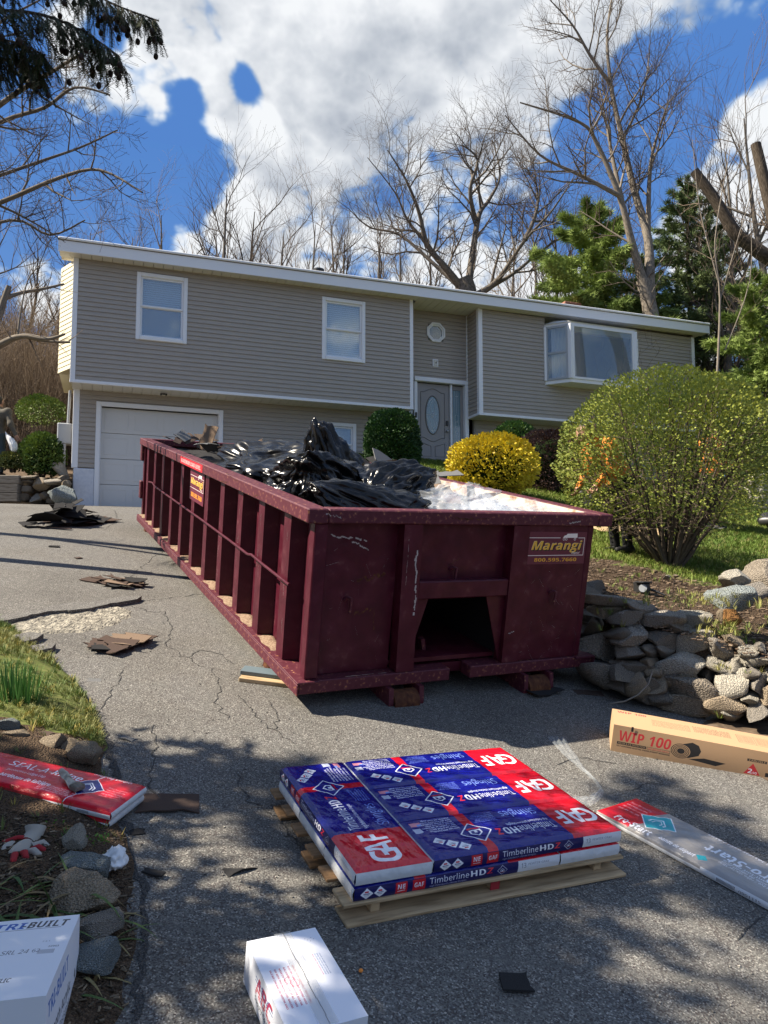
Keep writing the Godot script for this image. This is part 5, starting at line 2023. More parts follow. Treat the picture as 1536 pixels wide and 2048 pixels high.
# a paper-wrapped slab: x along its length from 0, z from 0 to -depth, y from 0; the print on top starts at the far right
func wrapped_slab(t: Node3D, len: float, dep: float, h: float, top: Material, front: Material, back: Material, left: Material, right: Material, sd: int, sag := 0.006):
	var nz := FastNoiseLite.new()
	nz.seed = sd
	nz.frequency = 6.0
	nz.fractal_octaves = 3
	var rad := minf(0.012, h * 0.3)
	var hy := func(x: float, z: float) -> float:
		var e := minf(minf(x, len - x), minf(-z, dep + z))
		return h - rad * pow(1.0 - smoothstep(0.0, rad * 1.6, e), 2.0) + (0.004 * nz.get_noise_2d(x * 1.2, z * 3.0) + 0.0025 * nz.get_noise_2d(x * 5.0, z * 1.0 + 40.0) + sag * (sin(x / len * PI) * 0.5 - 0.2)) * smoothstep(0.0, 0.03, e)
	var b := MB.new()
	b.sheet(64, 26, func(u: float, w: float): return Vector3(u * len, hy.call(u * len, -w * dep), -w * dep))
	for i in b.uv.size():
		b.uv[i] = Vector2(clampf(b.v[i].x / len, 0.001, 0.999), clampf(1.0 + b.v[i].z / dep, 0.001, 0.999))
	obj("printed_top", b, top, t)
	var wall := func(called: String, p: Vector3, q: Vector3, m: Material, out: Vector3):
		var c := MB.new()
		c.sheet(30, 5, func(u: float, w: float):
			var g := p.lerp(q, u)
			var y: float = w * (hy.call(g.x, g.z))
			return Vector3(g.x, y, g.z) + out * (0.005 * sin(w * PI) + 0.0035 * nz.get_noise_2d(u * 6.0 + p.x * 9.0, w * 1.2 + p.z * 5.0) * sin(w * PI)))
		obj(called, c, m, t)
	wall.call("front_wrap", Vector3(0, 0, 0), Vector3(len, 0, 0), front, Vector3(0, 0, 1))
	wall.call("back_wrap", Vector3(len, 0, -dep), Vector3(0, 0, -dep), back, Vector3(0, 0, -1))
	wall.call("end_wrap", Vector3(0, 0, -dep), Vector3(0, 0, 0), left, Vector3(-1, 0, 0))
	wall.call("end_wrap", Vector3(len, 0, 0), Vector3(len, 0, -dep), right, Vector3(1, 0, 0))


func make_pallet():
	var R := Basis(Vector3.UP, deg_to_rad(25.07)) * Basis(Vector3.RIGHT, deg_to_rad(9.672)) * Basis(Vector3(0, 0, 1), deg_to_rad(-1.5016))
	var top := Vector3(-0.1052, -1.1246, -2.8623)
	var A := 1.292
	var B := 0.96
	var lay := 0.061
	var deck := -2.0 * lay
	var hp := 0.078
	var at := func(x: float, y: float, z: float) -> Vector3: return top + R * Vector3(x, y, z)
	var pal := thing("pallet", "wooden pallet with a red painted stringer under the shingle bundles", "pallet", at.call(0, deck - hp, 0), R)
	for k in 6:
		var b := MB.new()
		var z := -0.045 - k * (B - 0.07) / 5.0
		b.box(Vector3(A * 0.5 - 0.012, hp - 0.008, z), Vector3(A + 0.055 + rr(-0.015, 0.02), 0.0145, 0.105 if k else 0.12), Basis(Vector3.UP, rr(-0.012, 0.012)), 0.003)
		obj("deck_board", b, M.wood_pale if k == 0 else M.wood_brown, pal)
	for k in 3:
		var b := MB.new()
		b.box(Vector3(0.10 + k * (A - 0.2) / 2.0, 0.039, -B * 0.5), Vector3(0.04, 0.0475, B - 0.02), Basis.IDENTITY, 0.003)
		var st := obj("stringer", b, M.wood_pale, pal)
		if k == 1:
			b = MB.new()
			b.span(Vector3(0.10 + (A - 0.2) / 2.0 - 0.022, 0.014, -0.012), Vector3(0.10 + (A - 0.2) / 2.0 + 0.022, 0.064, -0.008))
			obj("red_paint_mark", b, M.red_paint, st)
	for k in 3:
		var b := MB.new()
		b.box(Vector3(A * 0.5 - 0.01, 0.0075, -0.02 - k * (B - 0.12) / 2.0), Vector3(A + 0.05, 0.0145, 0.13), Basis(Vector3.UP, rr(-0.02, 0.02)), 0.003)
		obj("bottom_board", b, M.wood_pale if k == 0 else M.wood_brown, pal)
	var pt := print_mat("shingle_print_top", bundle_top_image(), 0.24, 0.8)
	var ps := print_mat("shingle_print_side", bundle_side_image(), 0.28, 0.6)
	var cw := A - B   # width of the crosswise bundle
	var bw := B / 3.0
	var spec := [
		# x, layer, z offset, turned crosswise, label
		[0.0, 1, 0.0, true, "crosswise blue shingle bundle on the pallet, its red end towards the white carton"],
		[cw + 0.004, 1, 0.0, false, "top-layer blue shingle bundle along the near edge of the pallet"],
		[cw + 0.004, 1, -bw - 0.001, false, "top-layer blue shingle bundle in the middle of the three lengthwise ones"],
		[cw + 0.004, 1, -2 * bw - 0.002, false, "top-layer blue shingle bundle on the far edge, next to the dumpster's shadow"],
		[0.0, 0, 0.0, false, "bottom-layer blue shingle bundle along the near edge, on the pale deck board"],
		[0.0, 0, -bw - 0.001, false, "bottom-layer shingle bundle hidden between its neighbours, only a white end showing"],
		[0.0, 0, -2 * bw - 0.002, false, "bottom-layer shingle bundle at the far corner, white end over the brown boards"],
		[B + 0.006, 0, 0.0, true, "crosswise bottom-layer shingle bundle at the end by the starter strip pack"]]
	for s in spec:
		var o: Node3D
		if s[3]:
			# crosswise: its own x runs away from the viewer
			var bb := R * Basis(Vector3.UP, PI / 2)
			var w := cw - 0.004
			o = thing("shingle_bundle", s[4], "shingle bundle", at.call(s[0] + w, deck + lay * s[1], 0.0) + R * Vector3(0, 0.0004, 0), bb, "shingle bundles on the pallet")
			# length along its x; the print starts at x = 0
			var g := Node3D.new()
			wrapped_slab(o, B, w, lay - 0.001, pt, M.wrap_white, ps, M.wrap_white, M.wrap_white, 60 + int(s[0] * 10) + s[1])
		else:
			var bb := R * Basis(Vector3.UP, PI)
			o = thing("shingle_bundle", s[4], "shingle bundle", at.call(s[0] + B, deck + lay * s[1], s[2] - bw + 0.002), bb, "shingle bundles on the pallet")
			wrapped_slab(o, B, bw - 0.003, lay - 0.001, pt, M.wrap_navy, ps, M.wrap_white, M.wrap_white, 70 + int(-s[2] * 20) + s[1])
	# white edges of the wrappers folded up along the seams of the top layer
	strap(at, [Vector3(1.30, -0.10, -0.75), Vector3(1.42, -0.19, -0.62), Vector3(1.44, -0.188, -0.55)])


func strap(_at: Callable, _ps: Array):
	# clear wrapping film trailing on the asphalt behind the pallet
	var b := MB.new()
	var line := [Vector3(1.131, -1.118, -4.957), Vector3(1.159, -1.171, -4.707), Vector3(1.188, -1.208, -4.515), Vector3(1.221, -1.233, -4.384), Vector3(1.221, -1.254, -4.246), Vector3(1.145, -1.265, -4.138), Vector3(1.052, -1.267, -4.077)]
	var wid := [0.06, 0.04, 0.016, 0.009, 0.012, 0.03, 0.06]
	b.sheet(60, 10, func(u: float, w: float):
		var f: float = u * (line.size() - 1.001)
		var i := int(f)
		var p: Vector3 = (line[i] as Vector3).lerp(line[i + 1], f - i)
		var d: Vector3 = (line[i + 1] as Vector3) - line[i]
		var side := Vector3(d.z, 0, -d.x).normalized()
		var wd: float = lerpf(wid[i], wid[i + 1], f - i)
		var q := p + side * (w - 0.5) * 2.0 * wd
		return Vector3(q.x, drive(q.x, q.z) + 0.012 + 0.018 * absf(sin(w * 9.0 + u * 5.0)) * (1.0 - absf(w - 0.5)) + 0.012 * fnl.get_noise_2d(u * 900.0, w * 300.0), q.z))
	tag(obj("wrapping_film", b, M.film_strip), "twisted strip of clear wrapping film trailing on the asphalt behind the pallet", "plastic film")


# ------------------------------------------------------------------ cartons and packs round it
func ground_frame(p: Vector3, q: Vector3, f: Callable) -> Basis:
	# x from p towards q along the ground
	return slope_basis(p.x, p.z, (q - p).normalized(), f)


func carton(t: Node3D, size: Vector3, front: Material, top: Material, left: Material, right: Material, plain: Material, bulge := 0.004):
	# x to the right, z towards the viewer; origin at the near left foot
	var s := size
	var face := func(called: String, o: Vector3, dx: Vector3, dy: Vector3, m: Material):
		var nn := dx.cross(dy).normalized()
		var b := MB.new()
		b.sheet(8, 8, func(u: float, w: float): return o + dx * u + dy * w + nn * bulge * sin(u * PI) * sin(w * PI))
		for i in b.uv.size():
			b.uv[i] = b.uv[i].clamp(Vector2.ONE * 0.001, Vector2.ONE * 0.999)
		obj(called, b, m, t)
	face.call("front_panel", Vector3(0, 0, 0), Vector3(s.x, 0, 0), Vector3(0, s.y, 0), front)
	face.call("top_panel", Vector3(0, s.y, 0), Vector3(s.x, 0, 0), Vector3(0, 0, -s.z), top)
	face.call("side_panel", Vector3(0, 0, -s.z), Vector3(0, 0, s.z), Vector3(0, s.y, 0), left)
	face.call("side_panel", Vector3(s.x, 0, 0), Vector3(0, 0, -s.z), Vector3(0, s.y, 0), right)
	face.call("back_panel", Vector3(s.x, 0, -s.z), Vector3(-s.x, 0, 0), Vector3(0, s.y, 0), plain)
	face.call("base_panel", Vector3(0, 0, -s.z), Vector3(s.x, 0, 0), Vector3(0, 0, s.z), plain)


func make_goods():
	membrane_carton()
	ridge_packs()
	starter_pack()
	caulk_carton()
	coil_carton()


func membrane_carton():
	var p := Vector3(1.465, -1.168, -4.882)
	var q := Vector3(2.363, -1.280, -4.656)
	var b := ground_frame(p, q, drive)
	var kraft := Color(0.72, 0.58, 0.43)
	var ink := Color(0.13, 0.12, 0.12)
	var red := Color(0.77, 0.18, 0.20)
	var im := Image.create(2048, 400, false, Image.FORMAT_RGB8)
	im.fill(kraft)
	write(im, "WIP", 66, 222, 150, red, true, 275, 0.05)
	write(im, "100", 392, 222, 150, red, true, 235, 0.12)
	rect(im, 60, 238, 380, 278, ink)
	write(im, "WATER & ICE PROTECTION", 72, 270, 24, kraft, true, 296)
	rect(im, 388, 238, 640, 242, ink)
	rect(im, 388, 274, 640, 278, ink)
	rect(im, 388, 238, 392, 278, ink)
	rect(im, 636, 238, 640, 278, ink)
	write(im, "TEXTURED FILM SURFACE", 400, 270, 20, red, false, 228)
	write(im, "SELF-ADHERING ROOFING UNDERLAYMENT MEMBRANE", 60, 312, 22, ink, true, 580)
	# the printed roll
	fill(im, PackedVector2Array([Vector2(840, 300), Vector2(1000, 250), Vector2(1230, 268), Vector2(1130, 330)]), ink)
	fill(im, PackedVector2Array([Vector2(740, 110), Vector2(860, 55), Vector2(930, 85), Vector2(960, 160), Vector2(940, 230), Vector2(830, 290)]), ink)
	for r in [[106, ink], [98, kraft], [88, ink], [80, kraft], [70, ink], [62, kraft], [54, ink], [48, kraft], [40, ink]]:
		var ps := PackedVector2Array()
		for k in 28:
			ps.push_back(Vector2(750 + cos(TAU * k / 28) * r[0] * 1.02, 205 + sin(TAU * k / 28) * r[0]))
		fill(im, ps, r[1])
	rect(im, 1440, 130, 1640, 165, ink)
	write(im, "CARLISLE", 1455, 160, 24, kraft, true, 170, 0.2)
	fill(im, PackedVector2Array([Vector2(1420, 350), Vector2(1505, 190), Vector2(1590, 350)]), red)
	write(im, "2", 1462, 336, 66, WHITE, true, 44)
	write(im, "SQ", 1512, 336, 28, WHITE, true, 44)
	rect(im, 1640, 290, 1720, 350, ink)
	rect(im, 1740, 235, 1840, 350, ink)
	rect(im, 1746, 241, 1834, 344, kraft)
	for k in 6:
		rect(im, 1755, 255 + k * 14, 1825, 261 + k * 14, ink)
	var tp := Image.create(2048, 560, false, Image.FORMAT_RGB8)
	tp.fill(kraft)
	write(tp, "WIP 100", 60, 110, 60, red, true, 330)
	for k in 6:
		write(tp, ["Application directions for steep roofs", "clean and dry the deck before laying", "remove the release sheet as you roll", "lap all edges and press down hard", "do not leave exposed to the sun", "keep the roll upright and out of frost"][k], 440, 190 + k * 36, 22, Color(0.32, 0.24, 0.18), false, 420)
		write(tp, ["Limits of use", "for use under shingles and tile", "not a finished roof surface", "check the building code", "ventilate the space below", "call for a technical sheet"][k], 900, 170 + k * 34, 22, Color(0.32, 0.24, 0.18), true, 400)
	for e in [[1370, 150, 1740, 154], [1370, 400, 1740, 404], [1370, 150, 1374, 404], [1736, 150, 1740, 404], [1555, 150, 1558, 404]]:
		rect(tp, e[0], e[1], e[2], e[3], ink)
	for k in 8:
		write(tp, "lbs per roll and area covered", 1385, 190 + k * 26, 15, ink, false, 155)
		write(tp, "rouleau et surface couverte", 1570, 190 + k * 26, 15, ink, false, 155)
	fill(tp, PackedVector2Array([Vector2(1780, 330), Vector2(1850, 190), Vector2(1930, 330)]), red)
	write(tp, "2", 1822, 316, 56, WHITE, true, 40)
	write(tp, "SQ", 1866, 316, 24, WHITE, true, 38)
	rect(tp, 1790, 348, 1940, 380, ink)
	write(tp, "CARLISLE", 1800, 374, 20, kraft, true, 130, 0.2)
	var t := thing("membrane_carton", "long brown cardboard carton with red lettering and a printed black roll, by the rock wall", "carton", p, b)
	var len := 1.14
	carton(t, Vector3(len, 0.178, 0.30), print_mat("membrane_front", im, 0.8), print_mat("membrane_top", tp, 0.8), M.kraft, M.kraft, M.kraft, 0.006)
	var fl := MB.new()
	fl.sheet(4, 4, func(u: float, w: float): return Vector3(len - 0.002 + 0.10 * u, 0.181 + 0.045 * u - 0.02 * u * w, -0.04 - 0.22 * w))
	obj("open_flap", fl, M.kraft, t)
	fl = MB.new()
	fl.sheet(4, 4, func(u: float, w: float): return Vector3(len - 0.16 + 0.13 * u, 0.18 + 0.07 * w, -0.297 - 0.03 * w))
	obj("open_flap", fl, M.kraft, t)
	var tb := MB.new()
	tb.box(Vector3(0.115, 0.168, 0.0045), Vector3(0.014, 0.032, 0.001))
	obj("tape_tab", tb, M.black_metal, t)


func ridge_packs():
	var im := Image.create(2048, 640, false, Image.FORMAT_RGB8)
	im.fill(RED)
	write(im, "SEAL-A-", 640, 260, 104, WHITE, false, 480, 0.1)
	write(im, "Ridge", 1130, 260, 104, WHITE, true, 330, 0.1)
	write(im, "bardeaux de faîtière", 720, 500, 66, WHITE, true, 560)
	write(im, "protective ridge cap", 700, 360, 46, WHITE, false, 430)
	for k in 4:
		write(im, ["Ridge cap shingles for a clean finish", "covers twenty-five linear feet", "for hips and ridges of any roof", "see the warranty for details"][k], 1180, 490 + k * 30, 20, WHITE, false, 420)
	diamond(im, 1590, 320, 190, 190, WHITE)
	diamond(im, 1590, 320, 178, 178, Color(0.10, 0.14, 0.42))
	for w in [[92, WHITE], [76, Color(0.10, 0.14, 0.42)], [60, WHITE], [44, Color(0.10, 0.14, 0.42)]]:
		fill(im, PackedVector2Array([Vector2(1590 - w[0], 370), Vector2(1590 - w[0], 320), Vector2(1590, 320 - w[0]), Vector2(1590 + w[0], 320), Vector2(1590 + w[0], 370)]), w[1])
	for s in [[1590, 132, 1640, 0], [1590, 508, 1540, 640]]:
		fill(im, PackedVector2Array([Vector2(s[0] - 5, s[1]), Vector2(s[0] + 5, s[1]), Vector2(s[2] + 5, s[3]), Vector2(s[2] - 5, s[3])]), WHITE)
	for k in 5:
		write(im, ["Store flat indoors", "keep dry until use", "use with matching shingles", "nail as shown inside", "garder au sec"][k], 1780, 250 + k * 44, 24, Color(0.95, 0.75, 0.78), false, 200)
	write(im, "Ridge cap shingles", 1500, 60, 42, WHITE, true, 420)
	write(im, "GAF", 60, 380, 170, WHITE, true, 340)
	var top := print_mat("ridge_print", im, 0.3, 0.5)
	var side := Image.create(2048, 128, false, Image.FORMAT_RGB8)
	side.fill(Color(0.62, 0.03, 0.06))
	rect(side, 1330, 0, 2048, 128, Color(0.88, 0.89, 0.90))
	rect(side, 1330, 0, 2048, 36, RED)
	for k in 14:
		rect(side, 1700 + k * 9, 52, 1704 + k * 9, 104, Color(0.2, 0.2, 0.25))
	write(side, "0112 480", 1700, 122, 14, Color(0.2, 0.2, 0.25))
	var sm := print_mat("ridge_side", side, 0.35, 0.3)
	var r := Vector3(-1.215, -1.146, -3.343)
	var l := Vector3(-1.460, -1.110, -3.396)
	var x := (r - l).normalized()
	var b := ground_frame(r, r + x, drive)
	for k in 2:
		var s := 0.0 if k == 0 else 0.012
		var t := thing("ridge_cap_pack", ["lower red and white pack of ridge cap shingles, lying on the bed's edge", "upper red pack of ridge cap shingles with a blue diamond, a wad on top"][k], "shingle pack", r - b.x * 0.98 + Vector3(0, 0.012, 0) + b.y * 0.045 * k + b.x * s, b * Basis(Vector3.UP, -0.008 * k), "red packs of ridge cap shingles")
		wrapped_slab(t, 0.98, 0.28, 0.044, top, sm, M.wrap_red, M.wrap_white, M.wrap_white, 90 + k, 0.016)
	# a greyish wad of twisted wrapper lying on the upper pack
	var o := r - b.x * 0.30 + b.y * 0.112 - b.z * 0.13
	var wd := thing("twisted_wrapper", "crumpled grey strip of wrapper lying on the upper red pack", "wrapper", o, b * Basis(Vector3.UP, -0.5))
	var c := MB.new()
	c.sheet(16, 8, func(u: float, w: float): return Vector3((u - 0.5) * 0.17, 0.012 * sin(w * PI) + 0.012 * sin(u * 9.0) * (w - 0.5) + 0.02 * pow(1.0 - u, 2.0), (0.5 - w) * (0.03 + 0.03 * u)))
	obj("strip", c, M.rock_pale, wd)
	c = MB.new()
	c.box(Vector3(0.085, 0.008, 0.004), Vector3(0.05, 0.024, 0.055), Basis(Vector3.UP, 0.2), 0.005)
	obj("end_block", c, M.wood_grey, wd)


func starter_pack():
	var im := Image.create(2048, 560, false, Image.FORMAT_RGB8)
	var grey := Color(0.60, 0.585, 0.575)
	im.fill(grey)
	# laid out as read from the far side
	fill(im, PackedVector2Array([Vector2(0, 0), Vector2(400, 0), Vector2(340, 200), Vector2(420, 340), Vector2(350, 560), Vector2(0, 560)]), RED)
	var teal := Color(0.16, 0.66, 0.70)
	diamond(im, 460, 270, 190, 190, WHITE)
	diamond(im, 460, 270, 176, 176, teal)
	for w in [[84, WHITE], [68, teal], [46, WHITE], [34, teal]]:
		fill(im, PackedVector2Array([Vector2(460 - w[0], 310), Vector2(460 - w[0], 270), Vector2(460, 270 - w[0]), Vector2(460 + w[0], 270), Vector2(460 + w[0], 310)]), w[1])
	write(im, "Pro-Start", 1560, 210, 118, WHITE, true, 620, 0.0, PI)
	for k in 3:
		write(im, ["Eave / rake starter strip", "bande de départ pour", "avant-toit et rive"][k], 1560, 150 + k * -36 + 150 + 90, 30, WHITE, false, 420, 0.0, PI)
	write(im, "Pro-Start", 180, 545, 76, WHITE, true, 380)
	write(im, "bande de départ", 640, 520, 52, WHITE, true, 340)
	write(im, "Eave / rake starter strip shingles", 820, 60, 44, WHITE, true, 900)
	diamond(im, 1030, 470, 52, 52, teal)
	for k in 4:
		write(im, ["Store flat and dry", "use at eaves and rakes", "see directions inside", "garder au sec"][k], 60, 150 + k * 60, 30, Color(0.95, 0.8, 0.82), false, 230)
	fill(im, PackedVector2Array([Vector2(1640, 0), Vector2(2048, 0), Vector2(2048, 560), Vector2(1760, 560), Vector2(1620, 260)]), RED)
	write(im, "GAF", 1960, 190, 150, WHITE, true, 250, 0.0, PI)
	var top := print_mat("starter_print", im, 0.35, 0.7)
	var sd := Image.create(2048, 96, false, Image.FORMAT_RGB8)
	sd.fill(Color(0.88, 0.89, 0.90))
	rect(sd, 0, 0, 1080, 34, grey)
	for k in 16:
		rect(sd, 1230 + k * 10, 24, 1235 + k * 10, 74, Color(0.25, 0.25, 0.28))
	write(sd, "0901115", 1420, 70, 34, Color(0.3, 0.3, 0.34))
	var side := print_mat("starter_side", sd, 0.4)
	var p := Vector3(1.108, -1.288, -3.964)
	var q := Vector3(1.616, -1.435, -3.230)
	var e := Vector3(1.295, -1.276, -4.140)
	var b := ground_frame(p, q, drive)
	var t := thing("starter_strip_pack", "thin grey and red pack of starter strip shingles with a teal diamond", "shingle pack", p + Vector3(0, 0.004, 0), b)
	wrapped_slab(t, 1.12, p.distance_to(e) + 0.06, 0.042, top, side, M.wrap_white, M.wrap_red, M.wrap_white, 97, 0.012)


func caulk_carton():
	var white := Color(0.885, 0.895, 0.92)
	var ink := Color(0.20, 0.21, 0.24)
	var blue := Color(0.14, 0.36, 0.68)
	var im := Image.create(1024, 1300, false, Image.FORMAT_RGB8)
	im.fill(white)
	for k in 60:
		rect(im, rng.randi() % 900, rng.randi() % 1290, 1000, rng.randi() % 1290, white)
	write(im, "TRI", 300, 190, 116, blue, true, 270, 0.15)
	write(im, "-BUILT", 545, 190, 116, ink, true, 395, 0.15)
	rect(im, 300, 208, 900, 214, ink)
	write(im, "SRL 24", 500, 640, 66, Color(0.38, 0.38, 0.40), false, 220, 0.12)
	write(im, "62", 750, 634, 54, Color(0.38, 0.38, 0.40), false, 62)
	write(im, "22963", 868, 566, 26, ink, false, 86)
	for k in 17:
		rect(im, 800 + k * 8, 600, 804 + k * 8, 668, Color(0.5, 0.5, 0.53))
	write(im, "ACRYLIC", 480, 1060, 56, ink, true, 210, 0.12)
	write(im, "2 6 1", 800, 470, 22, Color(0.5, 0.5, 0.52))
	var sd := Image.create(760, 420, false, Image.FORMAT_RGB8)
	sd.fill(Color(0.86, 0.87, 0.90))
	write(sd, "TRI-BUILT", 45, 110, 60, blue, true, 420)
	write(sd, "Smooth Acrylic", 60, 220, 44, ink, true, 460)
	write(sd, "Weather Resistant", 60, 280, 40, ink, false, 440)
	for k in 4:
		write(sd, "Keep from freezing and store in a dry place", 80, 320 + k * 26, 16, ink, false, 460)
	diamond(sd, 640, 210, 18, 26, ink)
	diamond(sd, 640, 330, 18, 26, ink)
	var corner := Vector3(-0.969, -1.092, -2.440)
	var x := Vector3(0.977, 0, -0.213)
	var W := 0.34
	var D := 0.46
	var h := 0.235
	var g := Basis(x, Vector3.UP, x.cross(Vector3.UP))
	var t := thing("sealant_carton", "white carton with a blue and black company name, at the corner of the flower bed", "carton", corner - x * W + g.z * D - Vector3(0, h + 0.05, 0), g)
	carton(t, Vector3(W, h + 0.05, D), M.carton_white, print_mat("sealant_top", im, 0.5), M.carton_white, print_mat("sealant_side", sd, 0.5), M.carton_white, 0.003)


func coil_carton():
	var white := Color(0.90, 0.905, 0.93)
	var red := Color(0.66, 0.16, 0.24)
	var blue := Color(0.20, 0.30, 0.52)
	var im := Image.create(1024, 1400, false, Image.FORMAT_RGB8)
	im.fill(white)
	# printed lines run along the box
	for k in 6:
		write(im, ["EACH BOX CONTAINS COIL ROOFING NAILS", "USE WITH PNEUMATIC COIL NAILERS", "WEAR EYE PROTECTION AT ALL TIMES", "GALVANIZED SMOOTH SHANK", "ELECTRO GALVANIZED ROUND HEAD", "MADE FOR ASPHALT ROOFING"][k], 110 + k * 62, 520, 24, red, true, 560, 0.0, PI / 2)
	for k in 4:
		write(im, ["Nails meet the building code", "box of seven thousand two hundred", "keep dry and out of reach", "check length before use"][k], 760 + k * 34, 420, 18, blue if k else red, false, 330, 0.0, PI / 2)
	for ring in [[300, 720, 62, 48], [356, 770, 60, 50]]:
		for k in 28:
			var a := TAU * k / 28
			rect(im, ring[0] + cos(a) * ring[2] - 4, ring[1] + sin(a) * ring[3] - 4, ring[0] + cos(a) * ring[2] + 4, ring[1] + sin(a) * ring[3] + 4, red)
	for k in 5:
		rect(im, 780 + k * 30, 150 + (k % 3) * 26, 796 + k * 30, 158 + (k % 3) * 26, Color(0.55, 0.56, 0.6))
	for k in 14:
		rect(im, 40 + k * 16, 60 + k * 22, 54 + k * 16, 66 + k * 22, ink_grey())
	var sd := Image.create(1400, 460, false, Image.FORMAT_RGB8)
	sd.fill(Color(0.87, 0.88, 0.91))
	# letters made of stripes, then the second line
	for l in [["A", 420, 1], ["B", 590, 0], ["C", 760, 0]]:
		write(sd, l[0], l[1], 270, 190, blue if l[2] == 0 else red, true, 150, 0.12)
		for k in 6:
			rect(sd, l[1], 100 + k * 30, l[1] + 190, 108 + k * 30, Color(0.87, 0.88, 0.91))
	write(sd, "ABC", 420, 270, 190, Color(0.72, 0.16, 0.24), true, 500, 0.12)
	for k in 5:
		rect(sd, 400, 105 + k * 36, 960, 115 + k * 36, Color(0.24, 0.34, 0.56) if k < 2 else Color(0.87, 0.88, 0.91))
	write(sd, "Supply Co. Inc.", 420, 350, 56, ink_grey(), true, 540, 0.1)
	var foot := Vector3(-0.460, -1.338, -2.513)
	var dirx := Vector3(0.894, 0.0, -0.449).normalized()
	var b := ground_frame(foot, foot + dirx, drive)
	var W := 0.238
	var D := 0.425
	var t := thing("nail_carton", "white cardboard carton with red print and a taped seam, on the asphalt before the pallet", "carton", foot + b.z * D + Vector3(0, 0.003, 0), b)
	carton(t, Vector3(W, 0.135, D), M.carton_white, print_mat("nails_top", im, 0.5), print_mat("nails_side", sd, 0.5), M.carton_white, M.carton_white, 0.004)
	var tp := MB.new()
	tp.sheet(2, 12, func(u: float, w: float): return Vector3(W * 0.5 - 0.028 + 0.056 * u, 0.1405 + 0.0005 * u, -D * w))
	obj("tape", tp, M.tape, t)
	var se := MB.new()
	for k in 12:
		var z0 := -D * k / 12.0
		se.box(Vector3(W * 0.5 + 0.002 * sin(k * 1.3), 0.1415, z0 - D / 24.0), Vector3(0.0012, 0.0012, D / 12.0))
	stuff(obj("seam", se, M.door_shadow, t))


func ink_grey() -> Color:
	return Color(0.30, 0.31, 0.34)


# ------------------------------------------------------------------ torn shingles lying about
func scrap(p: Vector3, l: float, w: float, turn: float, m: Material, lift: float, label: String, group := "", tilt := 0.0):
	var b := slope_basis(p.x, p.z, Vector3.RIGHT, drive)
	var o := obj("torn_shingle", shingle_piece(l, w), m)
	o.transform = Transform3D(b * Basis(Vector3.UP, turn) * Basis(Vector3.RIGHT, tilt), Vector3(p.x, drive(p.x, p.z), p.z) + b.y * (0.005 + lift))
	tag(o, label, "shingle scrap", group)


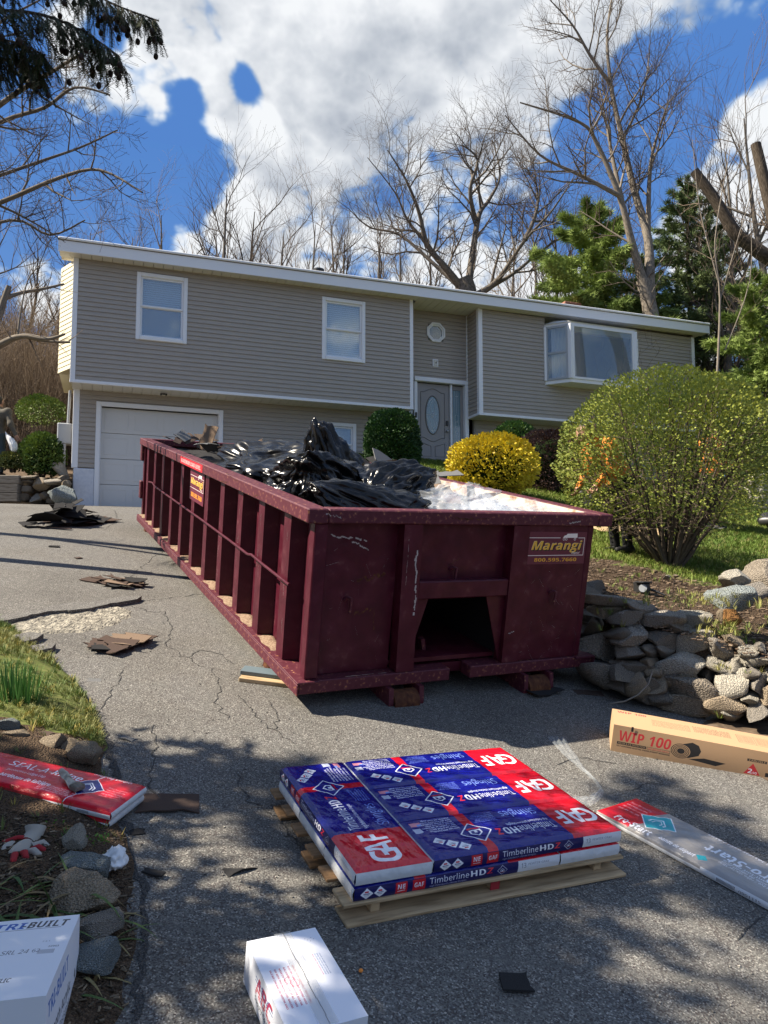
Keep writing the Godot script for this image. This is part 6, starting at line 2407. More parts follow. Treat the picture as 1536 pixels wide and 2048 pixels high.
func make_scraps():
	# heap near the lip of the washed-out patch, and one a little farther up
	for h in [[Vector3(-3.145, -0.132, -7.638), Vector3(-2.415, -0.205, -7.650), Vector3(-2.958, -0.064, -8.064), "torn %s shingle lying %s in the scattered heap up the driveway, by the dumpster", "heap of shingles up the driveway", 15], [Vector3(-2.249, -0.606, -5.752), Vector3(-1.924, -0.570, -6.097), Vector3(-2.033, -0.619, -5.798), "torn %s shingle lying %s in the heap beside the washed-out patch", "heap of shingles beside the patch", 19]]:
		var a: Vector3 = h[0]
		var c: Vector3 = h[1]
		var m: Vector3 = h[2]
		for k in h[5]:
			var u := rr(0.05, 0.95)
			var p := a.lerp(c, u) + Vector3(0, 0, rr(-0.22, 0.22) * sin(u * PI))
			p = p.lerp(m, 0.25)
			var mi: int = k % 4 if k % 7 else 0
			scrap(p, rr(0.16, 0.32), rr(0.09, 0.17), rr(-0.5, 0.5), [M.shingle_brown, M.shingle_brown, M.shingle_tan, M.shingle_black][mi], 0.004 + 0.012 * rr(0, 1) * (k % 4), h[3] % [["brown", "brown", "pale tan", "blackish"][mi], "top" if k % 4 == 3 else "low"], h[4], rr(-0.05, 0.05))
	# dark heap before the garage wall
	for k in 34:
		var u := rr(0.0, 1.0)
		var p := Vector3(-5.016, 0.626, -10.462).lerp(Vector3(-4.320, 0.721, -11.295), u)
		var mid := exp(-pow((u - 0.42) / 0.2, 2.0))
		p += Vector3(0, 0, rr(-0.5, 0.3))
		scrap(p, rr(0.22, 0.5), rr(0.16, 0.36), rr(0, TAU), M.shingle_black if k % 4 else M.shingle_brown, mid * rr(0.0, 0.34) + 0.01, "torn %s shingle %s the dark heap by the garage boulder" % ["black" if k % 4 else "brown", "piled in the middle of" if mid > 0.5 else "spread at the edge of"], "dark heap of shingles by the garage", rr(-0.9, 0.9) * mid + rr(-0.1, 0.1))
	for s in [[Vector3(-1.032, -1.118, -3.635), 0.30, 0.20, 0.2, M.shingle_brown, "flat brown shingle piece alone on the asphalt between red packs and pallet"], [Vector3(-0.614, -1.232, -3.181), 0.16, 0.11, 0.7, M.shingle_black, "small black shingle piece beside the near left end of the pallet"], [Vector3(0.446, -1.412, -2.630), 0.11, 0.09, 0.1, M.shingle_black, "small black shingle chip alone on the asphalt right of the nail carton"], [Vector3(1.608, -0.966, -5.913), 0.26, 0.13, 0.1, M.shingle_brown, "brown shingle strip lying in shade at the foot of the rock wall"],
		[Vector3(1.206, -0.947, -5.800), 0.3, 0.2, 0.6, M.shingle_black, "dark shingle piece under the near right roller of the dumpster"], [Vector3(-1.090, -1.157, -3.357), 0.07, 0.04, 0.4, M.shingle_black, "tiny black shingle crumb in the shadow of the red packs"], [Vector3(-0.925, -1.219, -3.053), 0.09, 0.03, -0.2, M.shingle_black, "narrow dark shingle sliver on the asphalt below the red packs"], [Vector3(-1.458, -0.956, -4.277), 0.1, 0.05, -0.3, M.shingle_grey, "small grey shingle flake on the lit asphalt by the bank"], [Vector3(-1.995, -0.756, -5.120), 0.14, 0.08, 0.1, M.shingle_grey, "grey shingle flake between the grass bank and the brown heap"],
		[Vector3(-4.644, 0.578, -10.365), 0.5, 0.06, 0.05, M.shingle_brown, "long thin brown strip before the dark heap by the garage"], [Vector3(-4.095, 0.287, -9.156), 0.12, 0.08, 0.3, M.shingle_black, "small dark flake alone on the lit asphalt below the dark heap"], [Vector3(-3.595, 0.137, -8.693), 0.08, 0.06, 0.9, M.shingle_brown, "reddish leaf-sized flake alone up the lit driveway"]]:
		scrap(s[0], s[1], s[2], s[3], s[4], 0.003, s[5])
	var lw := [[Vector3(-1.040, -0.789, -5.434), M.wood_pale, 0.0, "yellow lumber board under the near left wheel of the dumpster"], [Vector3(-1.045, -0.777, -5.497), M.paint_grey_blue, 0.032, "blue-grey painted board on top of the yellow lumber"]]
	for s in lw:
		var p: Vector3 = s[0]
		var b := slope_basis(p.x, p.z, Vector3(0.97, 0, 0.1).normalized(), drive)
		var m := MB.new()
		m.box(Vector3(0.26, 0.016, 0.0), Vector3(0.52, 0.03, 0.12), Basis.IDENTITY, 0.003)
		if s[2] > 0.0:
			m.box(Vector3(0.42, 0.042, -0.03), Vector3(0.34, 0.018, 0.1), Basis(Vector3.UP, 0.05), 0.003)
		var o := obj("lumber_board", m, s[1])
		o.transform = Transform3D(b, on_drive(p.x, p.z) + b.y * s[2])
		tag(o, s[3], "board", "boards under the dumpster wheel")
	var bit := MB.new()
	blob(bit, 1, func(d: Vector3): return d * Vector3(0.008, 0.005, 0.011))
	var o := obj("wood_chip", bit, M.shirt_orange)
	o.position = Vector3(-0.080, -1.362, -2.614) + Vector3(0, 0.008, 0)
	tag(o, "small orange chip on the asphalt just right of the nail carton", "chip")

# ------------------------------------------------------------------ rocks
var rock_shapes := []


func rock_mesh(sd: int, level := 3, flat := 0.8) -> ArrayMesh:
	var nz := FastNoiseLite.new()
	nz.seed = sd
	nz.frequency = 1.0
	nz.fractal_octaves = 3
	var r := RandomNumberGenerator.new()
	r.seed = sd * 77 + 3
	var cuts := []
	for k in 15:
		cuts.append([Vector3(r.randf_range(-1, 1), r.randf_range(-1, 1), r.randf_range(-1, 1)).normalized(), r.randf_range(0.46, 0.82)])
	var b := MB.new()
	blob(b, level, func(d: Vector3):
		var p: Vector3 = d
		# a rounded block first, then facets split off it
		var q := Vector3(signf(p.x) * pow(absf(p.x), 0.5), signf(p.y) * pow(absf(p.y), 0.5), signf(p.z) * pow(absf(p.z), 0.5))
		p = p.lerp(q * 0.86, flat)
		for c in cuts:
			var o: float = p.dot(c[0]) - c[1]
			if o > 0.0:
				p -= c[0] * o
		return p * (1.3 + 0.08 * nz.get_noise_3d(d.x * 1.6, d.y * 1.6, d.z * 1.6) + 0.035 * nz.get_noise_3d(d.x * 5.0, d.y * 5.0, d.z * 5.0)))
	return b.mesh()


func rock_shape(k: int) -> ArrayMesh:
	if rock_shapes.is_empty():
		for i in 12:
			rock_shapes.append(rock_mesh(i + 1))
	return rock_shapes[k % 12]


func rock(called: String, at: Vector3, size: Vector3, turn: Basis, m: Material, shape: int, parent: Node3D = null) -> MeshInstance3D:
	var o := obj(called, rock_shape(shape), m, parent)
	o.transform = Transform3D(turn * Basis.from_scale(size * 0.5), at)
	return o


func make_stonework():
	var tones := [M.rock_grey, M.rock_tan, M.rock_pale, M.rock_dark, M.rock_orange, M.rock_lichen]
	# drystone wall: x, y, z, width, height, tone, tilt
	var wall := thing("drystone_wall", "low dry-laid wall of uneven fieldstones beside the dumpster, shaded on its left half", "stone wall")
	var list := [
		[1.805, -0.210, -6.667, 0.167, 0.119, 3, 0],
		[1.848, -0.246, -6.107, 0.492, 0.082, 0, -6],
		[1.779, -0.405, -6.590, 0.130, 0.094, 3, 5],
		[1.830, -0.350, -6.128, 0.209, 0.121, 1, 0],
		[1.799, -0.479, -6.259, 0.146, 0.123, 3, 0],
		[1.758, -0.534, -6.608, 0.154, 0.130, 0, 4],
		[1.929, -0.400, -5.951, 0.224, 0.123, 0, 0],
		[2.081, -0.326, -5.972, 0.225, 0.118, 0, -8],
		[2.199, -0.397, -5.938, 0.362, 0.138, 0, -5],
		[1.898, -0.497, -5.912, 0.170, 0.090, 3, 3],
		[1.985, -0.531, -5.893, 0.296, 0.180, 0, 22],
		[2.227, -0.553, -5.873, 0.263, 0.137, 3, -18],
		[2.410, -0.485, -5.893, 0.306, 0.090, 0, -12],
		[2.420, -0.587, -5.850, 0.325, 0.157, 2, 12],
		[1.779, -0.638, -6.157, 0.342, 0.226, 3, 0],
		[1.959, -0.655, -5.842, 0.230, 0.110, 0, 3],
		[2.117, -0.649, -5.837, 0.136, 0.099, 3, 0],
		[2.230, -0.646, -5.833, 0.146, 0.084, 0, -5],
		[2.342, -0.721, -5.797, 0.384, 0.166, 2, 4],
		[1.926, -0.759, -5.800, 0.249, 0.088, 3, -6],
		[2.083, -0.724, -5.806, 0.114, 0.078, 1, 0],
		[2.099, -0.801, -5.772, 0.155, 0.129, 1, 5],
		[1.757, -0.827, -5.961, 0.288, 0.182, 3, -38],
		[1.837, -0.812, -5.781, 0.197, 0.176, 3, -30],
		[1.942, -0.868, -5.751, 0.155, 0.186, 1, -15],
		[1.996, -0.942, -5.715, 0.143, 0.195, 3, -8],
		[2.109, -0.895, -5.731, 0.134, 0.195, 1, -28],
		[2.290, -0.852, -5.742, 0.278, 0.144, 1, 5],
		[2.394, -0.921, -5.707, 0.378, 0.235, 3, -8],
		[2.113, -0.987, -5.689, 0.204, 0.122, 3, 0],
		[2.272, -1.032, -5.662, 0.436, 0.142, 1, -8],
		[2.494, -0.397, -5.926, 0.228, 0.138, 2, -10],
		[2.638, -0.641, -5.733, 0.267, 0.134, 0, -25],
		[2.588, -0.734, -5.721, 0.195, 0.103, 2, -35],
		[2.712, -0.558, -5.712, 0.194, 0.082, 1, -28],
		[2.773, -0.613, -5.614, 0.151, 0.091, 2, -15],
		[2.831, -0.598, -5.562, 0.080, 0.090, 0, -30],
		[2.772, -0.681, -5.569, 0.210, 0.095, 2, -5],
		[2.679, -0.728, -5.635, 0.182, 0.116, 2, 15],
		[2.635, -0.855, -5.595, 0.251, 0.211, 2, 0],
		[2.756, -0.759, -5.533, 0.119, 0.079, 0, 10],
		[2.763, -0.827, -5.477, 0.147, 0.142, 0, -10],
		[2.577, -0.985, -5.565, 0.319, 0.150, 1, -4],
		[2.708, -0.947, -5.453, 0.137, 0.093, 2, 5],
		[2.487, -1.051, -5.610, 0.121, 0.181, 5, -25],
		[2.581, -1.073, -5.499, 0.177, 0.079, 2, 0],
		[2.704, -1.030, -5.395, 0.145, 0.135, 0, 0],
		[2.825, -0.928, -5.401, 0.174, 0.165, 1, 0],
		[2.885, -0.778, -5.466, 0.167, 0.147, 2, 0],
		[2.905, -0.669, -5.511, 0.158, 0.109, 0, 0],
		[2.573, -0.916, -5.616, 0.121, 0.111, 3, 0],
		[2.517, -0.798, -5.748, 0.113, 0.093, 3, 0],
		[2.252, -0.791, -5.770, 0.124, 0.093, 3, 0],
		[2.007, -0.811, -5.772, 0.124, 0.083, 3, 0],
		[1.813, -0.897, -5.745, 0.124, 0.093, 3, 0]]
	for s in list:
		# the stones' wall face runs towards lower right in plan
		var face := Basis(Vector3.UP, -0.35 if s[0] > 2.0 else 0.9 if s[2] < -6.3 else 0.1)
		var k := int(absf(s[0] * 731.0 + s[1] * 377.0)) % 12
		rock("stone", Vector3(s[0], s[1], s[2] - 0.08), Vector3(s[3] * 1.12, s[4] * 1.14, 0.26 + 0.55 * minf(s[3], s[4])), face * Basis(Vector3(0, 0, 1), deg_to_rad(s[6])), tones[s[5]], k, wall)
	# its run behind the dumpster, up to the house
	for k in 16:
		for j in 3:
			var p := along(wall_foot, 0.64 + 0.36 * (k + 0.5 * (j % 2)) / 16.0)
			var g := drive(p.x, p.y)
			var h := terrace(p.x + 0.4, p.y) - g
			if g + h * (j + 0.5) / 3.0 > terrace(p.x, p.y) + 0.1:
				continue
			rock("stone", Vector3(p.x + 0.12 + 0.08 * j, g + h * (j + 0.5) / 3.0, p.y), Vector3(0.3, h / 3.0 * 1.25, 0.5) * rr(0.9, 1.2), Basis(Vector3.UP, 0.47), tones[rng.randi() % 4], rng.randi(), wall)
	var core := MB.new()
	core.sheet(60, 3, func(u: float, w: float):
		var p := along(wall_foot, 1.0 - u)
		var g := drive(p.x, p.y)
		var o := Vector2(0.22 + 0.22 * w, 0.0)
		return Vector3(p.x + o.x, lerpf(g - 0.1, terrace(p.x + 0.4, p.y) - 0.05, w), p.y - 0.08))
	obj("packed_earth", core, M.soil, wall)
	# boulders on the bed above it
	for q in [[Vector3(2.966, -0.088, -6.250), Vector3(0.28, 0.20, 0.3), 2, 2, "pale angular boulder topmost of the group above the rock wall", 0.2], [Vector3(2.761, -0.244, -5.950), Vector3(0.33, 0.24, 0.32), 5, 5, "blocky grey-white boulder with lichen, below the pale angular one", -0.1], [Vector3(2.986, -0.175, -6.050), Vector3(0.2, 0.15, 0.25), 0, 7, "small rounded grey boulder wedged right of the lichen boulder", 0.3], [Vector3(3.439, -0.094, -6.600), Vector3(0.5, 0.34, 0.45), 3, 4, "large dark mossy boulder cut by the photo's right side, on the lawn's edge", 0.5],
		[Vector3(2.721, -0.381, -5.800), Vector3(0.16, 0.13, 0.14), 4, 9, "rusty orange stone below the lichen boulder", 0.1], [Vector3(2.667, -0.353, -5.850), Vector3(0.1, 0.1, 0.12), 1, 1, "small tan stone left of the rusty orange one", 0.6], [Vector3(1.931, -0.170, -6.900), Vector3(0.26, 0.16, 0.25), 3, 3, "black-shaded stone on top of the wall beside the dumpster's corner", 0.1], [Vector3(2.910, -0.076, -7.600), Vector3(0.1, 0.04, 0.08), 2, 6, "flat pale pebble on the mulch below the big bush", 0.3], [Vector3(2.997, -0.066, -7.600), Vector3(0.07, 0.035, 0.07), 1, 8, "small tan pebble on the mulch beside the flat pale one", 0.9],
		[Vector3(5.959, 1.282, -11.500), Vector3(0.62, 0.62, 0.6), 2, 10, "tall pale boulder at the far side of the lawn, under the pines", 0.2], [Vector3(5.718, 1.312, -12.300), Vector3(1.1, 0.22, 0.7), 1, 0, "low wide grey rock ledge beyond the lawn, left of the tall pale boulder", 0.1]]:
		var p: Vector3 = q[0]
		var o := rock("boulder", p, q[1], Basis(Vector3.UP, q[5]), tones[q[2]], q[3])
		tag(o, q[4], "boulder", "boulders above the rock wall")
	# timber and rock wall left of the garage
	var tw := thing("timber_wall", "short retaining wall of three stacked grey timbers left of the garage", "retaining wall", Vector3(-7.843, 1.400, -15.000))
	var ax := Vector3(0.974, 0, 0.0).normalized()
	for k in 3:
		var b := MB.new()
		b.box(Vector3(-1.65 + (0.0 if k < 2 else 0.02), 0.09 + 0.182 * k, -0.1), Vector3(4.0, 0.178, 0.2), Basis.IDENTITY, 0.012)
		obj("timber", b, M.wood_grey, tw)
	var rw := thing("rock_wall", "rough rock retaining wall between the stacked timbers and the garage corner", "stone wall")
	for q in [[55, 962, 190, 80, 0], [52, 979, 150, 90, 0], [47, 996, 150, 110, 3], [85, 968, 220, 160, 1], [74, 998, 170, 140, 0], [90, 992, 120, 140, 3], [112, 963, 330, 90, 0], [60, 955, 300, 60, 3], [136, 968, 120, 130, 1], [128, 955, 160, 80, 3], [100, 1003, 120, 70, 3]]:
		var p := Vector3.ZERO
		p = wall_pick(q[0], q[1])
		rock("stone", p, Vector3(q[2] * 0.127 / 1475.0 * 15.2 * 1.15, q[3] * 0.127 / 1475.0 * 15.2 * 1.2, 0.4), Basis(Vector3.UP, 0.2), tones[q[4]], int(q[0] + q[1]), rw)
	var cc := MB.new()
	cc.span(Vector3(-9.0, 1.2, -15.75), Vector3(-6.8, 1.85, -15.5))
	obj("packed_earth", cc, M.soil, rw)
	var bb := rock("boulder", Vector3(-6.405, 1.461, -14.600), Vector3(0.62, 0.42, 0.5), Basis(Vector3.UP, 0.4) * Basis(Vector3(0, 0, 1), -0.25), M.rock_lichen, 8)
	tag(bb, "large grey boulder at the garage corner, before the rock retaining wall", "boulder")
	var cb := rock("boulder", Vector3(-6.894, 2.129, -15.600), Vector3(0.22, 0.36, 0.22), Basis(Vector3(0, 0, 1), 0.6), M.rock_pale, 6)
	tag(cb, "broken pale concrete lump tilted on top of the rock retaining wall", "rubble")
	# spotlight lying on the bed
	var sp := thing("garden_spotlight", "black garden spotlight tipped over on the mulch above the rock wall", "spotlight", Vector3(2.429, -0.227, -6.932))
	var b := MB.new()
	b.box(Vector3(0.0, 0.055, 0.0), Vector3(0.085, 0.10, 0.09), Basis(Vector3.UP, 0.5), 0.012)
	obj("housing", b, M.black_metal, sp)
	b = MB.new()
	b.box(Vector3(-0.005, 0.11, 0.005), Vector3(0.12, 0.012, 0.11), Basis(Vector3.UP, 0.5), 0.004)
	b.box(Vector3(-0.05, 0.06, -0.02), Vector3(0.012, 0.10, 0.1), Basis(Vector3.UP, 0.5), 0.004)
	obj("hood", b, M.black_metal, sp)
	b = MB.new()
	b.tube(PackedVector3Array([Vector3(-0.02, 0.055, 0.036), Vector3(-0.026, 0.055, 0.047)]), PackedFloat32Array([0.036, 0.036]), 18, true)
	obj("lens", b, M.plastic_grey, sp)
	b = MB.new()
	b.tube(PackedVector3Array([Vector3(0.04, 0.05, 0.0), Vector3(0.11, 0.02, 0.05), Vector3(0.17, -0.012, 0.09)]), PackedFloat32Array([0.014, 0.011, 0.008]), 8, true)
	obj("stake", b, M.black_metal, sp)
	# dry vine trailing down the stones
	b = MB.new()
	var vine := PackedVector3Array()
	var rs := PackedFloat32Array()
	for p in [Vector3(2.027, -0.793, -5.779), Vector3(1.981, -0.882, -5.742), Vector3(1.893, -0.953, -5.715), Vector3(1.793, -0.996, -5.702), Vector3(1.689, -1.016, -5.714)]:
		vine.push_back(p + Vector3(-0.02, 0.03, 0.18))
		rs.push_back(0.006)
	b.tube(vine, rs, 6)
	tag(obj("dry_vine", b, M.bark_pale), "dry bare vine stem trailing from the rock wall onto the asphalt", "vine")


func wall_pick(px: float, py: float) -> Vector3:
	# the rock wall beside the garage stands at about fifteen metres
	var d := 15.25
	var yc := (1024.0 - py) / 1475.0
	var a := deg_to_rad(4.486)
	var dir := Vector3((px - 768.0) / 1475.0, yc * cos(a) + sin(a), yc * sin(a) - cos(a))
	return dir * (-d / dir.z)


# ------------------------------------------------------------------ the bed on the left
func blade(b: MB, at: Vector3, dir: Vector3, len: float, w: float, droop: float, col: Color, segs := 4):
	b.col = col
	var side := dir.cross(Vector3.UP)
	if side.length() < 0.05:
		side = Vector3.RIGHT
	side = side.normalized()
	var p := at
	var d := dir.normalized()
	var base := b.v.size()
	for i in segs + 1:
		var t := float(i) / segs
		var ww := w * (1.0 - pow(t, 2.0)) * (0.6 + 0.4 * minf(1.0, t * 5.0)) + 0.0004
		var nn := side.cross(d).normalized()
		b.vert(p - side * ww, (nn - side * 0.3).normalized(), Vector2(0, t))
		b.vert(p + side * ww, (nn + side * 0.3).normalized(), Vector2(1, t))
		p += d * len / segs
		d = (d + Vector3.DOWN * droop / segs).normalized()
	for i in segs:
		var a := base + i * 2
		b.ix.append_array([a, a + 2, a + 1, a + 1, a + 2, a + 3])
	b.col = Color.WHITE


func make_left_bed():
	var tones := [M.rock_grey, M.rock_tan, M.rock_pale, M.rock_lichen]
	for q in [[Vector3(-1.248, -1.131, -3.088), Vector3(0.10, 0.15, 0.11), 2, 2, 0.4, "pale pointed stone just below the red packs at the bed's edge"], [Vector3(-1.152, -1.165, -2.918), Vector3(0.23, 0.13, 0.16), 3, 5, -0.2, "grey and cream stone below the pale pointed one at the bed's edge"], [Vector3(-1.064, -1.199, -2.731), Vector3(0.24, 0.16, 0.2), 1, 9, 0.5, "largest brown-grey edging stone, above the white sealant carton"], [Vector3(-0.978, -1.226, -2.596), Vector3(0.15, 0.1, 0.13), 0, 1, 0.1, "grey edging stone right beside the top of the white sealant carton"], [Vector3(-0.917, -1.250, -2.462), Vector3(0.15, 0.1, 0.14), 3, 3, 0.8, "mossy edging stone half covered by dry leaf blades by the carton"],
		[Vector3(-1.743, -0.928, -3.977), Vector3(0.17, 0.10, 0.11), 1, 7, -0.3, "tan stone left of a pair behind the red packs"], [Vector3(-1.649, -0.941, -3.956), Vector3(0.11, 0.08, 0.1), 1, 4, 0.2, "small tan stone in the middle behind the red packs"], [Vector3(-1.546, -0.966, -3.872), Vector3(0.19, 0.12, 0.13), 1, 8, 0.0, "rounded tan stone touching the far corner of the red packs"], [Vector3(-1.968, -0.895, -4.040), Vector3(0.13, 0.07, 0.1), 1, 10, 0.3, "flat tan stone at the turf's lower edge behind the red packs"], [Vector3(-2.062, -0.880, -4.080), Vector3(0.14, 0.1, 0.12), 3, 11, 0.3, "dark stone at the far left of the turf's lower edge"]]:
		var p: Vector3 = q[0]
		var o := rock("edging_stone", p + Vector3(0, q[1].y * 0.22, 0), q[1], Basis(Vector3.UP, q[4]), tones[q[2]], q[3])
		tag(o, q[5], "stone", "stones edging the flower bed")
	var sc := Vector3(-1.849, -0.904, -4.056)
	var o := obj("torn_shingle", shingle_piece(0.13, 0.09), M.shingle_brown)
	o.position = sc + Vector3(0, 0.03, 0)
	tag(o, "brown shingle chip lying between the tan stones behind the red packs", "shingle scrap")
	# spring bulbs
	var b := MB.new()
	var p := Vector3(-2.181, -0.806, -4.470)
	for k in 95:
		var a := rr(0, TAU)
		var r := sqrt(rr(0, 1)) * 0.13
		var lean := Vector3(cos(a) * r * 2.2 + rr(-0.12, 0.12), 1.0, sin(a) * r * 1.5 + rr(-0.1, 0.1)).normalized()
		blade(b, p + Vector3(cos(a) * r, -0.01, sin(a) * r * 0.6), lean, rr(0.18, 0.32), 0.0055, rr(0.0, 0.5), Color(0.055, 0.15, 0.035).lerp(Color(0.10, 0.21, 0.05), rr(0, 1)))
	tag(obj("daffodil_clump", b, M.leaf), "upright clump of green daffodil leaves on the left bank", "daffodils")
	# strap-leaved clump with dry blades round the white carton
	b = MB.new()
	for k in 230:
		var q := Vector3(-1.286, -1.181, -2.703)
		q += Vector3(rr(-0.34, 0.2), 0, rr(-0.14, 0.4))
		q.y = left_bank(q.x, q.z, 0.2)
		var dry := rr(0, 1) < 0.34
		var col := Color(0.21, 0.155, 0.075) if dry else Color(0.045, 0.095, 0.03).lerp(Color(0.10, 0.15, 0.045), rr(0, 1))
		blade(b, q, Vector3(rr(-0.5, 1.2), rr(0.05, 0.3), rr(-0.2, 0.5)), rr(0.14, 0.28), rr(0.006, 0.011), rr(0.6, 1.7), col, 5)
	for k in 26:
		var q := Vector3(-0.933, -1.242, -2.508)
		q += Vector3(rr(-0.12, 0.03), 0, rr(-0.25, 0.3))
		q.y = left_bank(q.x, q.z, 0.05)
		blade(b, q, Vector3(rr(-0.2, 1.0), rr(0.05, 0.25), rr(-0.8, 0.6)), rr(0.12, 0.24), rr(0.004, 0.008), rr(0.4, 1.3), Color(0.23, 0.19, 0.09) if k % 3 else Color(0.08, 0.13, 0.04), 5)
	tag(obj("daylily_clump", b, M.leaf), "sprawling daylily leaves, green and dry, behind the white sealant carton", "daylily")
	for q in [[Vector3(-1.422, -1.092, -3.223), 0.045, "tiny green weed on the bare earth below the red packs"], [Vector3(-1.189, -1.130, -3.139), 0.05, "little green weed beside the pale pointed stone"], [Vector3(-0.992, -1.225, -2.588), 0.06, "yellow-tipped weed among the edging stones by the carton"]]:
		b = MB.new()
		for k in 40:
			var a := rr(0, TAU)
			leaf(b, q[0] + Vector3(cos(a), 0.0, sin(a)) * q[1] * rr(0.1, 1.2) + Vector3(0, rr(0.004, 0.03), 0), Vector3(cos(a), 0.6, sin(a)), 0.013, Color(0.10, 0.20, 0.035))
		tag(obj("weed", b, M.leaf), q[2], "weed")
	# work glove
	var g := thing("work_glove", "dirty white cloth glove with red cuff band and fingers on the bed", "glove", Vector3(-1.444, -1.123, -3.004) + Vector3(0, 0.02, 0), Basis(Vector3.UP, 0.5))
	var c := MB.new()
	blob(c, 3, func(d: Vector3): return Vector3(d.x * 0.065, maxf(d.y, -0.4) * 0.03 + 0.012 * sin(d.x * 5.0 + d.z * 4.0), d.z * 0.055))
	obj("palm", c, M.cloth_white, g)
	c = MB.new()
	c.tube(PackedVector3Array([Vector3(0.035, 0.01, -0.04), Vector3(0.06, 0.03, -0.075), Vector3(0.066, 0.055, -0.09)]), PackedFloat32Array([0.032, 0.034, 0.042]), 14)
	obj("cuff", c, M.cloth_white, g)
	c = MB.new()
	c.tube(PackedVector3Array([Vector3(-0.055, 0.028, -0.045), Vector3(0.0, 0.036, -0.05), Vector3(0.05, 0.03, -0.035)]), PackedFloat32Array([0.007, 0.009, 0.008]), 8)
	obj("band", c, M.cloth_red, g)
	for k in 4:
		c = MB.new()
		var a := 0.5 + 0.42 * k
		var q := Vector3(cos(a) * 0.055, 0.0, sin(a) * 0.045)
		var e := q + Vector3(cos(a), -0.05, sin(a)) * (0.05 + 0.012 * (k % 2))
		c.tube(PackedVector3Array([q, q.lerp(e, 0.5) + Vector3(0, 0.012, 0), e, e + (e - q).normalized() * 0.006]), PackedFloat32Array([0.014, 0.014, 0.012, 0.003]), 10)
		obj("finger", c, M.cloth_red if k != 1 else M.cloth_white, g)
	c = MB.new()
	c.tube(PackedVector3Array([Vector3(0.05, 0.005, 0.0), Vector3(0.09, 0.01, -0.008), Vector3(0.105, 0.0, 0.012), Vector3(0.108, -0.002, 0.018)]), PackedFloat32Array([0.017, 0.016, 0.012, 0.003]), 10)
	obj("thumb", c, M.cloth_white, g)
	var w := crumpled(3, Vector3(0.035, 0.028, 0.04), 51, 0.35, Vector3(0.2, 0.8, 0))
	var wo := obj("plastic_shred", w, M.film_white)
	wo.position = Vector3(-1.067, -1.162, -3.001) + Vector3(0, 0.02, 0)
	tag(wo, "torn shred of white plastic caught beside the grey and cream stone", "plastic film")


func leaf(b: MB, at: Vector3, up: Vector3, s: float, col: Color):
	# a small pointed leaf of four corners
	var x := up.cross(Vector3(0.31, 0.2, 0.93)).normalized()
	var a := b.v.size()
	b.col = col
	var nn := x.cross(up).normalized()
	b.vert(at, nn, Vector2.ZERO)
	b.vert(at + up.normalized() * s * 0.5 + x * s * 0.33, nn, Vector2.ZERO)
	b.vert(at + up.normalized() * s, nn, Vector2.ZERO)
	b.vert(at + up.normalized() * s * 0.5 - x * s * 0.33, nn, Vector2.ZERO)
	b.ix.append_array([a, a + 2, a + 1, a, a + 3, a + 2])
	b.col = Color.WHITE

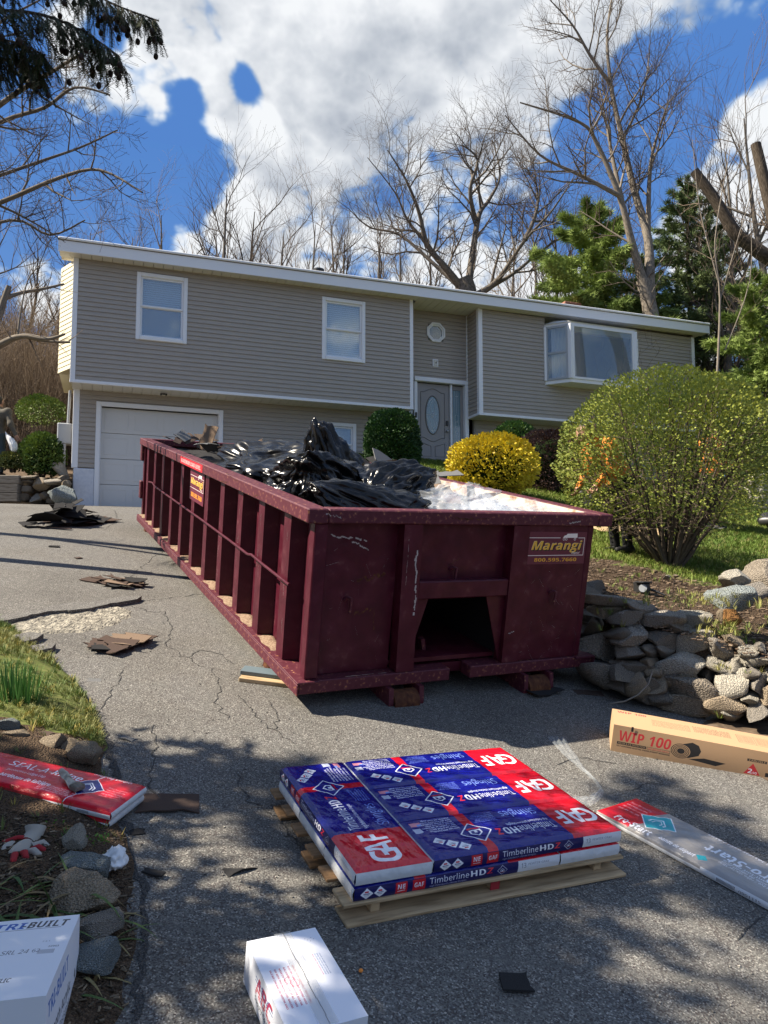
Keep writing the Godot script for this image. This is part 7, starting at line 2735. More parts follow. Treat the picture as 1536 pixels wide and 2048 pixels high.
# ------------------------------------------------------------------ shrubs
# the bush by the spotlight: many stems from one foot, twigs and a shell of small leaves
func stemmed_bush(called: String, label: String, foot: Vector3, mid: Vector3, rad: Vector3, stems: int, leaves: int, size: float, c0: Color, c1: Color, bark: Material, r0 := 0.03):
	var t := thing(called, label, "bush", foot)
	var wood := MB.new()
	var fine := MB.new()
	var lv := MB.new()
	var o := mid - foot
	for k in stems:
		var a := TAU * k / stems + rr(-0.25, 0.25)
		var ring := 0.35 + 0.65 * sqrt(rr(0.0, 1.0))
		var tip := o + Vector3(cos(a) * rad.x * ring, rad.y * sqrt(maxf(0.0, 1.0 - ring * ring)) * rr(0.7, 1.0), sin(a) * rad.z * ring) * 0.95
		var st := Vector3(cos(a) * r0 * 3.5 * rr(0.3, 1), 0, sin(a) * r0 * 3.5 * rr(0.3, 1))
		var ps := PackedVector3Array()
		var rs := PackedFloat32Array()
		var c := Vector3(tip.x * 0.45, tip.y * 0.32, tip.z * 0.45)
		for i in 9:
			var u := i / 8.0
			ps.push_back(st.lerp(c, u).lerp(c.lerp(tip, u), u) + Vector3(rr(-1, 1), rr(-1, 1), rr(-1, 1)) * 0.018 * minf(1.0, u * 3.0))
			rs.push_back(r0 * rr(0.55, 1.0) * (1.0 - 0.86 * u) + 0.0015)
		for i in range(1, 9):
			rs[i] = minf(rs[i], rs[i - 1])
		wood.tube(ps, rs, 6)
		# side twigs
		for q in 22:
			var u := rr(0.28, 0.98)
			var i := int(u * 7.99)
			var p := ps[i].lerp(ps[i + 1], u * 8.0 - i)
			var out := ((p - o) / rad).normalized()
			var d := (Vector3(rr(-1, 1), rr(-0.1, 1.2), rr(-1, 1)) + out * 0.7).normalized()
			var l := rr(0.15, 0.42) * rad.y
			var e := p + d * l
			var dd := (e - o) / rad
			if dd.length() > 1.04:
				e = o + dd.normalized() * rad * 1.03
			var m := p.lerp(e, 0.5) + Vector3(rr(-1, 1), rr(-1, 1), rr(-1, 1)) * 0.03
			fine.tube(PackedVector3Array([p, m, e]), PackedFloat32Array([0.004, 0.003, 0.0015]), 3)
	for k in leaves:
		var d := Vector3(rng.randfn(), rng.randfn(), rng.randfn()).normalized()
		var r := 1.0 - 0.46 * pow(rr(0, 1), 1.8)
		var lump := 1.0 + 0.08 * fnl.get_noise_3d(d.x * 160.0, d.y * 160.0, d.z * 160.0) + 0.07 * fnl.get_noise_3d(d.x * 500.0, d.y * 500.0, d.z * 500.0)
		var p := o + d * rad * r * lump
		if p.y < o.y - rad.y * 0.72 and rr(0, 1) < 0.75 or p.y < o.y - rad.y * 0.25 and rr(0, 1) < 0.4:
			continue
		if fnl.get_noise_3d(p.x * 260.0 + 50.0, p.y * 260.0, p.z * 260.0) < -0.24 - 0.2 * r:
			continue
		var tone := clampf(0.5 + fnl.get_noise_3d(p.x * 120.0, p.y * 120.0, p.z * 120.0) + rr(-0.3, 0.3), 0.0, 1.0)
		leaf(lv, p, (d + Vector3(rr(-1, 1), rr(-0.4, 1), rr(-1, 1))).normalized(), size * rr(0.6, 1.3), c0.lerp(c1, tone))
	obj("stem", wood, bark, t)
	stuff(obj("twigs", fine, M.twig_pale, t))
	obj("foliage", lv, M.leaf, t)
	return t


# a clipped, closed bush: leaves over a darker inner mass of twigs
func clipped_bush(called: String, label: String, foot: Vector3, rad: Vector3, leaves: int, size: float, c0: Color, c1: Color, shape := 2.0, group := ""):
	var t := thing(called, label, "bush", foot, Basis.IDENTITY, group)
	var lv := MB.new()
	var o := Vector3(0, rad.y * 0.92, 0)
	for k in leaves:
		var d := Vector3(rng.randfn(), rng.randfn(), rng.randfn()).normalized()
		if d.y < -0.85:
			continue
		var r := 1.0 - 0.3 * pow(rr(0, 1), 1.5)
		var lump := 1.0 + 0.09 * fnl.get_noise_3d(d.x * 210.0 + foot.x * 99.0, d.y * 210.0, d.z * 210.0) + 0.05 * fnl.get_noise_3d(d.x * 700.0, d.y * 700.0, d.z * 700.0)
		var q := d * r * lump
		if shape != 2.0:
			# fuller shoulders
			var m := pow(pow(absf(d.x), shape) + pow(absf(d.y), shape) + pow(absf(d.z), shape), 1.0 / shape)
			q /= m
		var p := o + q * rad
		var tone := clampf(0.5 + 0.8 * fnl.get_noise_3d(p.x * 200.0, p.y * 200.0, p.z * 200.0) + rr(-0.35, 0.35), 0.0, 1.0)
		leaf(lv, p, (d * 1.1 + Vector3(rr(-1, 1), rr(-0.5, 1), rr(-1, 1))).normalized(), size * rr(0.6, 1.35), c0.lerp(c1, tone))
	obj("foliage", lv, M.leaf, t)
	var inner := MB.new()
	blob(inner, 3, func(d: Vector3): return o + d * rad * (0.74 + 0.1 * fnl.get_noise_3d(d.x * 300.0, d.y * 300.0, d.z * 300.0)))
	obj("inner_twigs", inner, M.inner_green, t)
	var st := MB.new()
	for k in 5:
		var a := TAU * k / 5
		st.tube(PackedVector3Array([Vector3(cos(a) * 0.04, -0.05, sin(a) * 0.04), Vector3(cos(a) * rad.x * 0.3, rad.y * 0.8, sin(a) * rad.z * 0.3)]), PackedFloat32Array([0.022, 0.012]), 6)
	obj("stem", st, M.bark_brown, t)
	return t


func make_shrubs():
	var f := Vector3(3.259, 0.041, -8.429)
	stemmed_bush("spreading_bush", "big rounded yellow-green bush with bare fanned stems on the lawn's edge", f, Vector3(3.365, 1.314, -8.600), Vector3(1.29, 1.02, 1.15), 46, 48000, 0.035, Color(0.12, 0.16, 0.03), Color(0.32, 0.345, 0.06), M.bark_brown, 0.034)
	clipped_bush("golden_bush", "rounded golden-yellow bush before the front door", Vector3(1.863, 1.262, -12.600), Vector3(0.78, 0.56, 0.7), 9000, 0.055, Color(0.33, 0.24, 0.012), Color(0.74, 0.58, 0.035))
	clipped_bush("dome_bush", "dense dark green clipped bush, egg-shaped, left of the front door", Vector3(0.165, 1.716, -14.200), Vector3(0.53, 0.72, 0.53), 20000, 0.045, Color(0.012, 0.035, 0.008), Color(0.03, 0.075, 0.015), 2.6)
	clipped_bush("burgundy_bush", "dark burgundy bush between the golden bush and the spreading bush", Vector3(3.213, 1.489, -14.200), Vector3(0.62, 0.62, 0.5), 8000, 0.05, Color(0.028, 0.015, 0.012), Color(0.10, 0.055, 0.04), 3.0)
	clipped_bush("green_bush", "small green bush peeping over the burgundy bush under the overhang", Vector3(2.904, 2.480, -16.200), Vector3(0.5, 0.42, 0.4), 4000, 0.05, Color(0.02, 0.055, 0.012), Color(0.06, 0.12, 0.02))
	clipped_bush("laurel_bush", "glossy green rounded bush above the rock wall by the garage corner", Vector3(-7.330, 2.013, -15.700), Vector3(0.46, 0.48, 0.4), 4200, 0.06, Color(0.02, 0.045, 0.008), Color(0.13, 0.19, 0.03))
	stemmed_bush("leggy_bush", "thin-stemmed bush with a light green crown behind the laurel by the garage", Vector3(-7.705, 2.182, -16.400), Vector3(-7.732, 3.579, -16.400), Vector3(0.52, 0.34, 0.45), 16, 3600, 0.05, Color(0.05, 0.09, 0.015), Color(0.16, 0.22, 0.035), M.bark_brown, 0.016)
	clipped_bush("low_bush", "low moss-green bush behind the man at the timber wall", Vector3(-7.906, 2.130, -15.600), Vector3(0.34, 0.2, 0.3), 1200, 0.05, Color(0.05, 0.065, 0.015), Color(0.13, 0.13, 0.03))


# ------------------------------------------------------------------ grass
func tuft(n: int, h: float, w: float, sd: int) -> ArrayMesh:
	var r := RandomNumberGenerator.new()
	r.seed = sd
	var b := MB.new()
	for k in n:
		var a := r.randf_range(0, TAU)
		var d := Vector3(cos(a) * 0.55, r.randf_range(0.7, 1.5), sin(a) * 0.55)
		blade(b, Vector3(cos(a), 0, sin(a)) * r.randf_range(0, 0.03), d, h * r.randf_range(0.6, 1.2), w, r.randf_range(0.2, 1.1), Color.WHITE, 2)
	return b.mesh()


func make_grass():
	var m := tuft(9, 0.075, 0.0028, 3)
	var places := []
	var tints := []
	var place := func(x: float, y: float, z: float, s: float, c: Color):
		places.append(Transform3D(Basis(Vector3.UP, rr(0, TAU)) * Basis.from_scale(Vector3(s, s * rr(0.7, 1.25), s)), Vector3(x, y - 0.004, z)))
		tints.append(c)
	for k in 64000:
		var u := sqrt(rr(0.0, 1.0))
		var z := -lerpf(5.0, 19.0, pow(rr(0, 1), 1.25))
		var x := lerpf(-1.0, 0.56 * -z + 1.5, rr(0, 1))
		var t := 0.891 * x - 0.454 * z
		# stay beyond the wall's line
		var foot := 1.9
		if z > -6.6:
			foot = lerpf(1.95, 4.4, clampf((z + 5.9) / 1.7, 0.0, 1.0))
		else:
			foot = 1.9 + (z + 6.6) * 0.51
		if x < foot + 0.45:
			continue
		var bed := in_bed(x, z)
		if bed and rr(0, 1) < 0.975:
			continue
		var q := clampf(0.5 + 0.9 * fnl.get_noise_2d(x * 50.0, z * 50.0) + rr(-0.25, 0.25), 0.0, 1.0)
		var c := Color(0.10, 0.165, 0.028).lerp(Color(0.22, 0.28, 0.055), q)
		if rr(0, 1) < 0.12:
			c = Color(0.24, 0.21, 0.08)
		place.call(x, terrace(x, z), z, lerpf(0.8, 1.5, clampf((-z - 6.0) / 10.0, 0, 1)), c)
	scatter("lawn_grass", m, M.leaf, places, tints)
	places.clear()
	tints.clear()
	for k in 15000:
		var t := lerpf(0.05, 0.62, rr(0, 1))
		var p := along(left_edge, t)
		var out := pow(rr(0, 1), 1.3) * 3.4
		var q := p + Vector2(-1.0, 0.12 + 0.3 * smoothstep(0.3, 0.0, t)).normalized() * (out + 0.02)
		var green := left_turf(q.x, q.y)
		var thick := 0.5 + 1.2 * fnl.get_noise_2d(q.x * 130.0, q.y * 130.0)
		if green < 0.5 and rr(0, 1) > 0.03 or rr(0, 1) > thick + 0.25:
			continue
		var g := clampf(0.5 + fnl.get_noise_2d(q.x * 90.0 + 30.0, q.y * 90.0) * 1.2 + rr(-0.3, 0.3), 0.0, 1.0)
		var c := Color(0.20, 0.19, 0.055).lerp(Color(0.075, 0.14, 0.025), g)
		if rr(0, 1) < 0.12:
			c = Color(0.30, 0.24, 0.05)
		place.call(q.x, left_bank(q.x, q.y, out), q.y, rr(0.45, 0.85), c)
	scatter("bank_grass", m, M.leaf, places, tints)
	# weeds and grass along the wall's top and at its foot
	places.clear()
	tints.clear()
	for q in [[Vector3(1.828, -0.354, -6.149), 0.12, 20], [Vector3(1.814, -0.469, -6.045), 0.1, 14], [Vector3(2.381, -0.284, -5.976), 0.3, 70], [Vector3(2.551, -0.225, -5.992), 0.25, 60], [Vector3(2.643, -0.435, -5.855), 0.2, 50], [Vector3(2.615, -0.511, -5.835), 0.22, 60], [Vector3(2.744, -0.465, -5.740), 0.25, 40], [Vector3(2.250, -0.245, -5.997), 0.25, 30], [Vector3(2.738, -0.762, -5.551), 0.12, 16], [Vector3(2.573, -0.748, -5.727), 0.1, 12], [Vector3(2.501, -1.077, -5.578), 0.08, 14], [Vector3(1.766, -0.880, -6.417), 0.15, 14], [Vector3(1.965, -0.285, -5.995), 0.2, 20], [Vector3(2.835, -0.294, -5.756), 0.2, 26]]:
		for k in q[2] / 3:
			var p: Vector3 = q[0] + Vector3(rr(-1, 1), rr(-0.1, 0.15), rr(-0.4, 0.9)) * q[1]
			place.call(p.x, p.y, p.z + 0.04, rr(0.45, 1.15), Color(0.12, 0.17, 0.03).lerp(Color(0.32, 0.29, 0.09), rr(0, 1)))
	scatter("wall_weeds", m, M.leaf, places, tints)
	# chips and crumbs: mulch on the bed, grit on the asphalt
	var chip := MB.new()
	chip.box(Vector3.ZERO, Vector3(0.03, 0.006, 0.009), Basis.IDENTITY, 0.001)
	places = []
	tints = []
	for k in 9000:
		var z := -rr(4.8, 8.5)
		var x := rr(1.6, 5.5)
		if not in_bed(x, z) or x < 2.0 + clampf((z + 5.9) / 1.7, 0.0, 1.0) * 2.4:
			continue
		places.append(Transform3D(Basis(Vector3.UP, rr(0, TAU)) * Basis(Vector3.RIGHT, rr(-0.7, 0.7)) * Basis.from_scale(Vector3.ONE * rr(0.5, 1.5)), Vector3(x, terrace(x, z) + 0.008, z)))
		tints.append(Color(0.07, 0.045, 0.03).lerp(Color(0.30, 0.22, 0.15), pow(rr(0, 1), 2.0)))
	for k in 5000:
		var t := lerpf(0.55, 0.9, rr(0, 1))
		var p := along(left_edge, t)
		var out := rr(0.0, 1.3)
		var q := p + Vector2(-1.0, 0.12) * out
		if left_turf(q.x, q.y) > 0.5:
			continue
		places.append(Transform3D(Basis(Vector3.UP, rr(0, TAU)) * Basis(Vector3.RIGHT, rr(-0.9, 0.9)) * Basis.from_scale(Vector3.ONE * rr(0.2, 0.9)), Vector3(q.x, left_bank(q.x, q.y, out) + 0.004, q.y)))
		tints.append(Color(0.04, 0.028, 0.018).lerp(Color(0.30, 0.23, 0.15), pow(rr(0, 1), 3.0)))
	scatter("mulch", chip.mesh(), M.leaf, places, tints)
	var grit := MB.new()
	blob(grit, 0, func(d: Vector3): return d * Vector3(0.006, 0.003, 0.005))
	places = []
	tints = []
	for k in 2600:
		var z := -rr(1.9, 9.0)
		var x := rr(-0.55, 0.6) * -z
		if x < -1.0 - (-z - 2.5) * 0.5:
			continue
		places.append(Transform3D(Basis(Vector3.UP, rr(0, TAU)) * Basis.from_scale(Vector3.ONE * rr(0.3, 1.1)), Vector3(x, drive(x, z) + 0.003, z)))
		tints.append(Color(0.04, 0.04, 0.04).lerp(Color(0.42, 0.39, 0.34), rr(0, 1)))
	scatter("grit", grit.mesh(), M.leaf, places, tints)
	# dandelions
	var dm := MB.new()
	for k in 4:
		dm.disc(Vector3(0, 0.05 + 0.004 * k, 0), Vector3(0.016 - 0.003 * k, 0, 0), Vector3(0, 0, -0.016 + 0.003 * k), 9)
	dm.tube(PackedVector3Array([Vector3(0, -0.01, 0), Vector3(0, 0.05, 0)]), PackedFloat32Array([0.002, 0.002]), 4)
	var ym := mat("dandelion", lin(0.75, 0.55, 0.03), 0.8)
	for q in [[Vector3(4.649, 0.272, -10.065), "left of two"], [Vector3(4.790, 0.282, -10.176), "right of two"]]:
		var o := obj("dandelion", dm, ym)
		o.position = q[0]
		tag(o, "yellow dandelion head, %s in the lawn right of the spreading bush" % q[1], "dandelion")


# ------------------------------------------------------------------ trees
# grows side branches off a given limb; level 0 are the finest
func sprout(b: MB, fine: MB, ps: PackedVector3Array, rs: PackedFloat32Array, level: int, per: int, len: float, up: float, from := 0.25, spread := 0.9):
	var m := ps.size() - 1
	for k in per:
		var u := lerpf(from, 0.98, (k + rr(0.0, 0.9)) / per)
		var i := mini(int(u * m), m - 1)
		var p := ps[i].lerp(ps[i + 1], u * m - i)
		var t := (ps[i + 1] - ps[i]).normalized()
		var side := t.cross(Vector3(rr(-1, 1), rr(-1, 1), rr(-1, 1))).normalized()
		var d := (t * rr(0.35, 0.85) + side * spread + Vector3.UP * up).normalized()
		var l := len * rr(0.6, 1.25) * (1.15 - 0.5 * u)
		var r := minf(rs[i] * 0.62, 0.02 * l + 0.002)
		var q := PackedVector3Array([p])
		var w := PackedFloat32Array([r])
		var segs := 4 if level > 0 else 2
		for s in segs:
			d = (d + Vector3(rr(-1, 1), rr(-0.8, 1.0), rr(-1, 1)) * 0.28 + Vector3.UP * up * 0.2).normalized()
			q.push_back(q[-1] + d * l / segs)
			w.push_back(maxf(r * (1.0 - 0.8 * (s + 1.0) / segs), 0.0022))
		(b if level > 1 else fine).tube(q, w, 5 if level > 1 else 3)
		if level > 0:
			sprout(b, fine, q, w, level - 1, maxi(3, int(per * 0.8)), len * 0.52, up, 0.2, spread)


func limb(b: MB, line: Array, r0: float, r1: float, sides := 9) -> Array:
	var ps := PackedVector3Array()
	var rs := PackedFloat32Array()
	var n := (line.size() - 1) * 4
	for i in n + 1:
		var f := float(i) / n * (line.size() - 1)
		var k := mini(int(f), line.size() - 2)
		var a: Vector3 = line[maxi(k - 1, 0)]
		var c: Vector3 = line[k]
		var d: Vector3 = line[k + 1]
		var e: Vector3 = line[mini(k + 2, line.size() - 1)]
		ps.push_back(c.cubic_interpolate(d, a, e, f - k))
		rs.push_back(lerpf(r0, r1, pow(float(i) / n, 0.8)))
	b.tube(ps, rs, sides)
	return [ps, rs]


func bare_tree(called: String, label: String, limbs: Array, bark: Material, twig: Material, level: int, per: int, len: float, up: float, group := "", spread := 0.9):
	# limbs: [points, r0, r1]; the first is the trunk
	var foot: Vector3 = limbs[0][0][0]
	var t := thing(called, label, "tree", foot, Basis.IDENTITY, group)
	var trunk := MB.new()
	var fine := MB.new()
	for i in limbs.size():
		var line := []
		for p in limbs[i][0]:
			line.append(p - foot)
		var g := limb(trunk, line, limbs[i][1], limbs[i][2])
		sprout(trunk, fine, g[0], g[1], level, int(per * (0.6 if i == 0 else 1.0)), len, up, 0.45 if i == 0 else 0.15, spread)
	obj("trunk", trunk, bark, t)
	obj("crown", fine, twig, t)
	return t


func wild_tree(sd: int, h: float, level: int, per: int, up: float, twig: Material, bark: Material, lean := 0.0, r0 := 0.02) -> Node3D:
	# an upright woodland tree of height h, its foot at the origin, for copying
	var keep := rng.state
	rng.seed = sd
	var t := Node3D.new()
	var trunk := MB.new()
	var fine := MB.new()
	var line := []
	for k in 5:
		line.append(Vector3(lean * k / 4.0 * h + rr(-0.02, 0.02) * h, h * 0.92 * k / 4.0, rr(-0.02, 0.02) * h))
	line[0] = Vector3.ZERO
	var g := limb(trunk, line, h * r0, 0.012, 7)
	sprout(trunk, fine, g[0], g[1], level, per, h * 0.34, up, 0.22)
	obj("trunk", trunk, bark, t)
	obj("crown", fine, twig, t)
	rng.state = keep
	return t


func conifer(sd: int, h: float, r: float, n: int, len: float, c0: Color, c1: Color, bare := 0.15, droop := 0.25) -> Node3D:
	var keep := rng.state
	rng.seed = sd
	var t := Node3D.new()
	var trunk := MB.new()
	trunk.tube(PackedVector3Array([Vector3.ZERO, Vector3(0.02 * h, h * 0.5, 0), Vector3(0, h, 0)]), PackedFloat32Array([h * 0.016, h * 0.011, 0.02]), 8)
	var nd := MB.new()
	var boughs := int(h * 9.0)
	for k in boughs:
		var u := lerpf(bare, 0.99, pow(float(k) / boughs, 0.9))
		var y := h * u
		var a := k * 2.4 + rr(-0.4, 0.4)
		var l := r * pow(1.0 - u, 0.75) * rr(0.65, 1.15) + 0.2
		var d := Vector3(cos(a), lerpf(-droop, 0.5, pow(u, 2.0)), sin(a)).normalized()
		var e := Vector3(0, y, 0) + d * l + Vector3(0, 0.12 * l, 0)
		var mid := Vector3(0, y, 0).lerp(e, 0.55) + Vector3(0, -0.06 * l, 0)
		trunk.tube(PackedVector3Array([Vector3(0, y, 0), mid, e]), PackedFloat32Array([0.02 + 0.008 * l, 0.014, 0.004]), 4)
		var tone := rr(0, 1)
		for q in int(n * l / r) + 6:
			var v := pow(rr(0.02, 1.0), 0.7)
			var p := Vector3(0, y, 0).lerp(mid, v / 0.55) if v < 0.55 else mid.lerp(e, (v - 0.55) / 0.45)
			var w := l * 0.24 * (1.0 - v * 0.6)
			p += Vector3(rr(-1, 1), rr(-0.45, 0.5), rr(-1, 1)) * w
			var g := (d * 0.8 + Vector3(rr(-1, 1), rr(-0.5, 0.7), rr(-1, 1))).normalized()
			spray(nd, p, g, len * rr(0.6, 1.3), c0.lerp(c1, clampf(tone * 0.6 + rr(-0.1, 0.5), 0, 1)))
	obj("trunk", trunk, M.bark_brown, t)
	obj("crown", nd, M.needle, t)
	rng.state = keep
	return t


func spray(b: MB, p: Vector3, g: Vector3, s: float, col: Color, wide := 0.075):
	# a fan of three narrow needles' bunches
	var x := g.cross(Vector3(rr(-1, 1), rr(-1, 1), rr(-1, 1))).normalized()
	b.col = col
	for k in 3:
		var d := (g + x * (k - 1) * 0.55).normalized()
		var w := d.cross(x.cross(g)).normalized() * s * wide
		var a := b.v.size()
		var nn := w.cross(d).normalized()
		b.vert(p - w, nn, Vector2.ZERO)
		b.vert(p + w, nn, Vector2.ZERO)
		b.vert(p + d * s, nn, Vector2.ZERO)
		b.ix.append_array([a, a + 2, a + 1])
	b.col = Color.WHITE


func settle(t: Node3D, called: String, label: String, at: Vector3, turn := 0.0, s := 1.0, group := "") -> Node3D:
	t.name = numbered(called)
	add_child(t)
	t.transform = Transform3D(Basis(Vector3.UP, turn) * Basis.from_scale(Vector3.ONE * s), at)
	tag(t, label, "tree", group)
	return t


func make_trees():
	var o := 27.0
	# the broad oak behind the house
	bare_tree("oak_tree", "broad gnarled bare oak behind the roof, forking low above the entry", [
		[[Vector3(3.171, 7.047, -27.000), Vector3(3.145, 10.104, -27.000), Vector3(2.964, 10.877, -27.000)], 0.5, 0.34],
		[[Vector3(3.054, 10.394, -27.000), Vector3(2.367, 11.099, -26.600), Vector3(1.605, 11.877, -26.200), Vector3(1.280, 12.912, -25.800), Vector3(0.803, 13.973, -25.500), Vector3(0.138, 14.921, -25.200)], 0.17, 0.018],
		[[Vector3(2.868, 10.587, -27.000), Vector3(1.969, 11.672, -27.500), Vector3(0.639, 13.099, -28.000), Vector3(-0.544, 13.548, -28.300), Vector3(-1.253, 14.316, -28.600)], 0.105, 0.015],
		[[Vector3(1.605, 11.877, -26.200), Vector3(0.855, 12.533, -25.600), Vector3(0.399, 13.242, -25.000), Vector3(-0.561, 14.294, -24.600)], 0.065, 0.012],
		[[Vector3(3.148, 10.394, -27.000), Vector3(3.388, 11.979, -27.300), Vector3(3.694, 13.710, -27.600), Vector3(4.134, 14.468, -27.900), Vector3(4.595, 15.544, -28.000), Vector3(4.348, 17.109, -28.200)], 0.17, 0.016],
		[[Vector3(3.524, 13.460, -27.500), Vector3(3.283, 14.397, -27.000), Vector3(3.554, 15.470, -26.800), Vector3(2.969, 15.943, -26.600)], 0.11, 0.02],
		[[Vector3(3.334, 10.201, -27.000), Vector3(4.046, 10.564, -26.700), Vector3(4.468, 11.013, -26.400), Vector3(5.145, 11.970, -26.000), Vector3(6.073, 12.900, -25.600), Vector3(6.802, 13.987, -25.200)], 0.15, 0.012],
		[[Vector3(4.046, 10.526, -26.700), Vector3(4.927, 11.125, -26.900), Vector3(6.042, 12.129, -27.200), Vector3(7.378, 13.157, -27.500), Vector3(8.098, 13.906, -27.600)], 0.09, 0.012],
		[[Vector3(5.145, 11.970, -26.000), Vector3(5.621, 13.197, -26.000), Vector3(5.551, 14.432, -26.000)], 0.1, 0.02]], M.bark_grey, M.twig, 2, 10, 2.4, 0.22)
	# the tall ash on the right with pale forked stems
	bare_tree("ash_tree", "tall pale-barked bare tree forking above the right end of the roof", [
		[[Vector3(8.277, 6.355, -22.000), Vector3(8.166, 7.757, -22.000), Vector3(7.938, 8.857, -22.000)], 0.26, 0.2],
		[[Vector3(7.938, 8.857, -22.000), Vector3(7.550, 10.033, -21.800), Vector3(7.183, 11.276, -21.600), Vector3(6.478, 12.822, -21.400), Vector3(5.908, 13.409, -21.200), Vector3(4.035, 13.777, -20.800)], 0.15, 0.02],
		[[Vector3(7.550, 10.033, -21.800), Vector3(7.157, 12.533, -22.000), Vector3(7.015, 13.732, -22.100), Vector3(6.842, 15.116, -22.200)], 0.09, 0.02],
		[[Vector3(8.149, 8.227, -22.000), Vector3(8.217, 10.217, -22.200), Vector3(7.897, 11.938, -22.400), Vector3(7.611, 13.647, -22.500), Vector3(7.323, 15.557, -22.600), Vector3(7.289, 17.507, -22.700), Vector3(7.702, 19.671, -22.800)], 0.17, 0.02],
		[[Vector3(7.323, 15.557, -22.600), Vector3(6.611, 16.430, -22.400), Vector3(6.018, 17.291, -22.200), Vector3(5.270, 17.973, -22.000)], 0.07, 0.015],
		[[Vector3(8.222, 10.377, -22.200), Vector3(8.270, 12.370, -22.000), Vector3(8.460, 13.382, -21.800), Vector3(8.800, 14.383, -21.600)], 0.09, 0.015],
		[[Vector3(7.259, 11.276, -21.600), Vector3(5.872, 11.766, -21.200), Vector3(4.620, 12.216, -20.900), Vector3(3.551, 13.262, -20.600)], 0.08, 0.015],
		[[Vector3(7.611, 13.647, -22.500), Vector3(8.328, 15.218, -22.600), Vector3(8.652, 16.819, -22.700)], 0.06, 0.015]], M.bark_pale, M.twig, 2, 10, 2.1, 0.3)
	# maple that reaches in from the left, in bud
	bare_tree("maple_tree", "bare budding tree whose branches reach in from the left above the roof", [
		[[Vector3(-7.625, -0.058, -9.500), Vector3(-7.676, 2.890, -9.500), Vector3(-7.248, 4.747, -9.400)], 0.13, 0.08],
		[[Vector3(-7.303, 4.542, -9.400), Vector3(-5.648, 5.335, -9.000), Vector3(-4.571, 5.767, -8.600), Vector3(-3.892, 5.907, -8.300), Vector3(-3.444, 5.904, -8.000)], 0.055, 0.012],
		[[Vector3(-7.324, 4.337, -9.400), Vector3(-6.024, 5.307, -9.300), Vector3(-5.008, 5.827, -9.200), Vector3(-4.331, 5.901, -9.000), Vector3(-3.912, 6.101, -8.900), Vector3(-3.427, 5.933, -8.800)], 0.045, 0.01],
		[[Vector3(-7.456, 3.796, -9.400), Vector3(-5.852, 4.282, -9.000), Vector3(-4.695, 4.486, -8.700), Vector3(-3.834, 4.638, -8.400), Vector3(-3.283, 4.617, -8.200), Vector3(-2.717, 4.240, -8.000)], 0.048, 0.009],
		[[Vector3(-7.406, 4.066, -9.400), Vector3(-5.860, 5.056, -9.600), Vector3(-4.895, 5.591, -9.800), Vector3(-4.296, 5.962, -10.000), Vector3(-3.773, 6.221, -10.000)], 0.038, 0.009],
		[[Vector3(-7.440, 3.527, -9.400), Vector3(-5.968, 4.200, -9.400), Vector3(-4.931, 4.607, -9.400), Vector3(-4.396, 4.402, -9.400), Vector3(-3.941, 4.606, -9.400)], 0.034, 0.009],
		[[Vector3(-7.361, 4.405, -9.400), Vector3(-6.265, 6.337, -9.500), Vector3(-5.416, 7.413, -9.600), Vector3(-4.793, 7.932, -9.700)], 0.045, 0.01]], M.bark_grey, M.twig, 2, 9, 0.85, 0.12)
	# pruned fruit tree, low on the left
	bare_tree("pruned_tree", "pruned small tree with pale stubby limbs low at the left, before the woods", [
		[[Vector3(-5.086, -0.052, -8.200), Vector3(-4.997, 1.631, -8.200), Vector3(-4.745, 2.290, -8.200)], 0.11, 0.08],
		[[Vector3(-4.772, 2.261, -8.200), Vector3(-4.305, 2.519, -8.100), Vector3(-4.007, 2.589, -8.000), Vector3(-3.682, 2.523, -7.900), Vector3(-3.492, 2.579, -7.900)], 0.055, 0.012],
		[[Vector3(-4.007, 2.589, -8.000), Vector3(-3.755, 2.532, -8.000), Vector3(-3.478, 2.521, -8.000)], 0.024, 0.01],
		[[Vector3(-4.689, 2.319, -8.200), Vector3(-4.425, 2.782, -8.200), Vector3(-4.334, 3.074, -8.200), Vector3(-4.283, 3.238, -8.200)], 0.05, 0.03],
		[[Vector3(-4.323, 3.098, -8.200), Vector3(-4.176, 3.200, -8.300), Vector3(-3.965, 3.287, -8.400), Vector3(-3.789, 3.381, -8.500)], 0.028, 0.012],
		[[Vector3(-4.057, 2.612, -8.000), Vector3(-4.034, 2.885, -8.000), Vector3(-3.969, 3.228, -8.000), Vector3(-3.841, 3.400, -8.000)], 0.012, 0.005]], M.bark_pale, M.twig_pale, 0, 7, 0.32, 0.3)
	# two lopped trunks at the right edge
	bare_tree("lopped_trunk", "thick lopped trunk leaning left, bark peeling, before the right-hand pines", [[[Vector3(10.227, 4.428, -17.000), Vector3(9.630, 6.841, -17.000), Vector3(8.946, 7.514, -17.000), Vector3(8.371, 8.006, -17.000), Vector3(7.923, 8.810, -17.000), Vector3(7.446, 9.532, -17.000)], 0.22, 0.11]], M.bark_brown, M.twig, 0, 3, 0.8, 0.4)
	bare_tree("lopped_trunk", "dark upright lopped trunk cut by the photo's right side", [[[Vector3(9.184, 4.168, -16.000), Vector3(8.870, 7.129, -16.000), Vector3(8.597, 8.641, -16.000), Vector3(8.422, 9.607, -16.000)], 0.17, 0.11]], M.bark_brown, M.twig, 0, 3, 0.7, 0.4)
	# thin bare stems among the pines
	bare_tree("sapling_tree", "slender grey stem between the pale forked tree and the pines", [[[Vector3(10.923, 7.798, -27.000), Vector3(11.059, 10.869, -27.000), Vector3(11.153, 12.034, -27.000)], 0.09, 0.05]], M.bark_grey, M.twig, 1, 5, 1.2, 0.3)
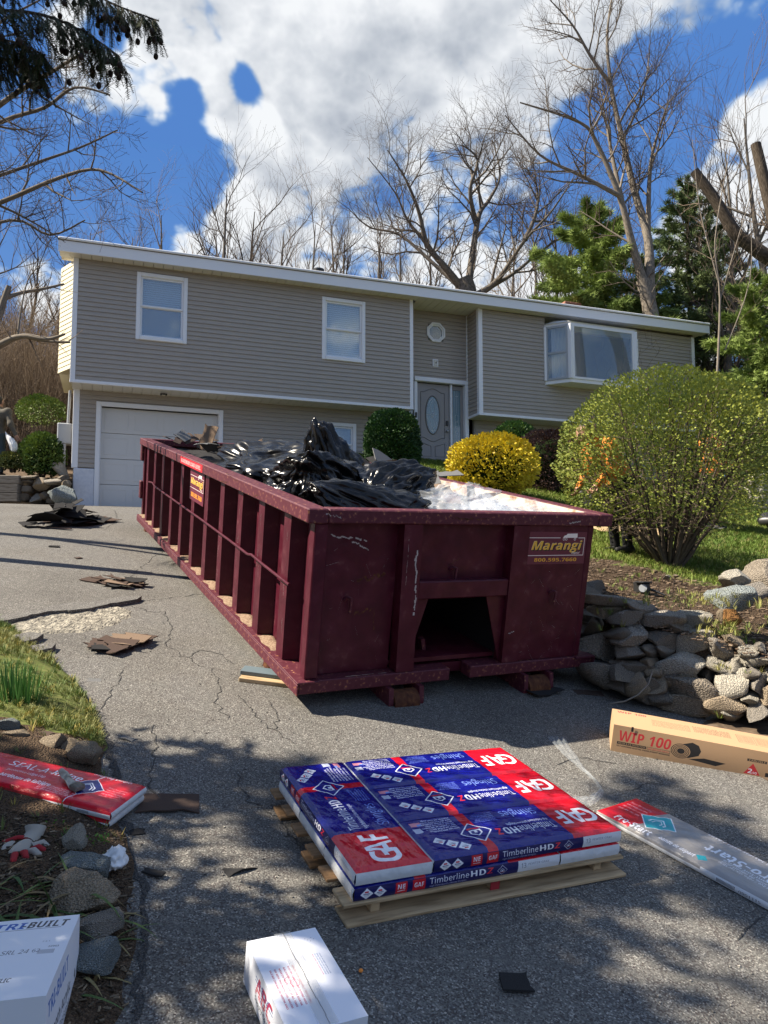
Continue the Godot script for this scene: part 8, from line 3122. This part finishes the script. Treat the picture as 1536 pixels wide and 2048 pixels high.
	bare_tree("sapling_tree", "thin pale saplings' stem rising bare before the bright pine", [[[Vector3(6.857, 3.489, -15.000), Vector3(7.017, 5.608, -15.000), Vector3(6.960, 6.902, -15.000), Vector3(7.349, 8.874, -15.000)], 0.03, 0.008], [[Vector3(7.017, 5.608, -15.000), Vector3(7.432, 6.901, -15.000), Vector3(7.972, 8.542, -15.000)], 0.016, 0.006], [[Vector3(6.991, 6.037, -15.000), Vector3(6.667, 7.555, -15.000), Vector3(6.561, 9.096, -15.000)], 0.016, 0.006], [[Vector3(7.082, 4.543, -15.000), Vector3(7.660, 6.037, -15.000), Vector3(7.721, 7.554, -15.000)], 0.014, 0.006]], M.bark_pale, M.twig_pale, 1, 8, 0.8, 0.45)
	# pines on the right
	var g0 := Color(0.10, 0.15, 0.04)
	var g1 := Color(0.28, 0.36, 0.10)
	settle(conifer(5, 6.6, 3.7, 900, 0.25, g0, g1, 0.05), "pine_tree", "bright yellow-green pine rising behind the right end of the roof", Vector3(6.974, 5.587, -24.000), 0.3)
	settle(conifer(7, 7.8, 2.6, 330, 0.22, Color(0.07, 0.11, 0.045), Color(0.19, 0.24, 0.10), 0.2), "pine_tree", "tall dark open pine behind the slender grey stem", Vector3(10.620, 5.817, -25.000), 1.0)
	settle(conifer(9, 3.4, 1.9, 480, 0.2, g0, g1, 0.05), "pine_tree", "light green pine with soft boughs at the right edge of the lawn", Vector3(9.967, 4.419, -19.000), 2.0)
	settle(conifer(11, 5.2, 2.3, 430, 0.22, Color(0.07, 0.11, 0.03), Color(0.20, 0.26, 0.08), 0.1), "pine_tree", "mid-green pine filling the gap between the roof's end and the bright pine", Vector3(9.710, 6.472, -27.000), 0.7)
	settle(conifer(13, 6.6, 2.6, 380, 0.22, Color(0.07, 0.11, 0.04), Color(0.19, 0.25, 0.08), 0.05), "pine_tree", "dark pine standing in shade beyond the tall pale boulder", Vector3(13.147, 6.513, -28.000), 2.6)
	settle(conifer(5, 5.2, 2.4, 430, 0.22, g0, g1, 0.05), "pine_tree", "soft green pine partly hidden beyond the right edge of the roof", Vector3(14.084, 5.748, -24.000), 0.3)
	hemlock()


func hemlock():
	# the hemlock that stands left of the viewer: its boughs hang into the view and shade the ground
	var foot := Vector3(-5.4, drive(-5.4, -1.2), -1.2)
	var t := thing("hemlock_tree", "overhanging hemlock whose coned boughs hang into the top left corner", "tree", foot)
	var tr := MB.new()
	limb(tr, [Vector3.ZERO, Vector3(0.05, 4.0, 0), Vector3(-0.05, 9.0, 0.1), Vector3(0, 14.0, 0)], 0.24, 0.03)
	var nd := MB.new()
	for k in 74:
		var u := lerpf(0.18, 0.98, k / 74.0)
		var y := 14.0 * u
		var a := k * 2.4
		var l := 3.6 * pow(1.0 - u, 0.6) * rr(0.7, 1.1) + 0.3
		var d := Vector3(cos(a), -0.08, sin(a)).normalized()
		var p0 := Vector3(0, y, 0)
		var e := p0 + d * l + Vector3(0, -0.10 * l, 0)
		# keep clear of the view itself; the boughs seen are built below
		var wp := foot + e
		if wp.z < -1.2 and wp.x > -0.75 * -wp.z - 0.4 and wp.y > -1.0:
			l *= 0.45
			e = p0 + d * l
		tr.tube(PackedVector3Array([p0, p0.lerp(e, 0.5) + Vector3(0, 0.08 * l, 0), e]), PackedFloat32Array([0.035, 0.02, 0.004]), 5)
		for q in int(150 * l):
			var v := pow(rr(0.03, 1.0), 0.75)
			var p := p0.lerp(e, v) + Vector3(rr(-1, 1), rr(-0.6, 0.25), rr(-1, 1)) * l * 0.17 * (1.0 - 0.5 * v)
			spray(nd, p, (d + Vector3(rr(-1, 1), rr(-1.0, 0.2), rr(-1, 1))).normalized(), rr(0.10, 0.22), Color(0.018, 0.035, 0.012).lerp(Color(0.05, 0.08, 0.025), rr(0, 1)), 0.19)
	obj("trunk", tr, M.bark_brown, t)
	# a second one stands behind the viewer's left shoulder; the near asphalt lies in its shade
	var mate := thing("hemlock_tree", "hemlock behind the viewer's left side whose shade falls on the near asphalt", "tree", Vector3(-5.9, drive(-5.9, 1.6), 1.6))
	obj("trunk", tr, M.bark_brown, mate)
	# boughs in view
	var wood := MB.new()
	var fine := MB.new()
	var cones := []
	var main := [[[Vector3(-4.286, 2.592, -3.600), Vector3(-2.682, 2.783, -3.500), Vector3(-2.029, 2.937, -3.400), Vector3(-1.540, 2.825, -3.300), Vector3(-1.259, 2.604, -3.200), Vector3(-1.031, 2.514, -3.200)], 0.018], [[Vector3(-4.269, 2.403, -3.600), Vector3(-2.520, 2.474, -3.300), Vector3(-1.885, 2.465, -3.100), Vector3(-1.523, 2.396, -3.000), Vector3(-1.305, 2.316, -3.000), Vector3(-1.134, 2.198, -3.000)], 0.016], [[Vector3(-4.496, 2.424, -3.800), Vector3(-2.810, 2.496, -3.700), Vector3(-2.229, 2.590, -3.600), Vector3(-1.921, 2.617, -3.600), Vector3(-1.765, 2.562, -3.600)], 0.014], [[Vector3(-4.541, 2.937, -3.800), Vector3(-2.772, 3.110, -3.600), Vector3(-1.889, 3.120, -3.400), Vector3(-1.472, 2.926, -3.300), Vector3(-1.215, 2.714, -3.200)], 0.016], [[Vector3(-3.769, 2.017, -3.400), Vector3(-2.465, 2.325, -3.300), Vector3(-1.963, 2.399, -3.200), Vector3(-1.680, 2.347, -3.100), Vector3(-1.452, 2.203, -3.000)], 0.014]]
	for mi in main.size():
		var line := [Vector3(0, main[mi][0][0].y - foot.y - 0.4, 0)]
		for p in main[mi][0]:
			line.append(p - foot)
		var g := limb(wood, line, main[mi][1], 0.0025, 6)
		var ps: PackedVector3Array = g[0]
		needles(fine, ps, 0.45)
		for k in 60:
			var u := lerpf(0.45, 0.985, (k + rr(0, 0.8)) / 60.0)
			var i := mini(int(u * (ps.size() - 1)), ps.size() - 2)
			var p := ps[i].lerp(ps[i + 1], u * (ps.size() - 1) - i)
			var tt := (ps[i + 1] - ps[i]).normalized()
			var side := tt.cross(Vector3.UP).normalized() * (1.0 if k % 2 else -1.0)
			var d := (tt * 0.7 + side * 0.65 + Vector3(0, rr(-0.55, 0.0), 0)).normalized()
			var l := rr(0.16, 0.42) * (1.15 - 0.85 * u)
			var q := PackedVector3Array([p])
			var w := PackedFloat32Array([0.0035])
			for s in 5:
				d = (d + Vector3(rr(-0.15, 0.15), -0.16, rr(-0.15, 0.15))).normalized()
				q.push_back(q[-1] + d * l / 5.0)
				w.push_back(0.0035 * (1.0 - 0.16 * (s + 1)))
			wood.tube(q, w, 4)
			needles(fine, q, 0.0)
			for j in 8:
				var n := q[1 + j % 4].lerp(q[2 + j % 4], rr(0, 0.9))
				var dd := (d + Vector3(rr(-1, 1), rr(-0.9, 0.1), rr(-1, 1)) * 0.8).normalized()
				var q2 := PackedVector3Array([n, n + dd * l * 0.22, n + dd * l * 0.4 + Vector3(0, -0.02, 0)])
				wood.tube(q2, PackedFloat32Array([0.002, 0.0016, 0.001]), 3)
				needles(fine, q2, 0.0)
				if rr(0, 1) < 0.07:
					cones.append(q2[2])
	obj("bough", wood, M.bark_brown, t)
	var cm0 := nd.mesh()
	obj("crown", cm0, M.needle, t)
	obj("crown", cm0, M.needle, mate)
	mate.rotation.y = 2.1
	obj("needles", fine, M.needle, t)
	var cm := MB.new()
	blob(cm, 2, func(d: Vector3): return d * Vector3(0.011, 0.015, 0.011) * (1.0 + 0.12 * sin(d.y * 22.0) * cos(atan2(d.x, d.z) * 5.0)))
	var cmesh := cm.mesh()
	for i in mini(cones.size(), 120):
		var c := obj("seed_cone", cmesh, M.cone, t)
		c.position = cones[i] + Vector3(0, -0.012, 0)


func needles(b: MB, ps: PackedVector3Array, from: float):
	for i in ps.size() - 1:
		if float(i) / ps.size() < from:
			continue
		var t := (ps[i + 1] - ps[i])
		var n := int(t.length() / 0.0034)
		var d := t.normalized()
		var side := d.cross(Vector3.UP).normalized()
		for k in n:
			var p := ps[i] + t * (k / float(n))
			b.col = Color(0.02, 0.035, 0.014).lerp(Color(0.05, 0.07, 0.025), rr(0, 1))
			var g := (d * 0.55 + side * (1.0 if k % 2 else -1.0) * rr(0.6, 1.0) + Vector3.UP * rr(-0.15, 0.35)).normalized()
			var w := d * 0.0021
			var a := b.v.size()
			var nn := d.cross(g).normalized()
			b.vert(p - w, nn, Vector2.ZERO)
			b.vert(p + w, nn, Vector2.ZERO)
			b.vert(p + g * rr(0.011, 0.019), nn, Vector2.ZERO)
			b.ix.append_array([a, a + 2, a + 1])
	b.col = Color.WHITE


func make_woods():
	# upright woodland trees behind the house, each its own copy
	var protos := [wild_tree(101, 9.0, 2, 10, 0.55, M.twig, M.bark_grey), wild_tree(102, 9.0, 2, 9, 0.7, M.twig, M.bark_brown, 0.03), wild_tree(103, 8.0, 2, 9, 0.45, M.twig_pale, M.bark_grey, -0.03)]
	var seat := func(px: float, dist: float, top: float) -> Array:
		# foot on the hillside, height so that the tip reaches the given line of sight
		var x := (px - 768.0) / 1475.0 * dist
		var foot := minf(terrace(x, -dist), 12.0) - 0.1
		var a := deg_to_rad(4.486)
		var yc := (1024.0 - top) / 1475.0
		var tip := (yc * cos(a) + sin(a)) / -(yc * sin(a) - cos(a)) * dist
		return [Vector3(x, foot, -dist), maxf(3.0, tip - foot)]
	var i := 0
	for q in [[440, 30, 330, "slim dark bare tree, tallest above the left half of the roof"], [500, 31, 372, "bare tree just right of the tallest one above the left roof"], [316, 32, 400, "round-crowned bare tree above the left upper window"], [250, 34, 440, "small bare tree nearest the left end of the roof"], [560, 33, 415, "bare tree with pale twigs above the roof's middle left"], [610, 30, 405, "bare tree above the right upper window"], [660, 34, 400, "bare tree left of the round roof vent's line"], [700, 32, 430, "thin bare tree above the roof vent"], [745, 36, 415, "grey bare tree between roof vent and oak"], [800, 36, 440, "faint bare tree behind the oak's low left limb"], [860, 38, 420, "tall faint bare tree behind the oak's fork"], [1020, 35, 430, "bare tree behind the oak's right limb"], [1075, 33, 410, "bare tree between the oak and the bright pine"], [1120, 36, 390, "bare tree just left of the pale forked tree"],
		[180, 30, 430, "bare tree behind the house's left gable"], [110, 26, 470, "bare tree rising from the brush left of the house"], [40, 24, 450, "bare tree at the far left of the brush"], [-30, 28, 380, "bare tree cut by the photo's left side"], [1480, 24, 250, "tall thin bare tree behind the leaning lopped trunk"], [1420, 26, 300, "thin bare tree between the pines"], [1550, 22, 180, "bare tree cut by the photo's right side"], [1250, 34, 420, "bare tree behind the pale forked tree's stems"]]:
		var s: Array = seat.call(q[0], q[1], q[2])
		var k := i % 3
		var h: float = [9.0, 9.0, 8.0][k]
		var sc: float = s[1] / h
		if i < 3:
			settle(protos[k], "woodland_tree", q[3], s[0], rr(0, TAU), sc, "bare woodland trees behind the house")
		else:
			copy(protos[k], Transform3D(Basis(Vector3.UP, rr(0, TAU)) * Basis.from_scale(Vector3(sc * rr(0.85, 1.0), sc, sc * rr(0.85, 1.0))), s[0]), q[3], "bare woodland trees behind the house")
		i += 1
	# brushwood on the slope: thin stems nobody could count
	var st := MB.new()
	var fi := MB.new()
	rng.seed = 404
	for k in 5:
		var p := Vector3(rr(-0.15, 0.15), 0, rr(-0.15, 0.15))
		var g := limb(st, [p, p + Vector3(rr(-0.3, 0.3), 1.2, rr(-0.3, 0.3)), p + Vector3(rr(-0.8, 0.8), 2.6, rr(-0.8, 0.8))], 0.014, 0.003, 4)
		sprout(st, st, g[0], g[1], 1, 6, 0.8, 0.3, 0.15)
	var places := []
	var tints := []
	for k in 1500:
		var d := rr(17.5, 36.0)
		var px := rr(-160, 240) if k < 520 else rr(240, 1250)
		var x := (px - 768.0) / 1475.0 * d
		if px >= 240 and d < 30.0:
			d += 12.0
			x = (px - 768.0) / 1475.0 * d
		places.append(Transform3D(Basis(Vector3.UP, rr(0, TAU)) * Basis.from_scale(Vector3.ONE * rr(0.8, 1.7)), Vector3(x, minf(terrace(x, -d), 12.0) - 0.1, -d)))
		tints.append(Color.WHITE)
	scatter("brushwood", st.mesh(), M.twig_pale, places, tints)
	places = []
	for k in 260:
		var d := rr(20.0, 34.0)
		var px := rr(1180, 1800)
		var x := (px - 768.0) / 1475.0 * d
		places.append(Transform3D(Basis(Vector3.UP, rr(0, TAU)) * Basis.from_scale(Vector3.ONE * rr(0.7, 1.4)), Vector3(x, minf(terrace(x, -d), 12.0) - 0.1, -d)))
	scatter("pinewood_brush", st.mesh(), M.twig, places, tints.slice(0, 260))

# ------------------------------------------------------------------ people
# a body from joints: bones are [joint, joint, radius, radius]; fields are joined smoothly and meshed with surface nets
func body_mesh(bones: Array, cell: float, soft: float, b: MB):
	var lo := Vector3.ONE * 1e9
	var hi := -lo
	for q in bones:
		for k in 2:
			var r: float = q[2 + k] + soft + cell * 2
			lo = lo.min(q[k] - Vector3.ONE * r)
			hi = hi.max(q[k] + Vector3.ONE * r)
	var n := Vector3i(((hi - lo) / cell).ceil()) + Vector3i.ONE
	var f := PackedFloat32Array()
	f.resize(n.x * n.y * n.z)
	f.fill(1.0)
	for q in bones:
		var a: Vector3 = q[0]
		var e: Vector3 = q[1]
		var ra: float = q[2]
		var rb: float = q[3]
		var m := maxf(ra, rb) + soft * 2.0 + cell * 2.0
		var i0 := Vector3i(((a.min(e) - Vector3.ONE * m - lo) / cell).floor()).clamp(Vector3i.ZERO, n - Vector3i.ONE)
		var i1 := Vector3i(((a.max(e) + Vector3.ONE * m - lo) / cell).ceil()).clamp(Vector3i.ZERO, n - Vector3i.ONE)
		var ab := e - a
		var l2 := maxf(ab.length_squared(), 1e-9)
		for z in range(i0.z, i1.z + 1):
			for y in range(i0.y, i1.y + 1):
				for x in range(i0.x, i1.x + 1):
					var p := lo + Vector3(x, y, z) * cell
					var t := clampf((p - a).dot(ab) / l2, 0.0, 1.0)
					var d := p.distance_to(a + ab * t) - lerpf(ra, rb, t)
					var id := (z * n.y + y) * n.x + x
					var o := f[id]
					var h := maxf(soft - absf(o - d), 0.0) / soft
					f[id] = minf(o, d) - h * h * soft * 0.25
	var idx := {}
	var base := b.v.size()
	for z in n.z - 1:
		for y in n.y - 1:
			for x in n.x - 1:
				var inside := 0
				var sum := Vector3.ZERO
				var cnt := 0
				var v := []
				for k in 8:
					var val := f[((z + (k >> 2)) * n.y + y + ((k >> 1) & 1)) * n.x + x + (k & 1)]
					v.append(val)
					if val < 0.0:
						inside += 1
				if inside == 0 or inside == 8:
					continue
				for e in [[0, 1], [2, 3], [4, 5], [6, 7], [0, 2], [1, 3], [4, 6], [5, 7], [0, 4], [1, 5], [2, 6], [3, 7]]:
					var va: float = v[e[0]]
					var vb: float = v[e[1]]
					if (va < 0.0) != (vb < 0.0):
						var t := va / (va - vb)
						var pa := Vector3(e[0] & 1, (e[0] >> 1) & 1, e[0] >> 2)
						var pb := Vector3(e[1] & 1, (e[1] >> 1) & 1, e[1] >> 2)
						sum += pa.lerp(pb, t)
						cnt += 1
				idx[(z * n.y + y) * n.x + x] = b.vert(lo + (Vector3(x, y, z) + sum / cnt) * cell, Vector3.UP, Vector2.ZERO)
	for z in range(1, n.z - 1):
		for y in range(1, n.y - 1):
			for x in range(1, n.x - 1):
				var id := (z * n.y + y) * n.x + x
				var s := f[id] < 0.0
				for k in 3:
					var step: int = [1, n.x, n.x * n.y][k]
					if (f[id + step] < 0.0) == s:
						continue
					var u: int = [n.x, n.x * n.y, 1][k]
					var w: int = [n.x * n.y, 1, n.x][k]
					var q := [idx[id - u - w], idx[id - w], idx[id], idx[id - u]]
					if not s:
						q.reverse()
					b.ix.append_array([q[0], q[2], q[1], q[0], q[3], q[2]])
	b.smooth(base)


func figure(label: String, at: Vector3, turn: float, J: Dictionary, shirt: Material, trousers: Material, hair_cut := true):
	var t := thing("person", label, "person", at, Basis(Vector3.UP, turn))
	var b := MB.new()
	# skin: head, neck, hands
	var hd: Vector3 = J.head
	var nk: Vector3 = J.neck
	body_mesh([[nk + (nk - hd) * 0.3, hd.lerp(nk, 0.35), 0.058, 0.055], [hd + Vector3(0, 0.03, 0), hd + Vector3(0, -0.05, 0) + J.face * 0.02, 0.092, 0.07], [hd + J.face * 0.095, hd + J.face * 0.1 + Vector3(0, -0.02, 0), 0.014, 0.017], [hd + J.face.cross(Vector3.UP) * 0.088, hd + J.face.cross(Vector3.UP) * 0.092 + Vector3(0, -0.03, 0), 0.018, 0.014], [hd - J.face.cross(Vector3.UP) * 0.088, hd - J.face.cross(Vector3.UP) * 0.092 + Vector3(0, -0.03, 0), 0.018, 0.014]], 0.012, 0.03, b)
	obj("head", b, M.skin, t)
	for s in ["l", "r"]:
		b = MB.new()
		var w: Vector3 = J["wrist_" + s]
		var e: Vector3 = J["elbow_" + s]
		var d := (w - e).normalized()
		var side := d.cross(J.face).normalized()
		var nn := side.cross(d).normalized()
		body_mesh([[w - d * 0.03, w + d * 0.03, 0.028, 0.034], [w + d * 0.03 + side * 0.015, w + d * 0.085 + side * 0.02, 0.022, 0.018], [w + d * 0.03 - side * 0.015, w + d * 0.085 - side * 0.02, 0.022, 0.018]], 0.007, 0.015, b)
		for k in 4:
			var o := w + d * 0.085 + side * (0.027 - 0.018 * k)
			var l: float = [0.06, 0.075, 0.08, 0.07][k]
			body_mesh([[o, o + d * l * 0.5 + nn * 0.01, 0.0095, 0.009], [o + d * l * 0.5 + nn * 0.01, o + d * l * 0.75 + nn * 0.035, 0.009, 0.0075]], 0.005, 0.004, b)
		var o2 := w + d * 0.03 - side * 0.03
		body_mesh([[o2, o2 - side * 0.025 + d * 0.03 + nn * 0.01, 0.012, 0.010], [o2 - side * 0.025 + d * 0.03 + nn * 0.01, o2 - side * 0.03 + d * 0.065 + nn * 0.02, 0.010, 0.008]], 0.005, 0.005, b)
		obj("hand", b, M.skin, t)
	b = MB.new()
	body_mesh([[J.hip, J.chest, 0.15, 0.165], [J.chest, J.shoulder_l, 0.15, 0.085], [J.chest, J.shoulder_r, 0.15, 0.085], [J.chest, nk, 0.13, 0.07], [J.shoulder_l, J.elbow_l, 0.075, 0.055], [J.elbow_l, J.wrist_l, 0.054, 0.04], [J.shoulder_r, J.elbow_r, 0.075, 0.055], [J.elbow_r, J.wrist_r, 0.054, 0.04], [J.hip + Vector3(0.06, -0.05, 0), J.hip + Vector3(-0.06, -0.05, 0), 0.14, 0.14]], 0.018, 0.07, b)
	obj("shirt", b, shirt, t)
	b = MB.new()
	body_mesh([[J.hip + Vector3(-0.07, -0.06, 0), J.hip + Vector3(0.07, -0.06, 0), 0.135, 0.135], [J.hip + Vector3(-0.09, -0.1, 0), J.knee_l, 0.10, 0.07], [J.knee_l, J.ankle_l, 0.068, 0.058], [J.hip + Vector3(0.09, -0.1, 0), J.knee_r, 0.10, 0.07], [J.knee_r, J.ankle_r, 0.068, 0.058]], 0.018, 0.05, b)
	obj("trousers", b, trousers, t)
	for s in ["l", "r"]:
		b = MB.new()
		var a: Vector3 = J["ankle_" + s]
		var fd: Vector3 = Vector3(J.face.x, 0, J.face.z).normalized()
		body_mesh([[a + Vector3(0, -0.01, 0), Vector3(a.x, 0.045, a.z) - fd * 0.04, 0.05, 0.045], [Vector3(a.x, 0.045, a.z) - fd * 0.04, Vector3(a.x, 0.035, a.z) + fd * 0.15, 0.045, 0.034]], 0.014, 0.03, b)
		obj("shoe", b, M.shoe, t)
	if hair_cut:
		b = MB.new()
		body_mesh([[hd + Vector3(0, 0.045, 0) - J.face * 0.025, hd - J.face * 0.045, 0.092, 0.085]], 0.014, 0.02, b)
		obj("hair", b, M.hair, t)
	return t


func make_people():
	# roofer bending forward behind the spreading bush
	figure("person in orange shirt and black trousers bending forward behind the spreading bush", Vector3(2.839, 0.199, -8.848), -1.2, {"hip": Vector3(0, 0.93, 0), "chest": Vector3(0, 1.2, 0.22), "neck": Vector3(0, 1.34, 0.35), "head": Vector3(0, 1.40, 0.5), "face": Vector3(0, -0.45, 0.89).normalized(), "shoulder_l": Vector3(-0.2, 1.25, 0.27), "shoulder_r": Vector3(0.2, 1.25, 0.27), "elbow_l": Vector3(-0.24, 0.97, 0.3), "elbow_r": Vector3(0.24, 0.97, 0.3), "wrist_l": Vector3(-0.18, 0.78, 0.46), "wrist_r": Vector3(0.18, 0.78, 0.46), "knee_l": Vector3(-0.1, 0.5, 0.04), "knee_r": Vector3(0.1, 0.5, 0.02), "ankle_l": Vector3(-0.1, 0.09, 0.0), "ankle_r": Vector3(0.1, 0.09, -0.02)}, M.shirt_orange, M.trousers_black)
	figure("person in orange shirt hidden behind the right half of the spreading bush", Vector3(5.275, 0.633, -11.830), 0.6, {"hip": Vector3(0, 0.93, 0), "chest": Vector3(0, 1.26, 0.05), "neck": Vector3(0, 1.47, 0.06), "head": Vector3(0, 1.62, 0.1), "face": Vector3(0, -0.15, 0.99).normalized(), "shoulder_l": Vector3(-0.2, 1.38, 0.05), "shoulder_r": Vector3(0.2, 1.38, 0.05), "elbow_l": Vector3(-0.25, 1.12, 0.12), "elbow_r": Vector3(0.25, 1.12, 0.12), "wrist_l": Vector3(-0.16, 1.0, 0.33), "wrist_r": Vector3(0.16, 1.0, 0.33), "knee_l": Vector3(-0.1, 0.5, 0.03), "knee_r": Vector3(0.1, 0.5, 0.03), "ankle_l": Vector3(-0.1, 0.09, 0.0), "ankle_r": Vector3(0.1, 0.09, 0.0)}, M.shirt_orange, M.trousers_black)
	# man at the left edge, seen from behind, holding a white bag
	var m := Vector3(-8.264, 2.001, -15.600)
	figure("person in olive shirt and teal trousers at the left edge, one arm hanging out", m, PI - 0.15, {"hip": Vector3(0.03, 0.93, 0), "chest": Vector3(0.02, 1.26, 0.03), "neck": Vector3(0.03, 1.46, 0.04), "head": Vector3(0.06, 1.61, 0.08), "face": Vector3(0.1, -0.2, 0.97).normalized(), "shoulder_l": Vector3(-0.19, 1.38, 0.03), "shoulder_r": Vector3(0.22, 1.38, 0.03), "elbow_l": Vector3(-0.31, 1.1, -0.02), "elbow_r": Vector3(0.26, 1.1, 0.1), "wrist_l": Vector3(-0.43, 0.87, 0.0), "wrist_r": Vector3(0.2, 0.95, 0.3), "knee_l": Vector3(-0.1, 0.5, 0.03), "knee_r": Vector3(0.12, 0.5, 0.06), "ankle_l": Vector3(-0.1, 0.09, 0.0), "ankle_r": Vector3(0.13, 0.09, 0.03)}, M.shirt_olive, M.trousers_teal)
	var bag := crumpled(3, Vector3(0.07, 0.2, 0.06), 71, 0.15, Vector3(-0.2, 0.6, 0))
	var o := obj("white_bag", bag, M.film_white)
	o.transform = Transform3D(Basis(Vector3(0, 0, 1), 0.45), Vector3(-7.865, 2.630, -15.500))
	tag(o, "crumpled white plastic bag hanging beside the man at the left edge", "plastic bag")


func make_lawn_items():
	# sheet of plywood flat on the lawn
	var b := MB.new()
	b.box(Vector3.ZERO, Vector3(1.3, 0.012, 0.6), Basis.IDENTITY, 0.003)
	var p := Vector3(3.492, 0.518, -10.462)
	var o := obj("plywood_sheet", b, M.plywood)
	o.transform = Transform3D(slope_basis(p.x, p.z, Vector3(0.96, 0, -0.28).normalized(), terrace), p + Vector3(0, 0.05, 0))
	tag(o, "tan plywood sheet lying flat on the lawn behind the bending worker", "plywood sheet")
	# siding strips and debris beyond the lawn
	for q in [[Vector3(7.309, 1.761, -17.387), Vector3(8.546, 1.663, -17.627), M.white_trim, "long white trim strip in the debris row beyond the lawn"], [Vector3(6.475, 1.470, -15.799), Vector3(7.690, 1.419, -16.212), M.plastic_grey, "pale grey trim strip nearest the lawn in the debris row"], [Vector3(8.053, 1.783, -17.857), Vector3(9.283, 1.602, -17.757), M.shingle_brown, "brown torn board in the debris row below the tall pale boulder"], [Vector3(7.357, 1.647, -16.957), Vector3(8.688, 1.597, -17.434), M.wood_brown, "rusty plank in the middle of the debris row beyond the lawn"]]:
		b = MB.new()
		b.bar(q[0] + Vector3(0, 0.08, 0), q[1] + Vector3(0, 0.1, 0), 0.09, 0.03, Vector3.UP, 0.004)
		tag(obj("debris_strip", b, q[2]), q[3], "debris", "debris row beyond the lawn")
	for k in 16:
		var c := Vector3(7.359, 1.431, -16.090).lerp(Vector3(9.643, 1.589, -17.889), rr(0, 1)) + Vector3(0, 0.03 + rr(0, 0.12), rr(-0.3, 0.3))
		var s := obj("torn_shingle", shingle_piece(rr(0.25, 0.5), rr(0.15, 0.3)), M.shingle_black if k % 3 else M.shingle_grey)
		s.transform = Transform3D(Basis(Vector3.UP, rr(0, TAU)) * Basis(Vector3.RIGHT, rr(-0.3, 0.3)), c)
		tag(s, "torn %s shingle in the debris row beyond the lawn" % ("black" if k % 3 else "grey"), "shingle scrap", "black shingles in the debris row")
	for q in [[Vector3(5.265, 0.572, -11.582), 0.16, M.shingle_grey, "grey shingle scrap flat on the lawn right of the spreading bush"], [Vector3(5.819, 0.738, -12.530), 0.1, M.shingle_black, "small black scrap on the lawn above the grey shingle scrap"], [Vector3(6.051, 0.889, -13.253), 0.12, M.shingle_black, "thin dark scrap highest on the lawn right of the spreading bush"]]:
		var s := obj("torn_shingle", shingle_piece(q[1], q[1] * 0.6), q[2])
		s.position = q[0] + Vector3(0, 0.06, 0)
		tag(s, q[3], "shingle scrap")
	# black bucket lying at the right edge, dark bin behind the dumpster corner
	var t := thing("black_bucket", "black plastic bucket lying on the lawn at the right edge", "bucket", Vector3(6.742, 0.705, -12.865) + Vector3(0, 0.12, 0), Basis(Vector3.UP, 0.7) * Basis(Vector3(0, 0, 1), 1.4))
	b = MB.new()
	b.tube(PackedVector3Array([Vector3(0, -0.17, 0), Vector3(0, -0.165, 0), Vector3(0, 0.16, 0), Vector3(0, 0.17, 0), Vector3(0, 0.16, 0), Vector3(0, -0.15, 0)]), PackedFloat32Array([0.02, 0.115, 0.14, 0.15, 0.13, 0.11]), 24)
	obj("pail", b, M.black_metal, t)
	b = MB.new()
	b.tube(PackedVector3Array([Vector3(0.145, 0.13, 0), Vector3(0.13, 0.2, 0.1), Vector3(0, 0.24, 0.16), Vector3(-0.13, 0.2, 0.1), Vector3(-0.145, 0.13, 0)]), PackedFloat32Array([0.004, 0.004, 0.004, 0.004, 0.004]), 6)
	obj("handle", b, M.steel, t)
	t = thing("tool_case", "black tool case standing open on the lawn behind the dumpster's near right corner", "tool case", Vector3(3.423, 0.880, -11.876), Basis(Vector3.UP, 0.4))
	b = MB.new()
	b.box(Vector3(0, 0.16, 0), Vector3(0.4, 0.28, 0.3), Basis.IDENTITY, 0.03)
	obj("case_body", b, M.black_metal, t)
	b = MB.new()
	b.box(Vector3(0, 0.33, -0.08), Vector3(0.4, 0.05, 0.28), Basis(Vector3.RIGHT, 0.5), 0.02)
	obj("lid", b, M.black_metal, t)
